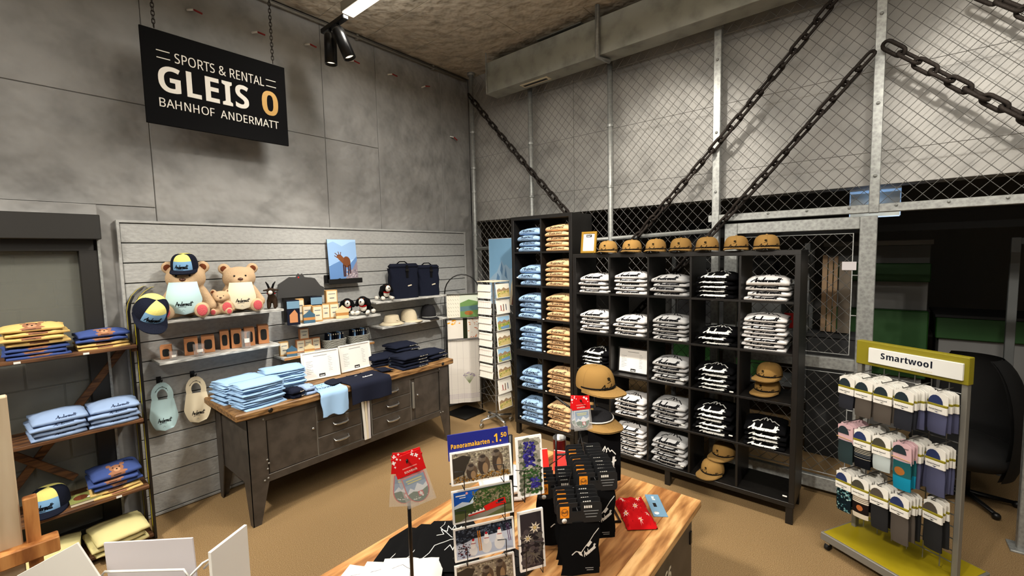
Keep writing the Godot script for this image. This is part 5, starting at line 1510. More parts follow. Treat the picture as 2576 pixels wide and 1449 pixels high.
func bucket_hat(label, pos, bas, mat, s := 1.0):
	var t = thing("bucket_hat", label, "hat", pos, bas * Basis.from_scale(Vector3.ONE * s), "hats on the lower shelf")
	obj("crown", MB.new().soft().lathe([Vector2(0.085, 0.025), Vector2(0.080, 0.05), Vector2(0.072, 0.088), Vector2(0.066, 0.097), Vector2(0.04, 0.101), Vector2(0, 0.102)], 24, Vector3.ZERO, 1.08, 0.92), mat, t)
	obj("brim", MB.new().soft().lathe([Vector2(0.125, -0.0), Vector2(0.128, 0.004), Vector2(0.085, 0.030), Vector2(0.083, 0.024), Vector2(0.125, -0.0)], 24, Vector3.ZERO, 1.08, 0.95), mat, t)
	part_box("badge", t, Vector3(0.03, 0.055, 0.0755), Vector3(0.02, 0.014, 0.002), "label_cream", 0.0, rx(-0.2))
func build_wall_goods():
	shelf_board("grey shelf carrying the teddy bears", -0.70, -1.60, 1.528, 0.29)
	shelf_board("grey shelf carrying the cartons of drinking glasses", -0.74, -1.57, 1.226, 0.245)
	shelf_board("grey shelf carrying gift boxes, soaps and plush dogs", -1.715, -2.535, 1.373, 0.305)
	shelf_board("oak edged shelf carrying soaps and two baskets", -1.60, -2.49, 1.086, 0.235, "shelf_board", "shelf_oak")
	shelf_board("grey shelf carrying two navy bags", -2.50, -3.45, 1.494, 0.285)
	shelf_board("grey shelf carrying sun hats", -2.58, -3.48, 1.220, 0.255)
	# bears
	var bd = face(Vector3(1, 0, 0.42))
	bear("large teddy bear wearing a colourful cap and pale blue bib", Vector3(-4.035, 1.529, -0.965), bd, 0.98)
	bear("large teddy bear wearing a cream bib, beside the plush goat", Vector3(-4.05, 1.529, -1.325), face(Vector3(1, 0, 0.25)), 0.92)
	bear("small teddy bear sitting between the two large bears", Vector3(-3.955, 1.529, -1.16), face(Vector3(1, 0, 0.35)), 0.46)
	bib("pale blue bib worn by the large bear with the cap", Vector3(-4.035, 1.56, -0.965) + bd * Vector3(0, 0, 0.168), bd, 0.92, "bib_blue")
	bib("cream bib worn by the large bear beside the plush goat", Vector3(-4.05, 1.555, -1.325) + face(Vector3(1, 0, 0.25)) * Vector3(0, 0, 0.158), face(Vector3(1, 0, 0.25)), 0.84, "bib_cream")
	color_cap("yellow, blue and navy cap on the head of the large bear", Vector3(-4.035, 1.895, -0.965) + bd * Vector3(0, 0, 0.03), bd * rx(0.22), 1.02)
	# plush goat
	var g = thing("plush_goat", "small brown plush goat with horns and a red collar", "soft toy", Vector3(-3.985, 1.529, -1.545), face(Vector3(1, 0, 0.5)))
	var gb = blob([[Vector3(0, 0.085, -0.02), Vector3(0.035, 0.040, 0.06)], [Vector3(0, 0.10, 0.02), Vector3(0, 0.15, 0.05), 0.026, 0.026], [Vector3(0, 0.155, 0.055), Vector3(0.028, 0.028, 0.036)]] + mir([[Vector3(0.022, 0.07, 0.02), Vector3(0.024, 0.014, 0.03), 0.016, 0.013], [Vector3(0.022, 0.07, -0.05), Vector3(0.026, 0.014, -0.05), 0.017, 0.013], [Vector3(0.02, 0.165, 0.04), Vector3(0.055, 0.16, 0.035), 0.008, 0.007]]), 0.006, 0.012)
	obj("body", gb, "plush_dark", g)
	for s in [-1.0, 1.0]:
		obj("horn", MB.new().soft().tube([Vector3(s * 0.012, 0.178, 0.045), Vector3(s * 0.022, 0.21, 0.042), Vector3(s * 0.036, 0.232, 0.026)], [0.009, 0.008, 0.004], 8), "plush_black", g)
		obj("eye", MB.new().soft().ball(Vector3(s * 0.020, 0.165, 0.080), 0.004, 6, 5), "eye", g)
	obj("muzzle", MB.new().soft().ball(Vector3(0, 0.145, 0.083), Vector3(0.017, 0.018, 0.018), 10, 8), "plush_white", g)
	obj("collar", MB.new().soft().tube([Vector3(-0.028, 0.132, 0.03), Vector3(0, 0.118, 0.062), Vector3(0.028, 0.132, 0.03), Vector3(0, 0.14, 0.012)], 0.006, 6, true), "cloth_red", g)
	# cartons of glasses
	var y = 1.2275
	var rows = [[421, 0.078, 0.095, 0.0, "small carton nearest the hanging bibs"], [485, 0.098, 0.13, 0.0, "middle-sized carton behind the small clear glass"], [528, 0.098, 0.13, 0.0, "middle-sized carton without a glass in front"], [572, 0.07, 0.15, -0.02, "tall carton, first of its row"], [600, 0.085, 0.152, 0.0, "tall carton, second of its row"], [633, 0.085, 0.152, 0.0, "tall carton behind the tall glass"], [668, 0.09, 0.158, 0.0, "tall carton at the end of the row"]]
	for q in rows:
		carton_box("brown windowed " + q[4], Vector3(-4.095 + q[3], y, ox(q[0], 880, -4.06).z), q[1] * 0.88, q[2], 0.11, "cartons of drinking glasses")
	for q in [[437, 898, 0.026, 0.065, "small clear glass before the small carton"], [502, 890, 0.038, 0.09, "clear glass before the middle-sized carton"], [620, 868, 0.036, 0.14, "tall clear glass before the tall cartons"]]:
		tumbler(q[4], Vector3(-3.972, y, ox(q[0], q[1], -3.965).z), q[2], q[3])
	# gift boxes, soaps and dogs on the upper middle shelf
	y = 1.3745
	var sil = thing("silhouette_sign", "dark grey sign cut like a mountain ridge behind the gift boxes", "sign", Vector3(-4.13, y, -1.845), ry(PI / 2))
	var ridge = []
	for q in [[697, 751], [815, 742], [815, 722], [806, 718], [792, 700], [783, 698], [766, 697], [760, 688], [755, 692], [750, 688], [745, 697], [728, 697], [715, 706], [700, 716]]:
		var p = ox(q[0], q[1], -4.13)
		ridge.append(Vector2(-(p.z + 1.845), p.y - y))
	obj("panel", MB.new().prism(ridge, 0.012), "silhouette", sil)
	part_box("foot", sil, Vector3(-0.01, 0.115, -0.02), Vector3(0.27, 0.23, 0.03), "black_plastic", 0.003)
	part_box("logo", sil, Vector3(0.0, 0.405, 0.0015), Vector3(0.012, 0.012, 0.002), "souvenir_red")
	var zat = func(px, py, x): return ox(px, py, x).z
	tall_carton("dark blue gift box with a mountain print, first on the shelf", Vector3(-3.93, y, zat.call(742, 800, -3.90)), 0.10, 0.215, 0.06, 0.3)
	tall_carton("dark blue gift box standing behind the kraft box", Vector3(-4.05, y, zat.call(800, 780, -4.02)), 0.10, 0.22, 0.06, 0.3)
	for q in [[-4.02, 759, 0.215, 0.06, "cream box behind the first gift box"], [-4.0, 776, 0.15, 0.085, "kraft box behind the blue soap"], [-3.94, 801, 0.145, 0.085, "kraft box between soap and gift box"], [-4.03, 822, 0.145, 0.07, "kraft box, first of the pair under the single box"], [-4.01, 843, 0.145, 0.085, "kraft box, second of the pair under the single box"]]:
		soap_box(q[4], Vector3(q[0], y, zat.call(q[1], 790, q[0] + 0.03)), Vector3(q[3], q[2], 0.06), 0.2)
	soap_box("kraft box standing on top of two others", Vector3(-4.02, y + 0.1465, zat.call(836, 765, -4.0)), Vector3(0.105, 0.125, 0.06))
	soap("blue and ochre soap on the upper shelf", Vector3(-3.905, y, zat.call(778, 800, -3.905)), "soap_blue", 0.095, 0.115)
	soap("cream soap with an ochre band on the upper shelf", Vector3(-3.915, y, zat.call(861, 790, -3.915)), "soap_cream", 0.115, 0.125)
	plush_dog("plush mountain dog sitting behind the other on the gift shelf", Vector3(-4.06, y, zat.call(882, 785, -4.0)), face(Vector3(1, 0, 0.5)), false, 1.1)
	plush_dog("plush mountain dog lying in front on the gift shelf", Vector3(-3.955, y, zat.call(917, 785, -3.955)), face(Vector3(0.9, 0, 1)), true, 1.2)
	# lower middle shelf
	y = 1.0875
	for q in [[-4.07, 713, 0.125, "kraft box at the end of the oak edged shelf"], [-4.09, 755, 0.115, "first kraft box of the row of three on the oak edged shelf"], [-4.09, 774, 0.115, "second kraft box of the row of three on the oak edged shelf"], [-4.09, 794, 0.115, "third kraft box of the row of three on the oak edged shelf"]]:
		soap_box(q[3], Vector3(q[0], y, zat.call(q[1], 868, q[0])), Vector3(0.072, q[2], 0.055), 0.2, "kraft" if q[1] < 720 else "carton")
	soap_box("kraft box standing on the row of three", Vector3(-4.09, y + 0.1165, zat.call(764, 845, -4.09)), Vector3(0.08, 0.10, 0.055), 0.2, "carton")
	soap("blue and ochre soap on the oak edged shelf", Vector3(-3.985, y, zat.call(734, 885, -3.985)), "soap_blue", 0.085, 0.095)
	soap("cream soap on the oak edged shelf", Vector3(-3.985, y, zat.call(778, 876, -3.985)), "soap_cream", 0.085, 0.085)
	for q in [[zat.call(843, 870, -4.03), "wicker basket nearer the soaps"], [zat.call(903, 858, -4.03), "wicker basket at the end of the shelf"]]:
		var b = thing("wicker_basket", "grey " + q[1] + " filled with folded packs", "basket", Vector3(-4.055, y, q[0]), ry(PI / 2 - 0.1), "wicker baskets")
		var pts = func(f):
			var o = []
			for i in 32:
				var a = TAU * i / 32.0
				o.append(Vector3(signf(cos(a)) * pow(absf(cos(a)), 0.45) * 0.108 * f, 0, signf(sin(a)) * pow(absf(sin(a)), 0.45) * 0.075 * f))
			return o
		part_box("basket_base", b, Vector3(0, 0.004, 0), Vector3(0.185, 0.006, 0.12), "basket", 0.002)
		for r in 7:
			var ring = pts.call(0.86 + 0.02 * r)
			for i in ring.size(): ring[i] += Vector3(0, 0.010 + r * 0.011, 0) + ring[i].normalized() * 0.0035 * (1 if (i + r) % 2 else -1)
			obj("weave_ring", MB.new().soft().tube(ring, 0.0065, 6, true), "basket", b)
		for k in 7:
			var mt = ["cloth_navy", "cloth_blue", "cloth_navy", "cloth_black", "cloth_navy", "cloth_blue", "cloth_navy"][k]
			var pk = thing("folded_pack", "%s pack, %s in the %s" % ["light blue" if mt == "cloth_blue" else ("black" if k == 3 else "navy"), ordinal(k), q[1]], "clothing pack", b.position + b.basis * Vector3(-0.069 + k * 0.023, 0.012, 0.004 * sin(k * 2.0)), b.basis * rz(-0.06 + 0.02 * sin(k * 1.9)), "packs in the wicker baskets")
			part_box("pack", pk, Vector3(0, 0.066, 0), Vector3(0.014, 0.125 + 0.012 * sin(k * 3.0), 0.085), mt, 0.005)
			part_box("print", pk, Vector3(0, 0.115, 0.0428), Vector3(0.010, 0.012, 0.001), "label_cream")
	# bags and hats
	y = 1.4955
	roll_bag("wide navy roll-top bag with a front buckle", Vector3(-4.02, y, -2.935), face(Vector3(1, 0, 0.2)), 0.32, 0.385, 0.15)
	roll_bag("narrow navy roll-top bag behind the wide one", Vector3(-4.02, y, -3.275), face(Vector3(1, 0, 0.2)), 0.26, 0.36, 0.14)
	plush_dog("plush mountain dog sitting beside the navy bags", Vector3(-3.965, y, -2.66), face(Vector3(1, 0, 0.2)), false, 1.12)
	y = 1.2215
	bucket_hat("cream bucket hat in front on the hat shelf", Vector3(-4.03, y, -2.77), face(Vector3(1, 0, 0.2)), "cloth_ecru", 1.0)
	var sc = thing("soft_cap", "beige soft cap between the bucket hat and the dark cap", "cap", Vector3(-4.06, y + 0.006, -3.02), face(Vector3(1, 0, -0.4)), "hats on the lower shelf")
	cap_parts(sc, "cloth_ecru", "cloth_ecru", 0.088, 0.12)
	var dc = thing("dark_cap", "dark brown cap with a white trim line", "cap", Vector3(-4.04, y + 0.010, -3.285), face(Vector3(1, 0, 0.1)), "hats on the lower shelf")
	cap_parts(dc, "cloth_charcoal", "cloth_charcoal", 0.092, 0.14, "white_plastic")
	# chamois picture on its ledge
	var lg = thing("picture_ledge", "black picture ledge on the slat wall", "ledge", Vector3(-4.175, 1.70, -2.29))
	part_box("ledge_floor", lg, Vector3(0.05, 0.0, 0), Vector3(0.10, 0.012, 0.36), "black_plastic", 0.002)
	part_box("ledge_lip", lg, Vector3(0.097, 0.02, 0), Vector3(0.008, 0.05, 0.36), "black_plastic", 0.002)
	part_box("ledge_back", lg, Vector3(0.006, 0.04, 0), Vector3(0.008, 0.09, 0.36), "black_plastic", 0.002)
	var pic = thing("chamois_picture", "framed photograph of a chamois on a mountain slope", "picture", Vector3(-4.105, 1.7075, -2.292), ry(PI / 2) * rx(-0.07))
	part_box("board", pic, Vector3(0, 0.215, -0.008), Vector3(0.305, 0.43, 0.014), "black_plastic", 0.002)
	obj("photograph", MB.new().prism([Vector2(-0.152, 0.001), Vector2(0.152, 0.001), Vector2(0.152, 0.429), Vector2(-0.152, 0.429)], 0.0008), "chamois_print", pic)
	# bibs on hooks
	for q in [[403, 955, "pale blue", "bib_blue"], [488, 940, "cream", "bib_cream"]]:
		var p = ox(q[0], q[1] + 5, -4.13)
		var hk = thing("wall_hook", "black hook on the slat wall holding the %s bib" % q[2], "hook", Vector3(-4.18, p.y + 0.005, p.z), Basis(), "hooks on the slat wall")
		obj("prong", MB.new().soft().tube([Vector3(0.002, 0, 0), Vector3(0.10, 0, 0), Vector3(0.115, 0.02, 0)], 0.004, 6), "black_metal", hk)
		part_box("plate", hk, Vector3(0.004, 0, 0), Vector3(0.006, 0.05, 0.03), "black_metal", 0.001)
		bib("%s bib hanging from a hook on the slat wall" % q[2], Vector3(-4.10, p.y - 0.375, p.z), face(Vector3(1, 0, 0.35)), 0.93, q[3], true)

func bench_leg(t, x, z, sx, sz):
	# folded steel leg: two tapering plates meeting at the outer corner
	var h = 0.80
	var pl = [Vector2(0, 0), Vector2(0.055, 0), Vector2(0.125, 0.30), Vector2(0.125, h), Vector2(0, h)]
	var m = MB.new()
	m.t = Transform3D(Basis(Vector3(0, 0, -sz), Vector3.UP, Vector3(sx, 0, 0)), Vector3(x, 0, z))
	m.prism(pl, 0.006)
	m.t = Transform3D(Basis(Vector3(-sx, 0, 0), Vector3.UP, Vector3(0, 0, sz)), Vector3(x, 0, z))
	m.prism(pl, 0.006)
	obj("leg", m, "bench_steel", t)

func build_bench():
	var t = thing("workbench", "dark steel workbench with a thick worn wooden top", "workbench")
	var top = MB.new()
	part_box("bench_top", t, Vector3(-3.775, 0.8405, -2.055), Vector3(0.75, 0.052, 2.05), "bench_wood", 0.008)
	for z in [-1.26, -2.93]:
		obj("bolt_hole", MB.new().soft().tube([Vector3(-3.402, 0.842, z), Vector3(-3.398, 0.842, z)], 0.017, 14), "black_plastic", t)
	part_box("body", t, Vector3(-3.775, 0.545, -2.065), Vector3(0.66, 0.51, 1.90), "bench_steel", 0.004)
	part_box("apron", t, Vector3(-3.437, 0.787, -2.065), Vector3(0.016, 0.045, 1.91), "bench_steel", 0.002)
	part_box("plinth_rail", t, Vector3(-3.437, 0.325, -2.065), Vector3(0.016, 0.055, 1.91), "bench_steel", 0.002)
	for q in [[-3.426, -1.105, 1.0, 1.0], [-3.426, -3.025, 1.0, -1.0], [-4.124, -1.105, -1.0, 1.0], [-4.124, -3.025, -1.0, -1.0]]: bench_leg(t, q[0], q[1], q[2], q[3])
	for q in [[-1.20, 0.32], [-1.225, 0.33], [-1.225, 0.40], [-1.235, 0.44], [-1.225, 0.47], [-1.215, 0.78], [-2.90, 0.33], [-2.93, 0.33], [-2.90, 0.79]]:
		obj("rivet", MB.new().soft().ball(Vector3(-3.424, q[1], q[0]), Vector3(0.006, 0.008, 0.008), 8, 5), "rack_grey", t)
	# doors
	for q in [[-1.425, 0.37, 1.0], [-2.74, 0.30, -1.0]]:
		var d = part_box("cabinet_door", t, Vector3(-3.441, 0.56, q[0]), Vector3(0.012, 0.41, q[1]), "bench_steel", 0.003)
		obj("lock", MB.new().soft().ball(Vector3(0.010, 0.03, -q[2] * (q[1] / 2 - 0.03)), Vector3(0.008, 0.011, 0.011), 10, 6), "chrome", d)
	# drawers
	for zc in [[-1.81, 0.385], [-2.325, 0.42]]:
		part_box("drawer_frame", t, Vector3(-3.4425, 0.565, zc[0]), Vector3(0.010, 0.43, zc[1] + 0.02), "rack_grey", 0.002)
		for yy in [[0.362, 0.500], [0.506, 0.634], [0.640, 0.768]]:
			var d = part_box("drawer", t, Vector3(-3.436, (yy[0] + yy[1]) / 2, zc[0]), Vector3(0.014, yy[1] - yy[0], zc[1]), "bench_steel", 0.004)
			obj("handle", MB.new().soft().tube([Vector3(0.006, 0.02, 0.065), Vector3(0.026, 0.005, 0.06), Vector3(0.030, 0.0, 0.03), Vector3(0.030, 0.0, -0.03), Vector3(0.026, 0.005, -0.06), Vector3(0.006, 0.02, -0.065)], [0.005, 0.008, 0.010, 0.010, 0.008, 0.005], 8), "chrome", d)
	part_box("upright_handle", t, Vector3(-3.428, 0.60, -2.565), Vector3(0.02, 0.26, 0.022), "rack_grey", 0.004)
	# papers sticking out between the drawer blocks
	for k in 3:
		tag(obj("paper_sheaf", bx(Vector3(0.012, 0.36, 0.022), 0.002), ["paper", "label_cream", "paper_grey"][k], null, Vector3(-3.418, 0.525, -2.022 - k * 0.024), rx(0.05 - 0.03 * k)), "%s sheaf of paper wedged between the drawer blocks" % ["white", "cream", "grey"][k], "paper", "papers between the drawer blocks")

func draped_tee(called, label, mat, z0, z1, back, hang, group, ends := [0.0, 1.0], up := 0.0):
	# lies on the bench from x = edge - back, bends over the front edge and hangs down; neck at the back
	var t = thing(called, label, "T-shirt", Vector3.ZERO, Basis(), group)
	var n = noise(1.0, 2, int(z0 * 50))
	var edge = -3.385
	var top = 0.8685
	var L = back + hang
	var m = MB.new().soft()
	for side in 2:
		m.grid(14, 18, func(u, v):
			var s = (1.0 - v) * L
			var zz = lerpf(z0, z1, u) + 0.012 * n.get_noise_2d(u * 3.0, v * 2.0)
			var lift = 0.002 + 0.004 * side
			if s < back: return Vector3(edge - back + s, top + lift + 0.004 * absf(n.get_noise_2d(u * 5, v * 4)), zz)
			var q = (s - back) / hang
			var a = minf(q * hang / 0.02, 1.0) * PI / 2
			return Vector3(edge + 0.006 + 0.004 * side + 0.008 * q + 0.012 * q * sin(u * 9.0 + z0 * 3.0), top + lift - 0.004 - q * hang - 0.02 * q * n.get_noise_2d(u * 2, 3.0), zz), side == 0)
	obj("body", m, mat, t)
	for s in ends:
		var zb = z0 if s < 0.5 else z1
		var dz = 0.11 if s < 0.5 else -0.11
		var mm = MB.new().soft()
		for side in 2:
			mm.grid(6, 6, func(u, v): return Vector3(edge - back + 0.005 + v * 0.15 + u * 0.05, top + up + 0.004 + 0.005 * side + 0.004 * sin(u * 3 + v * 4), zb + dz * u), (side == 0) == (s > 0.5))
		obj("sleeve", mm, "cloth_sky" if mat == "flat_sky" else "cloth_navy", t)
	var pts = []
	for i in 9:
		var a = PI * i / 8.0
		pts.append(Vector3(edge - back + 0.004 + sin(a) * 0.03, top + 0.009, (z0 + z1) / 2 + cos(a) * 0.07))
	obj("collar", MB.new().soft().tube(pts, 0.004, 5), "cloth_sky" if mat == "flat_sky" else "cloth_navy", t)

func build_bench_goods():
	var y = 0.8675
	var b = ry(PI / 2)
	# light blue piles
	for q in [[-3.56, -1.235, 7, "front pile beside the bench corner", 0.30, 0.22], [-3.83, -1.20, 6, "pile by the wall at the bench corner", 0.30, 0.24], [-3.83, -1.53, 7, "pile by the wall behind the baby clothes", 0.30, 0.24]]:
		var hs = []
		for i in q[2] + 3: hs.append(0.0095 + 0.0015 * (i % 2))
		pile("folded_tee", "light blue T-shirt", q[3], "T-shirt", "light blue T-shirts on the workbench", Vector3(q[0], y, q[1]), b * ry(0.10 * sin(q[1] * 9)), q[4], q[5], hs, ["fold_sky"], 0.012, 0.022, int(q[2]))
	pile("baby_suit", "navy folded baby suit", "beside the light blue piles", "baby clothes", "folded baby suits", Vector3(-3.50, y, -1.475), b * ry(0.2), 0.10, 0.13, [0.03, 0.03], ["fold_navy"], 0.004, 0.01, 2)
	pile("baby_suit", "light blue folded baby suit", "next to the navy baby suits", "baby clothes", "folded baby suits", Vector3(-3.50, y, -1.585), b * ry(0.05), 0.085, 0.13, [0.028, 0.028], ["fold_ice"], 0.004, 0.01, 3)
	draped_tee("draped_tee", "light blue child's T-shirt hanging over the workbench edge", "flat_sky", -1.63, -1.865, 0.26, 0.19, "T-shirts hanging over the workbench edge", [0.0])
	draped_tee("draped_tee", "navy T-shirt hanging over the workbench edge", "flat_navy", -1.89, -2.285, 0.29, 0.17, "T-shirts hanging over the workbench edge", [0.0, 1.0], 0.012)
	# framed price lists
	for q in [[763, 962, 857, 943, "framed price list nearer the light blue shirts"], [859, 940, 937, 921, "framed price list nearer the navy shirts"]]:
		var a = oy(q[0], q[1], y)
		var c = oy(q[2], q[3], y)
		var u = (c - a).normalized()
		var w = a.distance_to(c)
		var f = thing("price_list_holder", "white " + q[4], "picture frame", (a + c) / 2 + Vector3(0, 0.003, 0), Basis(u, Vector3.UP, u.cross(Vector3.UP)).orthonormalized() * rx(-0.16), "white price list frames")
		picture_frame(f, w, w * 0.76, 0.014, "white_frame", "price_list")
	# navy piles
	var k = 0
	for q in [[-3.55, -2.62, 4, 0.30, "front pile of navy shirts"], [-3.60, -2.93, 3, 0.26, "pile at the far end of the bench"], [-3.86, -2.50, 3, 0.26, "pile behind the price frame"], [-3.90, -2.79, 5, 0.28, "tallest pile by the wall"]]:
		var hs = []
		for i in q[2]: hs.append(0.024)
		pile("folded_tee", "navy T-shirt", q[4], "T-shirt", "navy T-shirts on the workbench", Vector3(q[0], y, q[1]), b * ry(0.12 * sin(k * 2.0)), q[3], 0.25, hs, ["fold_navy"], 0.012, 0.025, k + 4)
		k += 1
	pile("folded_tee", "single light blue T-shirt", "folded behind the navy hanging shirt", "T-shirt", "light blue T-shirts on the workbench", oy(1000, 916, y), b, 0.13, 0.10, [0.02], ["fold_sky"], 0.0, 0.01, 9)
# ---------- the wooden table in the middle and what stands on it
const TY := 0.80
func build_table():
	var t = thing("display_table", "dark locker table with a planked wooden top, marked 66", "table", Vector3(-1.053, 0, -1.29))
	var xs = [-0.467, -0.34, -0.18, -0.045, 0.125, 0.25, 0.375, 0.467]
	for i in 7:
		part_box("plank", t, Vector3((xs[i] + xs[i + 1]) / 2, TY - 0.016, 0), Vector3(xs[i + 1] - xs[i] - 0.0008, 0.032, 1.48), "table_wood%d" % (i * 3 % 4), 0.002)
	part_box("body", t, Vector3(0, 0.405, 0), Vector3(0.87, 0.722, 1.42), "bench_steel", 0.004)
	part_box("plinth", t, Vector3(0, 0.022, 0), Vector3(0.82, 0.044, 1.36), "black_metal", 0.002)
	for k in 3:
		var d = part_box("locker_door", t, Vector3(0.4375, 0.41, 0.46 - k * 0.46), Vector3(0.008, 0.68, 0.44), "bench_steel", 0.003)
		txt("66" if k == 2 else ["64", "65"][k], 0.06, "label_cream", d, Vector3(0.0048, 0.22, 0.07), ry(PI / 2), true, "Droid Sans", 0.8)
		part_box("tag_plate", d, Vector3(0.006, 0.05, 0.13), Vector3(0.003, 0.035, 0.05), "label_cream", 0.001)
		for s in [-1.0, 1.0]: part_box("hinge", d, Vector3(0.006, s * 0.24, -0.205), Vector3(0.008, 0.06, 0.02), "black_metal", 0.002)

func postcard(label, tl: Vector3, bas: Basis, w, h, print_, group):
	# a small stack of cards; tl = its top left corner
	var t = thing("postcard", label, "postcard", tl, bas, group)
	obj("picture", MB.new().prism([Vector2(0, -h), Vector2(w, -h), Vector2(w, 0), Vector2(0, 0)], 0.0008), print_, t)
	part_box("card_stock", t, Vector3(w / 2, -h / 2, -0.0055), Vector3(w, h, 0.009), "paper", 0.0005)
	return t

func build_card_rack():
	var u = Vector3(0.52, 0, -0.854).normalized()
	var n = Vector3(0.854, 0, 0.52)
	var tilt = 0.16
	var B = Basis(u, Vector3.UP, n) * rx(-tilt)
	var P0 = Vector3(-1.054, 1.177, -0.924)
	var rack = thing("postcard_rack", "black wire rack holding panorama and flower postcards", "card rack", Vector3(-0.98, TY, -1.16))
	var w = func(p): return p - rack.position
	# panorama cards
	var tls = []
	var k = 0
	for q in [[1131, 1140, "card_marmots", "panorama postcard of three marmots, under the price strip"], [1135, 1237, "card_train", "panorama postcard of a red mountain train"], [1140, 1332, "card_snowmen", "panorama postcard of three snowmen with skis"], [1143, 1425, "card_marmots", "panorama postcard of three marmots, below the snowmen"]]:
		var p = opl(q[0], q[1], P0, n)
		tls.append(p)
		postcard(q[3], p + n * 0.004, B, 0.21, 0.105, q[2], "panorama postcards in the wire rack")
		k += 1
	var hp = opl(1126, 1105, P0 - n * 0.012, n)
	var hd = thing("price_strip", "blue price strip reading Panoramakarten 1.50", "sign", hp, B)
	part_box("strip", hd, Vector3(0.104, -0.030, -0.002), Vector3(0.21, 0.085, 0.003), "price_blue", 0.001)
	txt("Panoramakarten", 0.0145, "price_yellow", hd, Vector3(0.075, -0.027, 0.0004), Basis(), true, "Droid Sans", 0.95, 0.0006, 0.132)
	txt("1.", 0.028, "price_yellow", hd, Vector3(0.170, -0.020, 0.0004), Basis(), true, "Droid Sans", 0.85, 0.0006)
	txt("50", 0.015, "price_yellow", hd, Vector3(0.192, -0.013, 0.0004), Basis(), true, "Droid Sans", 0.9, 0.0006)
	txt("Fr.", 0.006, "price_yellow", hd, Vector3(0.154, -0.032, 0.0004), Basis(), false, "Droid Sans", 0.9, 0.0006)
	# flower cards in the next column
	var P1 = P0 + u * 0.21 + n * 0.0
	var vt = []
	for q in [[1296, 1102, "card_bellflowers", "tall postcard of blue bellflowers"], [1301, 1290, "card_edelweiss", "tall postcard of edelweiss on a dark ground"]]:
		var p = opl(q[0], q[1], P1, n)
		vt.append(p)
		postcard(q[3], p + n * 0.004, Basis(u, Vector3.UP, n) * rx(-0.10), 0.095, 0.205, q[2], "tall flower postcards in the wire rack")
	# wires: post, base, a pocket for every card
	var pc = P0 + u * 0.235 - n * 0.075
	pc.y = TY
	part_box("base_plate", rack, w.call(pc + Vector3(0, 0.006, 0)), Vector3(0.14, 0.012, 0.14), "black_metal", 0.002)
	obj("post", MB.new().soft().tube([w.call(pc + Vector3(0, 0.012, 0)), w.call(pc + Vector3(0, 0.50, 0))], 0.008, 8), "black_metal", rack)
	for i in tls.size() + vt.size():
		var card = tls[i] if i < tls.size() else vt[i - tls.size()]
		var cw = 0.21 if i < tls.size() else 0.095
		var ch = 0.105 if i < tls.size() else 0.205
		for f in [0.18, 0.82]:
			var c = card + u * cw * f
			obj("pocket_wire", MB.new().soft().tube([w.call(c - u * 0.03 + n * 0.034 + Vector3(0, -ch * 0.47, 0)), w.call(c + n * 0.036 + Vector3(0, -ch * 0.50, 0)), w.call(c + n * 0.038 + Vector3(0, -ch - 0.008, 0)), w.call(c - n * 0.02 + Vector3(0, -ch - 0.010, 0))], 0.0016, 5), "black_metal", rack)
		obj("pocket_bar", MB.new().soft().tube([w.call(card - n * 0.02 + Vector3(0, -ch - 0.010, 0)), w.call(card + u * cw - n * 0.02 + Vector3(0, -ch - 0.010, 0)), w.call(pc + Vector3(0, maxf(0.02, card.y - ch - TY - 0.006), 0))], 0.0022, 5), "black_metal", rack)

func souvenir_stand(label, foot: Vector3, top: Vector3, packs: Array, tilt: float, toward: Vector3):
	var t = thing("souvenir_stand", label, "display stand", foot, Basis(), "souvenir patch stands")
	var h = top.y - foot.y
	obj("pole", MB.new().soft().tube([Vector3(0, 0.008, 0), Vector3(0, h, 0)], 0.0055, 8), "black_metal", t)
	part_box("foot_plate", t, Vector3(0, 0.004, 0), Vector3(0.09, 0.008, 0.09), "black_metal", 0.002)
	var d = toward.normalized()
	obj("hook", MB.new().soft().tube([Vector3(0, h, 0), Vector3(0, h + 0.002, 0) + d * 0.05, Vector3(0, h + 0.012, 0) + d * 0.056], 0.003, 6), "black_metal", t)
	var k = 0
	for q in packs:
		var b = face(d) * rz(q[1])
		var pk = thing("patch_pack", q[0], "souvenir", foot + Vector3(0, h, 0) + d * (0.012 + 0.009 * k), b, "souvenir patches on cards")
		var Wd = 0.085
		obj("header_card", MB.new().prism([Vector2(-Wd / 2, -0.045), Vector2(Wd / 2, -0.045), Vector2(Wd / 2, 0.018), Vector2(-Wd / 2, 0.018)], 0.002), "souvenir_card", pk)
		if k == packs.size() - 1: txt("SOUVENIR", 0.006, "white_ink", pk, Vector3(0.0, -0.034, 0.0008), Basis(), false, "Droid Sans", 1.0, 0.0004)
		var sh = []
		for i in 13:
			var a = -PI * i / 12.0
			sh.append(Vector2(cos(a) * 0.031, -0.095 + sin(a) * 0.038))
		sh.reverse()
		sh = [Vector2(-0.031, -0.052)] + sh + [Vector2(0.031, -0.052)]
		var big = []
		for p in sh: big.append(Vector2(p.x * 1.1, (p.y + 0.09) * 1.07 - 0.09))
		obj("patch_rim", MB.new().prism(big, 0.0022), "souvenir_red" if q[2] else "paper_grey", pk, Vector3(0, 0, -0.0006))
		obj("patch", MB.new().prism(sh, 0.0012), "patch_print", pk, Vector3(0, 0, 0.0006))
		obj("bag", MB.new().prism([Vector2(-Wd / 2, -0.142), Vector2(Wd / 2, -0.142), Vector2(Wd / 2, -0.045), Vector2(-Wd / 2, -0.045)], 0.0006), "bag_film", pk, Vector3(0, 0, 0.0028))
		k += 1

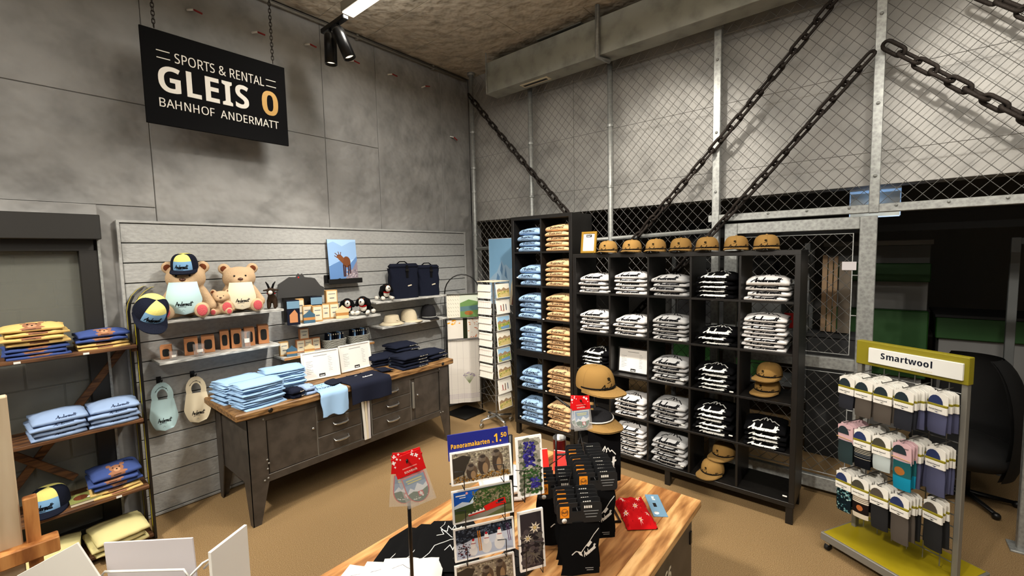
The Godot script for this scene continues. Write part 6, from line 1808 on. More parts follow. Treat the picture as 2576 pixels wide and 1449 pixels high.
func neck_tube(label, pos, bas, group, low: bool):
	# card header with a hook slot, black cloth tube hanging below it
	if not cache.has("tube_card"):
		var o = []
		var W = 0.135
		var H = 0.062
		var r = 0.010
		for c in [[W / 2 - r, H / 2 - r, 0.0], [-W / 2 + r, H / 2 - r, PI / 2], [-W / 2 + r, -H / 2 + r, PI], [W / 2 - r, -H / 2 + r, PI * 1.5]]:
			for i in 4: o.append(Vector2(c[0] + cos(c[2] + i * PI / 6) * r, c[1] + sin(c[2] + i * PI / 6) * r))
			if c[2] == 0.0: o.append_array([Vector2(0.004, H / 2), Vector2(0.004, 0.004), Vector2(-0.022, 0.004), Vector2(-0.022, 0.018), Vector2(-0.006, 0.018), Vector2(-0.006, H / 2)])
		cache["tube_card"] = MB.new().prism(o, 0.0016).done()
		var m = MB.new().soft()
		for side in 2:
			m.grid(10, 14, func(u, v):
				var y = -0.028 - (1.0 - v) * 0.165
				var wv = 0.118 * (1.0 - 0.05 * sin(v * 7.0))
				return Vector3((u - 0.5) * wv + 0.003 * sin(v * 9), y, (0.004 + 0.0025 * sin(u * 7.0 + v * 5.0)) * (sin(u * PI) + 0.1) * (1.0 if side == 0 else -1.0) - 0.005), side == 1)
		cache["tube_cloth"] = m.done()
	var t = thing("neck_tube", label, "neck tube", pos, bas * Basis.from_scale(Vector3.ONE * 1.14), group)
	obj("header_card", cache["tube_card"], "buff_card", t)
	part_box("logo_patch", t, Vector3(-0.045, 0.004, 0.0006), Vector3(0.027, 0.034, 0.0012), "orange")
	if not low:
		obj("logo_ring", MB.new().tube([0, 1, 2, 3, 4, 5, 6, 7, 8, 9, 10, 11].map(func(i): return Vector3(-0.045 + cos(i * TAU / 12) * 0.0105, 0.004 + sin(i * TAU / 12) * 0.0105, 0.0014)), 0.0006, 4, true), "ink", t)
		txt("Buff", 0.0075, "ink", t, Vector3(-0.045, 0.004, 0.0013), Basis(), true, "Droid Sans", 0.8, 0.0004)
		for k in 3: part_box("print_line", t, Vector3(0.035, 0.004 - k * 0.009, 0.0005), Vector3(0.045 - 0.006 * k, 0.002, 0.001), "text_grey")
	for k in 4: part_box("icon_mark", t, Vector3(0.016 + 0.0065 * k, 0.017, 0.0005), Vector3(0.004, 0.007, 0.001), "white_ink")
	obj("round_sticker", MB.new().soft().tube([Vector3(-0.046, -0.022, 0.0002), Vector3(-0.046, -0.022, 0.0012)], 0.0075, 14), "white_plastic", t)
	obj("cloth", cache["tube_cloth"], "scarf_black", t)
	return t

func build_tube_rack():
	# three hooks one above the other, cards hang one behind the other
	var d = Vector3(0.70, 0, 0.714).normalized()
	var u = Vector3(0.714, 0, -0.70)
	var foot = oy(1500, 1330, TY) + Vector3(-0.19, 0, -0.19)
	var r = thing("neck_tube_rack", "black wire rack for the black neck tubes on the wooden table", "display rack", foot)
	obj("base_wire", MB.new().soft().tube([Vector3(0, 0.006, 0) - u * 0.115, Vector3(0, 0.006, 0) + u * 0.115, Vector3(0, 0.006, 0) + u * 0.115 + d * 0.24, Vector3(0, 0.006, 0) - u * 0.115 + d * 0.24], 0.006, 6, true), "black_metal", r)
	for s in [-1.0, 1.0]:
		obj("upright", MB.new().soft().tube([u * 0.115 * s + Vector3(0, 0.006, 0), u * 0.115 * s + Vector3(0, 0.30, 0)], 0.005, 6), "black_metal", r)
	for q in [[0.20, 0.16], [0.10, 0.24]]:
		obj("cross_bar", MB.new().soft().tube([u * -0.115 + Vector3(0, q[0], 0), u * 0.115 + Vector3(0, q[0], 0)], 0.005, 6), "black_metal", r)
	obj("cross_bar", MB.new().soft().tube([u * -0.115 + Vector3(0, 0.48, 0), u * 0.115 + Vector3(0, 0.30, 0)], 0.005, 6), "black_metal", r)
	# front card corner pixels give each hook's line
	var rows = [["low front hook", 1458, 1290, 1.48, 5], ["middle hook", 1502, 1212, 1.62, 6], ["high hook", 1478, 1168, 1.80, 5], ["side hook", 1402, 1232, 1.68, 5]]
	for q in rows:
		var p = CAM + ray(q[1], q[2]) * q[3]
		for k in q[4]:
			var pos = p - d * 0.020 * k + Vector3(0, 0.004 * k, 0) + u * 0.002 * sin(k * 2.2)
			neck_tube("black neck tube, %s on the %s" % ["front one" if k == 0 else ordinal(k) + " behind the front", q[0]], pos, face(d) * rz(0.03 * sin(k * 1.7)) * rx(-0.02), "black neck tubes on cards", k > 1)
		obj("hook_rod", MB.new().soft().tube([p + Vector3(0, 0.014, 0) - u * 0.009 + d * 0.012 - foot, p + Vector3(0, 0.014 + 0.004 * q[4], 0) - u * 0.009 - d * (0.03 + 0.020 * q[4]) - foot, Vector3(0, maxf(0.1, p.y - TY), 0)], 0.002, 5), "black_metal", r)

func build_table_goods():
	build_card_rack()
	# souvenir patches on two poles
	var t1 = CAM + ray(1024, 1146) * 1.30
	var f1 = Vector3(t1.x, TY, t1.z)
	souvenir_stand("black pole stand with souvenir patches beside the sunburst shirts", f1, t1, [["souvenir patch pack hanging at the back of the front stand", 0.22, true], ["souvenir patch pack hanging crooked behind the front one", -0.10, true], ["souvenir patch pack hanging foremost on the front stand", 0.28, true]], 0.0, Vector3(0.8, 0, 0.6))
	var t2 = CAM + ray(1458, 1003) * 2.03
	var f2 = Vector3(t2.x, TY, t2.z)
	souvenir_stand("black pole stand with a grey souvenir patch near the brown cap", f2, t2, [["souvenir patch pack hanging behind the grey one", -0.06, false], ["grey rimmed souvenir patch pack below the brown cap", 0.10, false]], 0.0, Vector3(0.62, 0, 0.78))
	# cap stand
	var ct = CAM + ray(1497, 972) * 2.16
	var cf = Vector3(ct.x, TY, ct.z)
	var ch = ct.y - TY
	var cs = thing("cap_stand", "black wire stand carrying the brown caps", "display stand", cf)
	part_box("foot_plate", cs, Vector3(0, 0.005, 0), Vector3(0.14, 0.010, 0.12), "black_metal", 0.002)
	obj("pole", MB.new().soft().tube([Vector3(0, 0.01, 0), Vector3(0, ch + 0.03, 0)], 0.006, 8), "black_metal", cs)
	for y in [ch + 0.03, ch - 0.17]:
		obj("cap_ring", MB.new().soft().tube([0, 1, 2, 3, 4, 5, 6, 7, 8, 9, 10, 11].map(func(i): return Vector3(cos(i * TAU / 12) * 0.05, y, sin(i * TAU / 12) * 0.05)), 0.003, 5, true), "black_metal", cs)
		for s in [0.0, PI]: obj("spoke", MB.new().tube([Vector3(0, y, 0), Vector3(cos(s) * 0.05, y, sin(s) * 0.05)], 0.003, 5), "black_metal", cs)
	var c1 = mustard_cap("mustard_cap", "mustard brown cap on the wire stand above the table")
	c1.transform = Transform3D(face(Vector3(1, 0, 0.32)) * Basis.from_scale(Vector3.ONE * 1.08), ct)
	c1.set_meta("group", "caps on the wire stand")
	var c2 = thing("suede_cap", "black cap with a tan suede brim, below the brown cap", "cap", CAM + ray(1490, 1052) * 2.14, face(Vector3(1, 0, 0.45)) * Basis.from_scale(Vector3.ONE * 1.12), "caps on the wire stand")
	cap_parts(c2, "cloth_charcoal", "cloth_mustard", 0.088, 0.028, "white_plastic")
	var sg = thing("wood_tag", "round wooden tag hanging behind the grey souvenir patch", "tag", CAM + ray(1487, 1032) * 2.22, face(Vector3(0.7, 0, 0.7)))
	obj("disc", MB.new().soft().tube([Vector3(0, 0, -0.004), Vector3(0, 0, 0.004)], 0.042, 24), "kraft", sg)
	for k in 3: obj("carved_line", MB.new().tube([Vector3(-0.018 + k * 0.014, -0.012, 0.0045), Vector3(-0.012 + k * 0.014, 0.016, 0.0045)], 0.002, 4), "nose", sg)
	obj("string", MB.new().tube([Vector3(0, 0.04, 0), Vector3(0.03, 0.085, 0.01)], 0.0012, 4), "ink", sg)
	# hanging black pouch with the name
	var pch = thing("black_pouch", "large black cloth with a white mountain print behind the neck tubes", "cloth", CAM + ray(1520, 1085) * 2.02, face(Vector3(0.62, 0, 0.78)))
	var pm = MB.new().soft()
	for side in 2:
		pm.grid(10, 14, func(u, v): return Vector3((u - 0.5) * 0.15, -0.235 * (1.0 - v), (0.012 * sin(u * PI) + 0.004 * sin(u * 9 + v * 7)) * (1.0 if side == 0 else -1.0)), side == 1)
	obj("cloth", pm, "tee_black", pch)
	# steel mug on red boxes
	var mp = oy(1408, 1152, TY)
	mp = oy(1395, 1185, TY)
	var k = 0
	for q in [[-0.05, 0.02, 0.2], [0.06, -0.04, -0.3], [-0.02, 0.14, 0.6]]:
		var bxn = thing("red_leaflet", "red folded leaflet with white crosses, %s around the steel mug" % ordinal(k), "leaflet", mp + Vector3(q[0] - 0.02, 0.001, q[1] + 0.02), ry(q[2] + 0.7), "red leaflets on the table")
		obj("cover", MB.new().prism([Vector2(-0.055, 0), Vector2(0.055, 0), Vector2(0.055, 0.10), Vector2(-0.055, 0.10)], 0.003), "souvenir_card" if k == 2 else "red_box", bxn, Vector3.ZERO, rx(-0.35))
		obj("back", MB.new().prism([Vector2(-0.055, 0), Vector2(0.055, 0), Vector2(0.055, 0.10), Vector2(-0.055, 0.10)], 0.003), "paper", bxn, Vector3(0, 0, -0.072), rx(0.35))
		k += 1
	var mg = thing("steel_mug", "dark red steel mug with a bare steel rim", "mug", oy(1408, 1158, TY) + Vector3(0, 0.0005, 0), Basis())
	obj("wall", MB.new().soft().lathe([Vector2(0.034, 0.0), Vector2(0.036, 0.004), Vector2(0.036, 0.125)], 28), "mug_red", mg)
	obj("rim", MB.new().soft().lathe([Vector2(0.036, 0.125), Vector2(0.0365, 0.134), Vector2(0.034, 0.135), Vector2(0.033, 0.02), Vector2(0, 0.018)], 28), "chrome", mg)
	obj("base", MB.new().soft().lathe([Vector2(0, 0.0), Vector2(0.034, 0.0)], 28), "chrome", mg)
	# red scarf on its blue card
	var rc = oy(1640, 1300, TY)
	var card = thing("scarf_card", "pale blue card holding the red edelweiss scarf", "card", oy(1650, 1272, TY) + Vector3(0, 0.002, 0), ry(-0.95))
	part_box("card", card, Vector3.ZERO, Vector3(0.175, 0.0025, 0.062), "buff_blue", 0.001)
	part_box("hook_slot", card, Vector3(0.0, 0.0014, 0.005), Vector3(0.03, 0.001, 0.014), "black_plastic")
	obj("round_sticker", MB.new().soft().tube([Vector3(0.062, 0.001, 0.012), Vector3(0.062, 0.0022, 0.012)], 0.011, 16), "white_plastic", card)
	txt("Buff", 0.012, "white_ink", card, Vector3(-0.055, 0.0014, 0.0), Basis(Vector3.RIGHT, -PI / 2), true, "Droid Sans", 0.9, 0.0006)
	var sc = thing("red_scarf", "red tube scarf printed with edelweiss, lying on the table", "scarf", oy(1598, 1296, TY) + Vector3(0, 0.005, 0), ry(-0.85))
	var n = noise(1.0, 3, 77)
	for lay in 3:
		var m = MB.new().soft()
		m.grid(20, 16, func(uu, vv):
			var x = (uu - 0.5) * 0.215
			var z = (vv - 0.5) * (0.125 + 0.012 * n.get_noise_2d(uu * 3, lay * 5.0)) + 0.012 * n.get_noise_2d(uu * 4, 7.0 + lay)
			var edge = minf(minf(uu, 1 - uu) * 10.0, minf(vv, 1 - vv) * 8.0)
			var up = 0.008 + lay * 0.008 + 0.011 * absf(n.get_noise_2d(uu * 4.0 + lay * 3.0, vv * 6.0)) + 0.004 * sin(vv * 16.0 + uu * 5.0)
			return Vector3(x, up * clampf(edge, 0.0, 1.0), z))
		obj("fold", m, "scarf_red", sc)
	# black sunburst shirts and white shirts on the near side
	k = 0
	var cr = Vector3(0.767, 0, -0.641)
	var p0 = oy(1036, 1392, TY)
	for k3 in 3:
		var t = thing("sunburst_shirt", "black folded shirt with a white sunburst drawing, %s from the table edge" % ordinal(k3), "shirt", p0 + cr * 0.072 * k3 + Vector3(0, 0.002 + 0.0165 * k3, 0), ry(0.50 + 0.10 * k3), "black sunburst shirts on the table")
		var m = MB.new().soft()
		m.grid(16, 14, func(uu, vv):
			var e = minf(minf(uu, 1 - uu), minf(vv, 1 - vv)) * 9.0
			var tuck = 1.0 - 0.35 * clampf((vv - 0.72) / 0.28, 0, 1)
			return Vector3((uu - 0.5) * 0.25 * tuck, (0.012 + 0.003 * n.get_noise_2d(uu * 4 + k3, vv * 4)) * clampf(e, 0, 1), (0.5 - vv) * 0.30))
		obj("cloth", m, "shirt_sunburst", t)
	var p1 = oy(905, 1492, TY)
	for k3 in 3:
		var t = thing("white_shirt", "white folded shirt with thin line art, %s in the fan" % ordinal(k3), "shirt", p1 + cr * 0.085 * k3 + Vector3(0, 0.002 + 0.0185 * k3, 0), ry(0.50 + 0.12 * k3), "white shirts fanned out on the table")
		var m = MB.new().soft()
		m.grid(14, 14, func(uu, vv):
			var e = minf(minf(uu, 1 - uu), minf(vv, 1 - vv)) * 9.0
			return Vector3((uu - 0.5) * 0.22, (0.013 + 0.004 * n.get_noise_2d(uu * 4 + k3, vv * 4 + 3)) * clampf(e, 0, 1), (0.5 - vv) * 0.24))
		obj("cloth", m, "shirt_line", t)
	pile("white_tee", "white plain folded shirt", "behind the sunburst shirts", "shirt", "white shirts behind the card rack", Vector3(-1.37, TY + 0.001, -1.53), ry(0.9), 0.20, 0.22, [0.03, 0.035], ["cloth_white"], 0.006, 0.02, 5)
	build_tube_rack()
# ---------- sock rack
func sock_pack(label, pos, bas, kind, long: float, far: bool):
	var t = thing("sock_pack", label, "socks", pos, bas, "sock packs on the rack")
	var W = 0.088
	var pink = kind[2]
	var top = "pink_card" if pink else "paper"
	if not cache.has("sockcard"):
		cache["sockcard"] = MB.new().prism([Vector2(-W / 2, -0.112), Vector2(W / 2, -0.112), Vector2(W / 2, -0.012), Vector2(W / 2 - 0.02, 0.0), Vector2(-W / 2 + 0.02, 0.0), Vector2(-W / 2, -0.012)], 0.003).done()
		cache["sockband"] = MB.new().box(Vector3(0, -0.092, 0.004), Vector3(W + 0.002, 0.040, 0.012), 0.002).done()
		cache["socklime"] = MB.new().box(Vector3(0, -0.0665, 0.004), Vector3(W + 0.002, 0.011, 0.0118), 0.001).done()
	obj("card", cache["sockcard"], top, t)
	if not pink:
		obj("lime_band", cache["socklime"], "lime", t)
		obj("name_band", cache["sockband"], "paper", t)
	else:
		part_box("string", t, Vector3(0, -0.085, 0.012), Vector3(W + 0.002, 0.004, 0.003), "kraft", 0.001, rz(-0.06))
	if not far: txt("Smartwool", 0.0085, "ink", t, Vector3(-0.006, -0.090, 0.0103) if not pink else Vector3(0, -0.028, 0.0008), Basis(), true, "Droid Sans", 1.0, 0.0004)
	# toe seen through the upper card, leg below the band
	var toe = []
	for i in 9:
		var a = PI * i / 8.0
		toe.append(Vector2(-0.012 + cos(a) * 0.034, -0.062 + sin(a) * 0.048))
	toe.reverse()
	toe.reverse()
	obj("toe", MB.new().prism(toe, 0.002), kind[1], t, Vector3(0, 0, 0.003))
	var key = "sockleg%s" % long
	if not cache.has(key):
		var m = MB.new().soft()
		for side in 2:
			m.grid(6, 8, func(u, v):
				var x = (u - 0.5) * (W - 0.006) * (1.0 + 0.05 * sin(v * 3.0))
				return Vector3(x, -0.10 - (1.0 - v) * long, (0.003 + 0.008 * pow(sin(PI * u), 0.5)) * (1.0 if side == 0 else -0.6) + 0.002 * sin(v * 6.0)), side == 1)
		cache[key] = m.done()
	obj("leg", cache[key], kind[0], t)

func build_sock_rack():
	mk("pink_card", Color(0.80, 0.66, 0.68), 0.7)
	var A = Vector3(-0.066, 0, -3.546)
	var u = Vector3(0.866, 0, 0.5).normalized()
	var n = Vector3(-0.5, 0, 0.866).normalized()
	var B = Basis(u, Vector3.UP, n)
	var t = thing("sock_rack", "grey metal rack on castors with a lime Smartwool header and base", "display rack", A, B)
	var W = 0.535
	var hd = part_box("header_board", t, Vector3(W / 2, 1.283, 0), Vector3(W + 0.01, 0.148, 0.05), "lime", 0.003)
	var pl = part_box("name_plate", t, Vector3(W / 2 + 0.03, 1.278, 0.033), Vector3(W * 0.84, 0.092, 0.016), "white_plastic", 0.002)
	txt("Smartwool", 0.036, "cloth_navy", pl, Vector3(-0.03, 0.008, 0.0086), Basis(), true, "Droid Sans", 0.98, 0.001)
	txt("go far. feel good.", 0.010, "label_cream", pl, Vector3(0.05, -0.032, 0.0084), Basis(), false, "Droid Sans", 1.0, 0.0006)
	for x in [0.012, W - 0.012]:
		part_box("post", t, Vector3(x, 0.665, 0), Vector3(0.026, 1.10, 0.036), "rack_grey", 0.003)
	for k in 15:
		obj("grid_wire", MB.new().tube([Vector3(0.02, 0.20 + k * 0.068, 0.0), Vector3(W - 0.02, 0.20 + k * 0.068, 0.0)], 0.0035, 6), "wire", t)
	for k in 6:
		obj("grid_wire", MB.new().tube([Vector3(0.06 + k * 0.078, 0.14, -0.005), Vector3(0.06 + k * 0.078, 1.2, -0.005)], 0.003, 6), "wire", t)
	part_box("base_tray", t, Vector3(W / 2, 0.09, 0.012), Vector3(0.60, 0.05, 0.50), "rack_grey", 0.004)
	part_box("base_top", t, Vector3(W / 2, 0.1165, 0.012), Vector3(0.575, 0.004, 0.475), "lime_base", 0.001)
	for sx in [-0.27, 0.27]:
		for sz in [-0.20, 0.225]:
			var cst = part_box("castor", t, Vector3(W / 2 + sx, 0.052, sz), Vector3(0.03, 0.026, 0.04), "chrome", 0.004)
			obj("wheel", MB.new().soft().tube([Vector3(-0.010, -0.027, 0.006), Vector3(0.010, -0.027, 0.006)], 0.024, 16), "rubber", cst)
	# kinds: leg material, toe material, pink card
	mk("sock_grey", Color(0.28, 0.25, 0.22), 0.95); mk("sock_navy", Color(0.07, 0.08, 0.12), 0.95); mk("sock_green", Color(0.08, 0.16, 0.17), 0.95); mk("sock_dark", Color(0.05, 0.05, 0.055), 0.95); mk("sock_lilac", Color(0.26, 0.27, 0.38), 0.95); mk("toe_blue", Color(0.10, 0.16, 0.34), 0.9); mk("toe_green", Color(0.06, 0.13, 0.16), 0.9); mk("toe_olive", Color(0.24, 0.23, 0.18), 0.9)
	mk("sock_ice", Color(0.66, 0.70, 0.70), 0.9)
	var rows = [
		[1.165, [["sock_navy", "toe_green", false, 0.10], ["sock_grey", "toe_green", false, 0.12], ["sock_grey", "toe_green", false, 0.12], ["sock_navy", "toe_green", false, 0.12]]],
		[0.865, [["sock_green", "toe_green", true, 0.14], ["sock_stripe", "toe_blue", false, 0.13], ["sock_ice", "toe_olive", false, 0.10], ["sock_teal", "toe_green", true, 0.16]]],
		[0.565, [["sock_splash", "toe_blue", false, 0.15], ["sock_brown", "toe_olive", false, 0.14], ["sock_dark", "sock_grey", false, 0.15], ["sock_grey", "toe_blue", false, 0.17]]]]
	var tone = {"sock_navy": "navy", "sock_grey": "taupe", "sock_green": "dark green", "sock_stripe": "striped", "sock_ice": "pale grey", "sock_teal": "turquoise", "sock_splash": "speckled teal", "sock_brown": "brown patterned", "sock_dark": "black"}
	for r in 3:
		for c in 5:
			var kd = rows[r][1][mini(c, 3)]
			var x = [0.075, 0.17, 0.27, 0.37, 0.47][c]
			var y = rows[r][0]
			var cnt = [6, 7, 6, 7, 4][c] if r < 2 else [5, 7, 4, 5, 3][c]
			obj("hook", MB.new().soft().tube([Vector3(x, y + 0.012, 0), Vector3(x, y + 0.012, 0.245 if c < 4 else 0.14), Vector3(x, y + 0.022, 0.252 if c < 4 else 0.147)], 0.003, 6), "wire", t)
			for k in cnt:
				var zz = (0.232 if c < 4 else 0.13) - k * 0.030
				var m = kd
				if (k >= 3 and c == 3) or c == 4: m = [["sock_lilac", "toe_blue", false], ["sock_lilac", "toe_blue", false], ["sock_dark", "sock_grey", false]][r]
				var what = tone.get(m[0], "lilac")
				sock_pack("%s socks, %s, %s column, %s row of the sock rack" % [what, "front pack" if k == 0 else ordinal(k) + " behind the front", ordinal(c), ["top", "middle", "bottom"][r]], A + B * Vector3(x + 0.003 * sin(k * 2.1), y + 0.006 * sin(k * 1.3), zz), B * ry(0.10 * sin(k * 1.9 + c) - 0.05) * rz(0.05 * sin(k * 2.7 + r)), m, kd[3], k > 1)

# ---------- unlit store beyond the fence
func build_store():
	var g1 = thing("green_cabinet", "dark green machine housing with a window band beyond the fence doorway", "cabinet", Vector3(-0.02, 0, -6.5))
	part_box("lower_panel", g1, Vector3(0.0, 0.93, 0), Vector3(0.88, 0.70, 0.9), "deep_green", 0.01)
	part_box("dark_recess", g1, Vector3(0.0, 1.43, -0.05), Vector3(0.86, 0.30, 0.8), "dark_room", 0.005)
	part_box("upper_panel", g1, Vector3(0.0, 1.675, 0), Vector3(0.88, 0.19, 0.9), "deep_green", 0.008)
	part_box("window_band", g1, Vector3(0.0, 1.865, 0), Vector3(0.86, 0.19, 0.88), "grey_post", 0.005)
	part_box("roof", g1, Vector3(0, 1.985, 0), Vector3(0.90, 0.05, 0.92), "dark_room", 0.005)
	part_box("skid", g1, Vector3(0, 0.29, 0), Vector3(0.82, 0.58, 0.8), "dark_room", 0.005)
	var g2 = thing("green_crate", "long dark green crate standing beside the machine housing", "crate", Vector3(0.98, 0, -6.6))
	part_box("crate_body", g2, Vector3(0, 1.10, 0), Vector3(0.98, 0.22, 0.7), "deep_green", 0.008)
	part_box("crate_lid", g2, Vector3(0, 1.225, 0), Vector3(1.0, 0.03, 0.73), "dark_grey", 0.004)
	part_box("crate_stand", g2, Vector3(0, 0.495, 0), Vector3(0.92, 0.99, 0.6), "dark_room", 0.004)
	var bm = thing("steel_beam", "dark grey steel beam across the unlit store", "beam", Vector3(0.5, 2.16, -5.2))
	part_box("beam_web", bm, Vector3.ZERO, Vector3(4.5, 0.16, 0.06), "dark_grey", 0.003)
	part_box("beam_flange", bm, Vector3(0, 0.085, 0), Vector3(4.5, 0.014, 0.14), "dark_grey", 0.002)
	for x in [-2.1, 2.1]: part_box("beam_post", bm, Vector3(x, -1.08, 0), Vector3(0.1, 2.14, 0.06), "dark_grey", 0.003)
	var fr = thing("grey_gate_frame", "tall grey steel frame leaning in the dark store", "frame", Vector3(0.86, 0, -5.35))
	for x in [0.0, 0.5]: part_box("frame_post", fr, Vector3(x, 1.0, 0), Vector3(0.055, 2.0, 0.04), "grey_post", 0.003)
	part_box("frame_bar", fr, Vector3(0.25, 1.97, 0), Vector3(0.45, 0.05, 0.04), "grey_post", 0.003)
	part_box("frame_bar", fr, Vector3(0.25, 0.45, 0), Vector3(0.45, 0.05, 0.04), "grey_post", 0.003)
	# boards standing on a dark crate behind the gate
	mk("board_pale", Color(0.55, 0.45, 0.34), 0.8)
	mk("board_grey", Color(0.40, 0.36, 0.31), 0.85)
	var bc = thing("board_crate", "dark crate under the pale boards behind the gate", "crate", Vector3(-0.30, 0, -5.05))
	part_box("crate_body", bc, Vector3(0, 0.56, 0), Vector3(0.36, 1.12, 0.30), "dark_grey", 0.006)
	part_box("crate_lid", bc, Vector3(0, 1.135, 0), Vector3(0.38, 0.03, 0.32), "dark_grey", 0.004)
	for k in 4:
		var q = [[-0.375, 0.04, 0.72], [-0.33, 0.035, 0.70], [-0.29, 0.03, 0.71], [-0.22, 0.09, 0.66]][k]
		tag(obj("leaning_board", bx(Vector3(q[1], q[2], 0.03), 0.003), "board_grey" if k == 3 else "board_pale", null, Vector3(q[0], q[2] / 2 + 1.16, -5.05 + 0.01 * k), rx(-0.05)), "%s wooden board leaning behind the gate" % ["first pale", "second pale", "narrow pale", "wide weathered"][k], "board", "boards leaning behind the gate")
	var rk = thing("steel_rack", "grey steel storage rack behind the gate", "rack", Vector3(-1.3, 0, -5.6))
	for x in [-0.75, 0.75]:
		for z in [-0.2, 0.2]: part_box("rack_post", rk, Vector3(x, 1.0, z), Vector3(0.05, 2.0, 0.05), "grey_post", 0.003)
	for y in [0.5, 1.05, 1.6]: part_box("rack_shelf", rk, Vector3(0, y, 0), Vector3(1.5, 0.05, 0.45), "grey_post", 0.003)
	var gb = 0
	for q in [[-0.4, 0.525, 0.45, 0.30, "deep_green"], [0.2, 0.525, 0.5, 0.26, "deep_green"], [-0.3, 1.075, 0.55, 0.28, "dark_grey"], [0.35, 1.075, 0.35, 0.34, "grey_post"], [0.1, 1.625, 0.7, 0.22, "dark_grey"]]:
		var cr = thing("storage_crate", "%s storage crate, %s on the steel rack" % ["green" if q[4] == "deep_green" else "grey", ordinal(gb)], "crate", Vector3(-1.3 + q[0], q[1] + 0.001, -5.6), Basis(), "crates on the steel rack")
		part_box("crate_body", cr, Vector3(0, q[3] / 2, 0), Vector3(q[2], q[3], 0.36), q[4], 0.01)
		part_box("crate_rim", cr, Vector3(0, q[3] + 0.012, 0), Vector3(q[2] + 0.02, 0.022, 0.38), q[4], 0.006)
		gb += 1
	# notice and red tag on the gate
	var p = oz(2136, 669, -4.085)
	tag(obj("notice_sheet", bx(Vector3(0.085, 0.062, 0.002)), "paper_grey", null, Vector3(p.x, p.y, -4.09)), "small white notice fixed to the gate mesh", "notice")
	p = oz(1985, 806, -4.085)
	var rt = thing("red_tag", "red tag hanging on the gate behind the wide bookcase", "tag", Vector3(p.x - 0.0, p.y, -4.085))
	part_box("tag_plate", rt, Vector3.ZERO, Vector3(0.07, 0.12, 0.004), "red_plastic", 0.001)
	obj("tag_ring", MB.new().tube([Vector3(0, 0.06, 0), Vector3(0, 0.075, -0.010)], 0.002, 5), "wire", rt)
	# glowing sign behind the fence
	var ls = thing("light_sign", "edge-lit glass sign hanging behind the fence rail", "sign", Vector3(-0.03, 2.29, -4.5))
	part_box("glass_face", ls, Vector3(0, 0, 0), Vector3(0.30, 0.21, 0.006), "sign_face", 0.001)
	part_box("sign_housing", ls, Vector3(0, 0.125, 0), Vector3(0.31, 0.05, 0.05), "white_plastic", 0.003)
	part_box("light_edge", ls, Vector3(0, 0.090, 0.004), Vector3(0.30, 0.016, 0.006), "sign_glow")
	part_box("light_edge", ls, Vector3(0, -0.108, 0.002), Vector3(0.30, 0.007, 0.007), "sign_glow")
	for s in [-1.0, 1.0]: part_box("light_edge", ls, Vector3(s * 0.153, 0, 0.002), Vector3(0.005, 0.21, 0.007), "sign_glow")
	for s in [-1.0, 1.0]: obj("sign_rod", MB.new().tube([Vector3(s * 0.1, 0.15, 0), Vector3(s * 0.1, 0.71, 0)], 0.004, 5), "wire", ls)
	var l := OmniLight3D.new()
	l.name = "sign_light"
	add_child(l)
	l.position = Vector3(-0.03, 2.30, -4.46)
	l.light_energy = 0.02
	l.light_color = Color(0.6, 0.78, 1.0)
	l.light_size = 0.1
	l.omni_range = 10.0
	l.omni_attenuation = 2.0
	l.shadow_enabled = true
	# dark rounded chair behind the sock rack
	var ch = thing("shell_chair", "black rounded shell chair on a swivel foot in the dark store", "chair", Vector3(0.62, 0, -4.72), face(Vector3(-0.75, 0, 0.4)))
	var m = MB.new().soft()
	for side in 2:
		m.grid(20, 12, func(u, v):
			var a = lerpf(PI * 1.08, PI * 1.92, u)
			var e = lerpf(-0.75, 1.25, v)
			var r = 0.36 - 0.025 * side
			return Vector3(cos(a) * r * cos(e * 0.8), 0.62 + sin(e) * 0.52, sin(a) * r * cos(e * 0.7) + 0.12), side == 1)
	obj("shell", m, "chair_black", ch)
	obj("seat", MB.new().soft().ball(Vector3(0, 0.40, 0.08), Vector3(0.33, 0.13, 0.30), 20, 10), "chair_black", ch)
	obj("stem", MB.new().soft().tube([Vector3(0, 0.04, 0.05), Vector3(0, 0.32, 0.05)], 0.03, 10), "black_metal", ch)
	for k in 5:
		var a = TAU * k / 5.0
		obj("foot_spoke", MB.new().soft().tube([Vector3(0, 0.06, 0.05), Vector3(cos(a) * 0.28, 0.035, 0.05 + sin(a) * 0.28)], [0.022, 0.014], 8), "black_metal", ch)
		obj("castor", MB.new().soft().ball(Vector3(cos(a) * 0.28, 0.026, 0.05 + sin(a) * 0.28), 0.026, 10, 8), "black_plastic", ch)
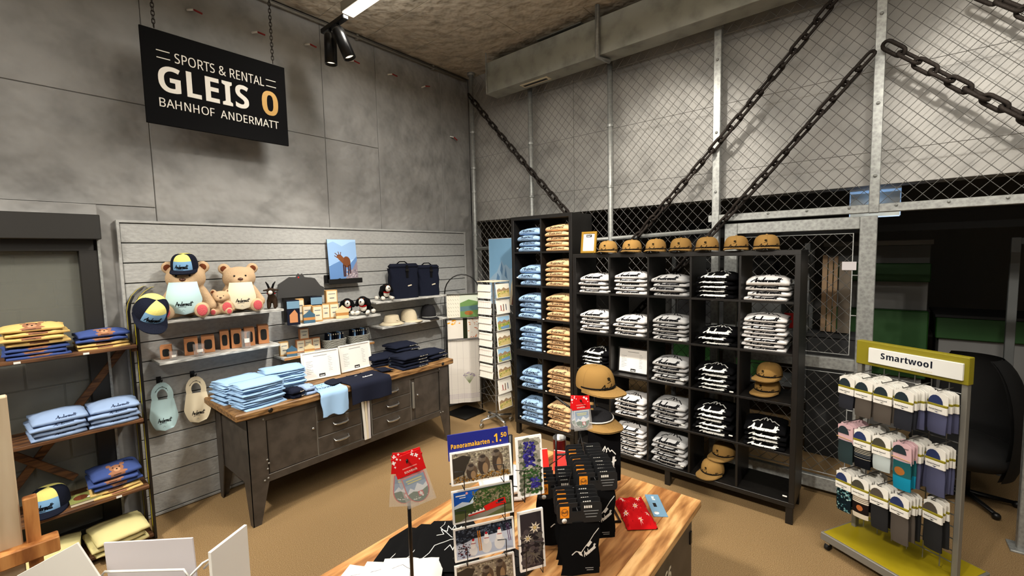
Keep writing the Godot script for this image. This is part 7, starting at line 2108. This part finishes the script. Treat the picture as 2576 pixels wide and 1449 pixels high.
# ---------- sign, towels, card spinner, poster, ski shelf, easel and the white wire rack
func build_sign():
	var a = ox(350, 60, -3.9)
	var b = ox(724, 368, -3.9)
	var zc = (-0.777 - 1.728) / 2
	var t = thing("hanging_sign", "black hanging shop sign with white and gold lettering", "sign", Vector3(-3.9, 3.2385, zc), ry(PI / 2))
	var W = 0.952
	part_box("board", t, Vector3(0, 0, -0.008), Vector3(W, 0.648, 0.016), "sign_black", 0.002)
	# sheared in the photograph only by perspective: lettering lies flat on the board
	txt("SPORTS & RENTAL", 0.068, "white_ink", t, Vector3(0.007, 0.160, 0.0006), Basis(), false, "Droid Sans", 1.0, 0.0015, 0.593)
	txt("GLEIS", 0.180, "white_ink", t, Vector3(-0.108, -0.001, 0.0006), Basis(), true, "Droid Sans", 1.0, 0.0015, 0.575)
	txt("0", 0.195, "gold_ink", t, Vector3(0.344, -0.001, 0.0006), Basis(), true, "Droid Sans", 1.0, 0.0015, 0.125)
	txt("BAHNHOF  ANDERMATT", 0.060, "white_ink", t, Vector3(-0.002, -0.168, 0.0006), Basis(), false, "Droid Sans", 1.0, 0.0015, 0.798)
	for x in [-0.354, 0.359]:
		for y in [0.186, 0.137]:
			part_box("rule", t, Vector3(x, y, 0.0006), Vector3(0.077, 0.006, 0.0015), "white_ink")
	for z in [-0.86, -1.64]:
		iron_chain("fine rusty chain holding the hanging sign, %s" % ("end towards the door" if z > -1 else "end towards the fence"), Vector3(-3.908, 4.246, z), Vector3(-3.908, 3.575, z), 0.026, 0.036, 0.018, 0.0026, 0.0, "thin chains of the hanging sign", "chain_iron", "sign_chain")

func cloth_sheet(called, parent, p: Vector3, u: Vector3, w, h, mat, wav := 0.006):
	var n = u.cross(Vector3.UP).normalized()
	var m = MB.new().soft()
	for side in 2:
		m.grid(12, 16, func(x, v): return p + u * (x - 0.5) * w + Vector3(0, -(1.0 - v) * h, 0) + n * (wav * sin(x * 11.0) * (1.0 - v * 0.7) - 0.003 * side), side == 1)
	return obj(called, m, mat, parent)

func build_corner():
	# tea towel stand beside the bench
	var u = Vector3(0.62, 0, -0.78).normalized()
	var c = Vector3(-3.86, 0, -3.67)
	var t = thing("towel_stand", "black hoop stand for tea towels at the end of the workbench", "towel stand", c)
	for s in [-1.0, 1.0]: obj("leg", MB.new().soft().tube([u * 0.21 * s, u * 0.21 * s + Vector3(0, 1.50, 0)], 0.007, 8), "black_metal", t)
	var arc = []
	for i in 13:
		var a = PI * i / 12.0
		arc.append(u * cos(a) * 0.21 + Vector3(0, 1.50 + sin(a) * 0.22, 0))
	obj("hoop", MB.new().soft().tube(arc, 0.007, 8), "black_metal", t)
	for y in [1.48, 1.18, 0.92]: obj("rail", MB.new().soft().tube([u * -0.21 + Vector3(0, y, 0), u * 0.21 + Vector3(0, y, 0)], 0.005, 6), "black_metal", t)
	part_box("foot_bar", t, Vector3(0, 0.008, 0), Vector3(0.36, 0.014, 0.36), "black_metal", 0.002)
	for q in [["towel_garden", 1.485, 0.29, 0.012, "tea towel with herbs and an alpine lake, top rail"], ["towel_citrus", 1.185, 0.25, 0.014, "tea towel with oranges and dried flowers, middle rail"], ["towel_lavender", 0.925, 0.80, 0.020, "long striped tea towel with a lavender bunch, low rail"]]:
		var f = thing("tea_towel", q[4], "towel", c + Vector3(0, q[1], 0), Basis(), "tea towels on the hoop stand")
		cloth_sheet("cloth", f, u.cross(Vector3.UP) * -q[3], u, 0.38, q[2], q[0])
	# postcard spinner
	var sp = Vector3(-3.30, 0, -3.62)
	var s = thing("card_spinner", "tall wire card spinner on castors beside the tall bookcase", "card spinner", sp)
	obj("pole", MB.new().soft().tube([Vector3(0, 0.10, 0), Vector3(0, 1.66, 0)], 0.012, 10), "chrome", s)
	for k in 4:
		var a = TAU * k / 4.0 + 0.35
		obj("base_leg", MB.new().soft().tube([Vector3(0, 0.11, 0), Vector3(cos(a) * 0.19, 0.085, sin(a) * 0.19)], [0.02, 0.014], 8), "chrome", s)
		var w = obj("castor", MB.new().soft().tube([Vector3(cos(a) * 0.19 - 0.01, 0.030, sin(a) * 0.19), Vector3(cos(a) * 0.19 + 0.01, 0.030, sin(a) * 0.19)], 0.028, 14), "chrome", s)
		obj("fork", MB.new().box(Vector3(cos(a) * 0.19, 0.065, sin(a) * 0.19), Vector3(0.03, 0.04, 0.02), 0.003), "chrome", w)
	part_box("top_plate", s, Vector3(0, 1.655, 0), Vector3(0.26, 0.008, 0.26), "label_cream", 0.002, ry(1.524))
	var cards = ["greet_deer", "greet_folk", "greet_alp", "greet_deer", "greet_alp", "greet_deer", "greet_folk", "greet_deer"]
	var smalls = ["small_beige", "small_rose", "small_beige", "small_green", "small_rose", "small_beige"]
	for f in 4:
		var ang = 1.524 + f * PI / 2
		var n = Vector3(sin(ang), 0, cos(ang))
		var uu = Vector3(cos(ang), 0, -sin(ang))
		for e in [-1.0, 1.0]: obj("edge_wire", MB.new().tube([n * 0.122 + uu * 0.12 * e + Vector3(0, 0.20, 0), n * 0.122 + uu * 0.12 * e + Vector3(0, 1.65, 0)], 0.0025, 5), "chrome", s)
		for r in 8:
			var y = 1.63 - r * 0.178
			obj("pocket_wire", MB.new().tube([n * 0.122 - uu * 0.12 + Vector3(0, y - 0.163, 0), n * 0.168 - uu * 0.10 + Vector3(0, y - 0.158, 0), n * 0.168 + uu * 0.10 + Vector3(0, y - 0.158, 0), n * 0.122 + uu * 0.12 + Vector3(0, y - 0.163, 0)], 0.0018, 5), "chrome", s)
			if f == 2: continue
			var left = f == 3
			if left and r > 5: continue
			var side = ["towards the wooden table", "towards the bookcase", "", "towards the tea towels"][f]
			if left or f == 1:
				for h in 2:
					var o = thing("small_card", "narrow patterned card, %s pocket, row %s, side %s" % [["upper", "lower"][h], ordinal(r), side], "card", sp + n * 0.142 + Vector3(0, y - 0.005 - h * 0.078, 0), Basis(uu, Vector3.UP, n) * rx(-0.12), "small cards on the spinner")
					part_box("card_stock", o, Vector3(0, -0.037, -0.006), Vector3(0.20, 0.074, 0.010), "paper", 0.0005)
					obj("print", MB.new().prism([Vector2(-0.10, -0.074), Vector2(0.10, -0.074), Vector2(0.10, 0), Vector2(-0.10, 0)], 0.0006), smalls[(r + f) % 6], o)
			else:
				var o = thing("greeting_card", "picture greeting card, row %s from the top of the spinner" % ordinal(r), "card", sp + n * 0.142 + Vector3(0, y, 0), Basis(uu, Vector3.UP, n) * rx(-0.12), "greeting cards on the spinner")
				part_box("card_stock", o, Vector3(0, -0.076, -0.006), Vector3(0.205, 0.152, 0.010), "paper", 0.0005)
				obj("print", MB.new().prism([Vector2(-0.1025, -0.152), Vector2(0.1025, -0.152), Vector2(0.1025, 0), Vector2(-0.1025, 0)], 0.0006), cards[r], o)
	# mountain poster on the fence
	var po = thing("mountain_poster", "poster of a snowy mountain on the fence behind the card spinner", "poster", Vector3(-3.535, 1.74, -4.06))
	part_box("board", po, Vector3(0, 0, -0.004), Vector3(0.46, 0.82, 0.006), "paper_grey", 0.001)
	obj("print", MB.new().prism([Vector2(-0.225, -0.405), Vector2(0.225, -0.405), Vector2(0.225, 0.405), Vector2(-0.225, 0.405)], 0.0008), "mountain_print", po)

func ski(t, x, z, lean):
	# an old ski used as an upright: black with a yellow line and a turned-up tip
	var pts = []
	for i in 9: pts.append([i / 8.0 * 1.60, 0.0])
	for q in [[1.66, 0.012], [1.71, 0.035], [1.75, 0.07], [1.775, 0.11]]: pts.append(q)
	for part in [["ski_core", "ski_black", 0.036, 0.0], ["ski_line", "ski_yellow", 0.008, 0.0065]]:
		var m = MB.new().soft(false)
		for i in pts.size() - 1:
			var a = Vector3(x - pts[i][1] * 0.3, pts[i][0], z - pts[i][1])
			var b = Vector3(x - pts[i + 1][1] * 0.3, pts[i + 1][0], z - pts[i + 1][1])
			var hw = part[2] * (1.0 - 0.4 * maxf(0.0, (i - 8) / 4.0))
			var th = 0.007
			var up = (b - a).normalized()
			var nn = up.cross(Vector3.BACK).normalized()
			var o = nn * part[3]
			var sx = Vector3.BACK * 0.0
			# flat face looks along x (towards the room); width along z is small, so lay the width along x and thickness along z
			var wv = Vector3(hw, 0, 0)
			var tv = Vector3(0, 0, th if part[0] == "ski_core" else 0.0076)
			m.quad(a - wv + tv, b - wv + tv, b + wv + tv, a + wv + tv)
			m.quad(a + wv - tv, b + wv - tv, b - wv - tv, a - wv - tv)
			m.quad(a + wv + tv, b + wv + tv, b + wv - tv, a + wv - tv)
			m.quad(a - wv - tv, b - wv - tv, b - wv + tv, a - wv + tv)
		obj(part[0], m, part[1], t)

func build_ski_shelf():
	var t = thing("ski_shelf", "shelf made of old skis and planks in front of the glazed door", "shelf")
	var x = -3.885
	for z in [-0.625, 0.42]:
		for xx in [x, x - 0.25]: ski(t, xx, z, 0.0)
	for y in [1.395, 0.884, 0.412, 0.06]:
		part_box("plank", t, Vector3(x - 0.10, y - 0.011, -0.10), Vector3(0.33, 0.022, 1.02), "plank_wood", 0.003)
		for xx in [x, x - 0.25]:
			part_box("cleat", t, Vector3(xx, y - 0.036, -0.602), Vector3(0.03, 0.026, 0.032), "plank_wood", 0.002)
	obj("brace", MB.new().box(Vector3.ZERO, Vector3(0.02, 1.12, 0.045), 0.003), "plank_wood", t, Vector3(x - 0.27, 0.93, -0.29), rx(-0.62))
	obj("brace", MB.new().box(Vector3.ZERO, Vector3(0.02, 0.45, 0.045), 0.003), "plank_wood", t, Vector3(x - 0.245, 0.66, -0.12), rx(0.80))
	var b = ry(PI / 2)
	var xx = x - 0.09
	pile("bear_tee", "royal blue bear T-shirt", "in the yellow topped pile, top plank", "T-shirt", "bear T-shirts on the ski shelf", Vector3(xx, 1.3955, -0.155), b, 0.27, 0.26, [0.015, 0.015, 0.015], ["bear_royal"], 0.006, 0.004, 1)
	pile("bear_tee", "yellow bear T-shirt", "in the taller pile, top plank", "T-shirt", "bear T-shirts on the ski shelf", Vector3(xx, 1.3955 + 0.075, -0.155), b, 0.27, 0.26, [0.02, 0.02, 0.02, 0.02], ["bear_yellow"], 0.010, 0.025, 2)
	pile("bear_tee", "yellow bear T-shirt", "under the blue pile, top plank", "T-shirt", "bear T-shirts on the ski shelf", Vector3(xx, 1.3955, -0.455), b, 0.25, 0.25, [0.015, 0.015], ["bear_yellow"], 0.006, 0.004, 3)
	pile("bear_tee", "royal blue bear T-shirt", "beside the ski, top plank", "T-shirt", "bear T-shirts on the ski shelf", Vector3(xx, 1.3955 + 0.050, -0.455), b, 0.25, 0.25, [0.02, 0.024], ["bear_royal"], 0.006, 0.02, 4)
	for q in [[-0.21, "pile beside the easel post"], [-0.47, "pile beside the ski"]]:
		pile("ice_sweater", "pale blue sweater", q[1] + ", middle plank", "sweater", "pale blue sweaters on the ski shelf", Vector3(xx + 0.01, 0.885, q[0]), b * ry(0.06 * sin(q[0] * 20)), 0.245, 0.28, [0.024, 0.022, 0.024, 0.026], ["fold_ice"], 0.008, 0.03, 6)
	pile("bear_tee", "yellow bear T-shirt", "under the blue pile, lower plank", "T-shirt", "bear T-shirts on the ski shelf", Vector3(xx, 0.413, -0.45), b, 0.25, 0.25, [0.015, 0.015], ["bear_yellow"], 0.006, 0.004, 7)
	pile("bear_tee", "royal blue bear T-shirt", "on the yellow ones, lower plank", "T-shirt", "bear T-shirts on the ski shelf", Vector3(xx, 0.413 + 0.050, -0.45), b, 0.25, 0.25, [0.022, 0.024, 0.028], ["bear_royal"], 0.008, 0.03, 8)
	color_cap("yellow, blue and navy cap on the lower ski shelf plank", Vector3(xx + 0.0, 0.424, -0.145), face(Vector3(1, 0, 0.3)), 1.12)
	color_cap("yellow, blue and navy cap hung over the ski tip", Vector3(-3.855, 1.60, -0.695), face(Vector3(1, 0.0, 0.05)) * rx(0.75) * rz(-0.25), 1.15)
	var bk = thing("picture_book", "square green children's book with a brown bear, lower plank", "book", Vector3(xx + 0.05, 0.4135, -0.30), b * rx(0.0))
	part_box("pages", bk, Vector3(0, 0.010, 0), Vector3(0.145, 0.018, 0.145), "label_cream", 0.001)
	mk("book_cover", Color(0.52, 0.54, 0.30), 0.6)
	part_box("cover", bk, Vector3(0, 0.0205, 0), Vector3(0.15, 0.003, 0.15), "book_cover", 0.0005)
	obj("bear_print", MB.new().soft().ball(Vector3(-0.02, 0.0222, 0.0), Vector3(0.035, 0.0006, 0.042), 14, 6), "plush_brown", bk)
	obj("title_oval", MB.new().soft().ball(Vector3(0.035, 0.0222, 0.02), Vector3(0.03, 0.0006, 0.018), 14, 6), "white_plastic", bk)
	for q in [[-0.07, 1.395], [-0.36, 1.395], [-0.45, 0.412]]:
		tag(obj("price_tag", bx(Vector3(0.003, 0.012, 0.028)), "white_plastic", null, Vector3(x + 0.068, q[1] - 0.012, q[0])), "small white price tag on a plank edge of the ski shelf", "price tag", "price tags on the ski shelf")
	pile("cream_sweater", "cream sweater", "on the bottom plank of the ski shelf", "sweater", "cream sweaters under the ski shelf", Vector3(xx + 0.06, 0.061, -0.43), b * ry(0.06), 0.27, 0.30, [0.03, 0.03, 0.03], ["fold_cream"], 0.012, 0.03, 9)
	pile("cream_sweater", "cream sweater", "in the second pile on the bottom plank", "sweater", "cream sweaters under the ski shelf", Vector3(xx + 0.06, 0.061, -0.12), b * ry(-0.06), 0.27, 0.30, [0.03, 0.03, 0.03], ["fold_cream"], 0.012, 0.035, 10)

func build_easel():
	# wooden display easel at the near left
	var c = Vector3(-1.93, 0, 0.02)
	var t = thing("wooden_easel", "wooden display easel with two oak ledges", "easel", c)
	obj("front_post", MB.new().box(Vector3(0, 0.79, 0), Vector3(0.035, 1.58, 0.058), 0.003), "easel_light", t, Vector3.ZERO, rz(-0.02))
	part_box("oak_slide", t, Vector3(0.035, 1.12, -0.05), Vector3(0.03, 0.30, 0.03), "easel_wood", 0.003)
	part_box("oak_ledge", t, Vector3(0.05, 1.115, 0.06), Vector3(0.05, 0.045, 0.32), "easel_wood", 0.003)
	part_box("oak_ledge", t, Vector3(0.03, 0.965, 0.20), Vector3(0.05, 0.05, 0.30), "easel_wood", 0.003)
	obj("oak_strut", MB.new().box(Vector3.ZERO, Vector3(0.022, 0.17, 0.024), 0.002), "easel_wood", t, Vector3(0.04, 1.035, 0.055), rx(0.55))
	obj("back_leg", MB.new().box(Vector3(-0.25, 0.75, 0.1), Vector3(0.035, 1.52, 0.045), 0.003), "easel_light", t, Vector3.ZERO, rz(-0.12))
	part_box("spreader", t, Vector3(-0.12, 0.35, 0.05), Vector3(0.26, 0.03, 0.03), "easel_light", 0.002)
	# white wire rack with cards seen from behind
	var u = Vector3(0.72, 0, -0.61).normalized()
	var n = Vector3(0.61, 0, 0.72).normalized()
	var P = CAM + ray(375, 1360) * 1.05
	var st = thing("rack_pedestal", "grey pedestal under the white wire card rack", "pedestal", Vector3(P.x + 0.06, 0, P.z + 0.08))
	part_box("column", st, Vector3(0, 0.46, 0), Vector3(0.26, 0.92, 0.26), "rack_grey", 0.006)
	part_box("top", st, Vector3(0, 0.93, 0), Vector3(0.34, 0.022, 0.34), "rack_grey", 0.004)
	var r = thing("white_card_rack", "white wire card rack at the end of the wooden table", "card rack", Vector3(P.x, 0.942, P.z))
	var TLc = CAM + ray(262, 1372) * 1.05
	var TRc = CAM + ray(490, 1345) * 1.05
	var uu = TRc - TLc
	var w = uu.length()
	uu.y = 0
	uu = uu.normalized()
	var nn = Vector3(-uu.z, 0, uu.x)
	if nn.dot(Vector3(1, 0, 1)) < 0: nn = -nn
	var y0 = (TLc.y + TRc.y) / 2
	var ctr = (TLc + TRc) / 2
	var L = func(a, y, d): return ctr + uu * a + nn * d + Vector3(0, y - ctr.y, 0) - r.position
	tag(obj("blank_card", MB.new().box(Vector3.ZERO, Vector3(w * 0.97, 0.15, 0.004), 0.0005), "paper_grey", null, ctr + Vector3(0, -0.075, 0), Basis(uu, Vector3.UP, nn) * rz(0.03)), "large blank card back in the white wire rack", "card", "cards in the white wire rack")
	var c2 = CAM + ray(150, 1420) * 0.98
	tag(obj("blank_card", MB.new().box(Vector3.ZERO, Vector3(0.16, 0.11, 0.004), 0.0005), "paper", null, c2 + Vector3(0.0, -0.035, 0.0), Basis(uu, Vector3.UP, nn) * rz(0.48)), "tilted card with fine print in the white wire rack", "card", "cards in the white wire rack")
	var c3 = CAM + ray(578, 1400) * 1.0
	tag(obj("blank_card", MB.new().box(Vector3.ZERO, Vector3(0.008, 0.15, 0.10), 0.0005), "paper", null, c3 + Vector3(0.0, -0.03, 0.0), ry(0.5) * rx(0.0)), "stack of white cards seen edge-on in the white wire rack", "card", "cards in the white wire rack")
	for q in [[-0.055, 0.03], [-0.135, 0.03], [-0.135, -0.03]]:
		obj("front_wire", MB.new().soft().tube([L.call(-0.10, y0 + q[0] - 0.02, q[1]), L.call(-0.085, y0 + q[0], q[1]), L.call(0.10, y0 + q[0], q[1]), L.call(0.11, y0 + q[0] - 0.02, q[1])], 0.0028, 6), "white_plastic", r)
	for a in [-0.10, 0.0, 0.105]:
		obj("upright_wire", MB.new().soft().tube([L.call(a, y0 - 0.075, 0.03), L.call(a, y0 - 0.155, 0.03), L.call(a, y0 - 0.155, -0.02), L.call(a, 0.943, -0.02)], 0.0028, 6), "white_plastic", r)
	obj("side_wire", MB.new().soft().tube([L.call(0.105, y0 - 0.08, 0.03), L.call(0.13, y0 - 0.055, 0.01), L.call(0.145, y0 - 0.055, -0.02), L.call(0.11, y0 - 0.09, -0.02)], 0.0028, 6), "white_plastic", r)
	part_box("blue_strip", r, L.call(0.10, y0 - 0.115, 0.04), Vector3(0.05, 0.05, 0.003), "price_blue", 0.0, Basis(uu, Vector3.UP, nn))
func _ready():
	rng.seed = 7
	make_materials()
	make_prints()
	setup_camera_and_light()
	build_room()
	build_store()
	build_bookcases()
	build_bench()
	build_table()
	build_ski_shelf()
	build_corner()
	build_sock_rack()
	build_sign()
	build_easel()
	build_bench_goods()
	build_wall_goods()
	build_table_goods()
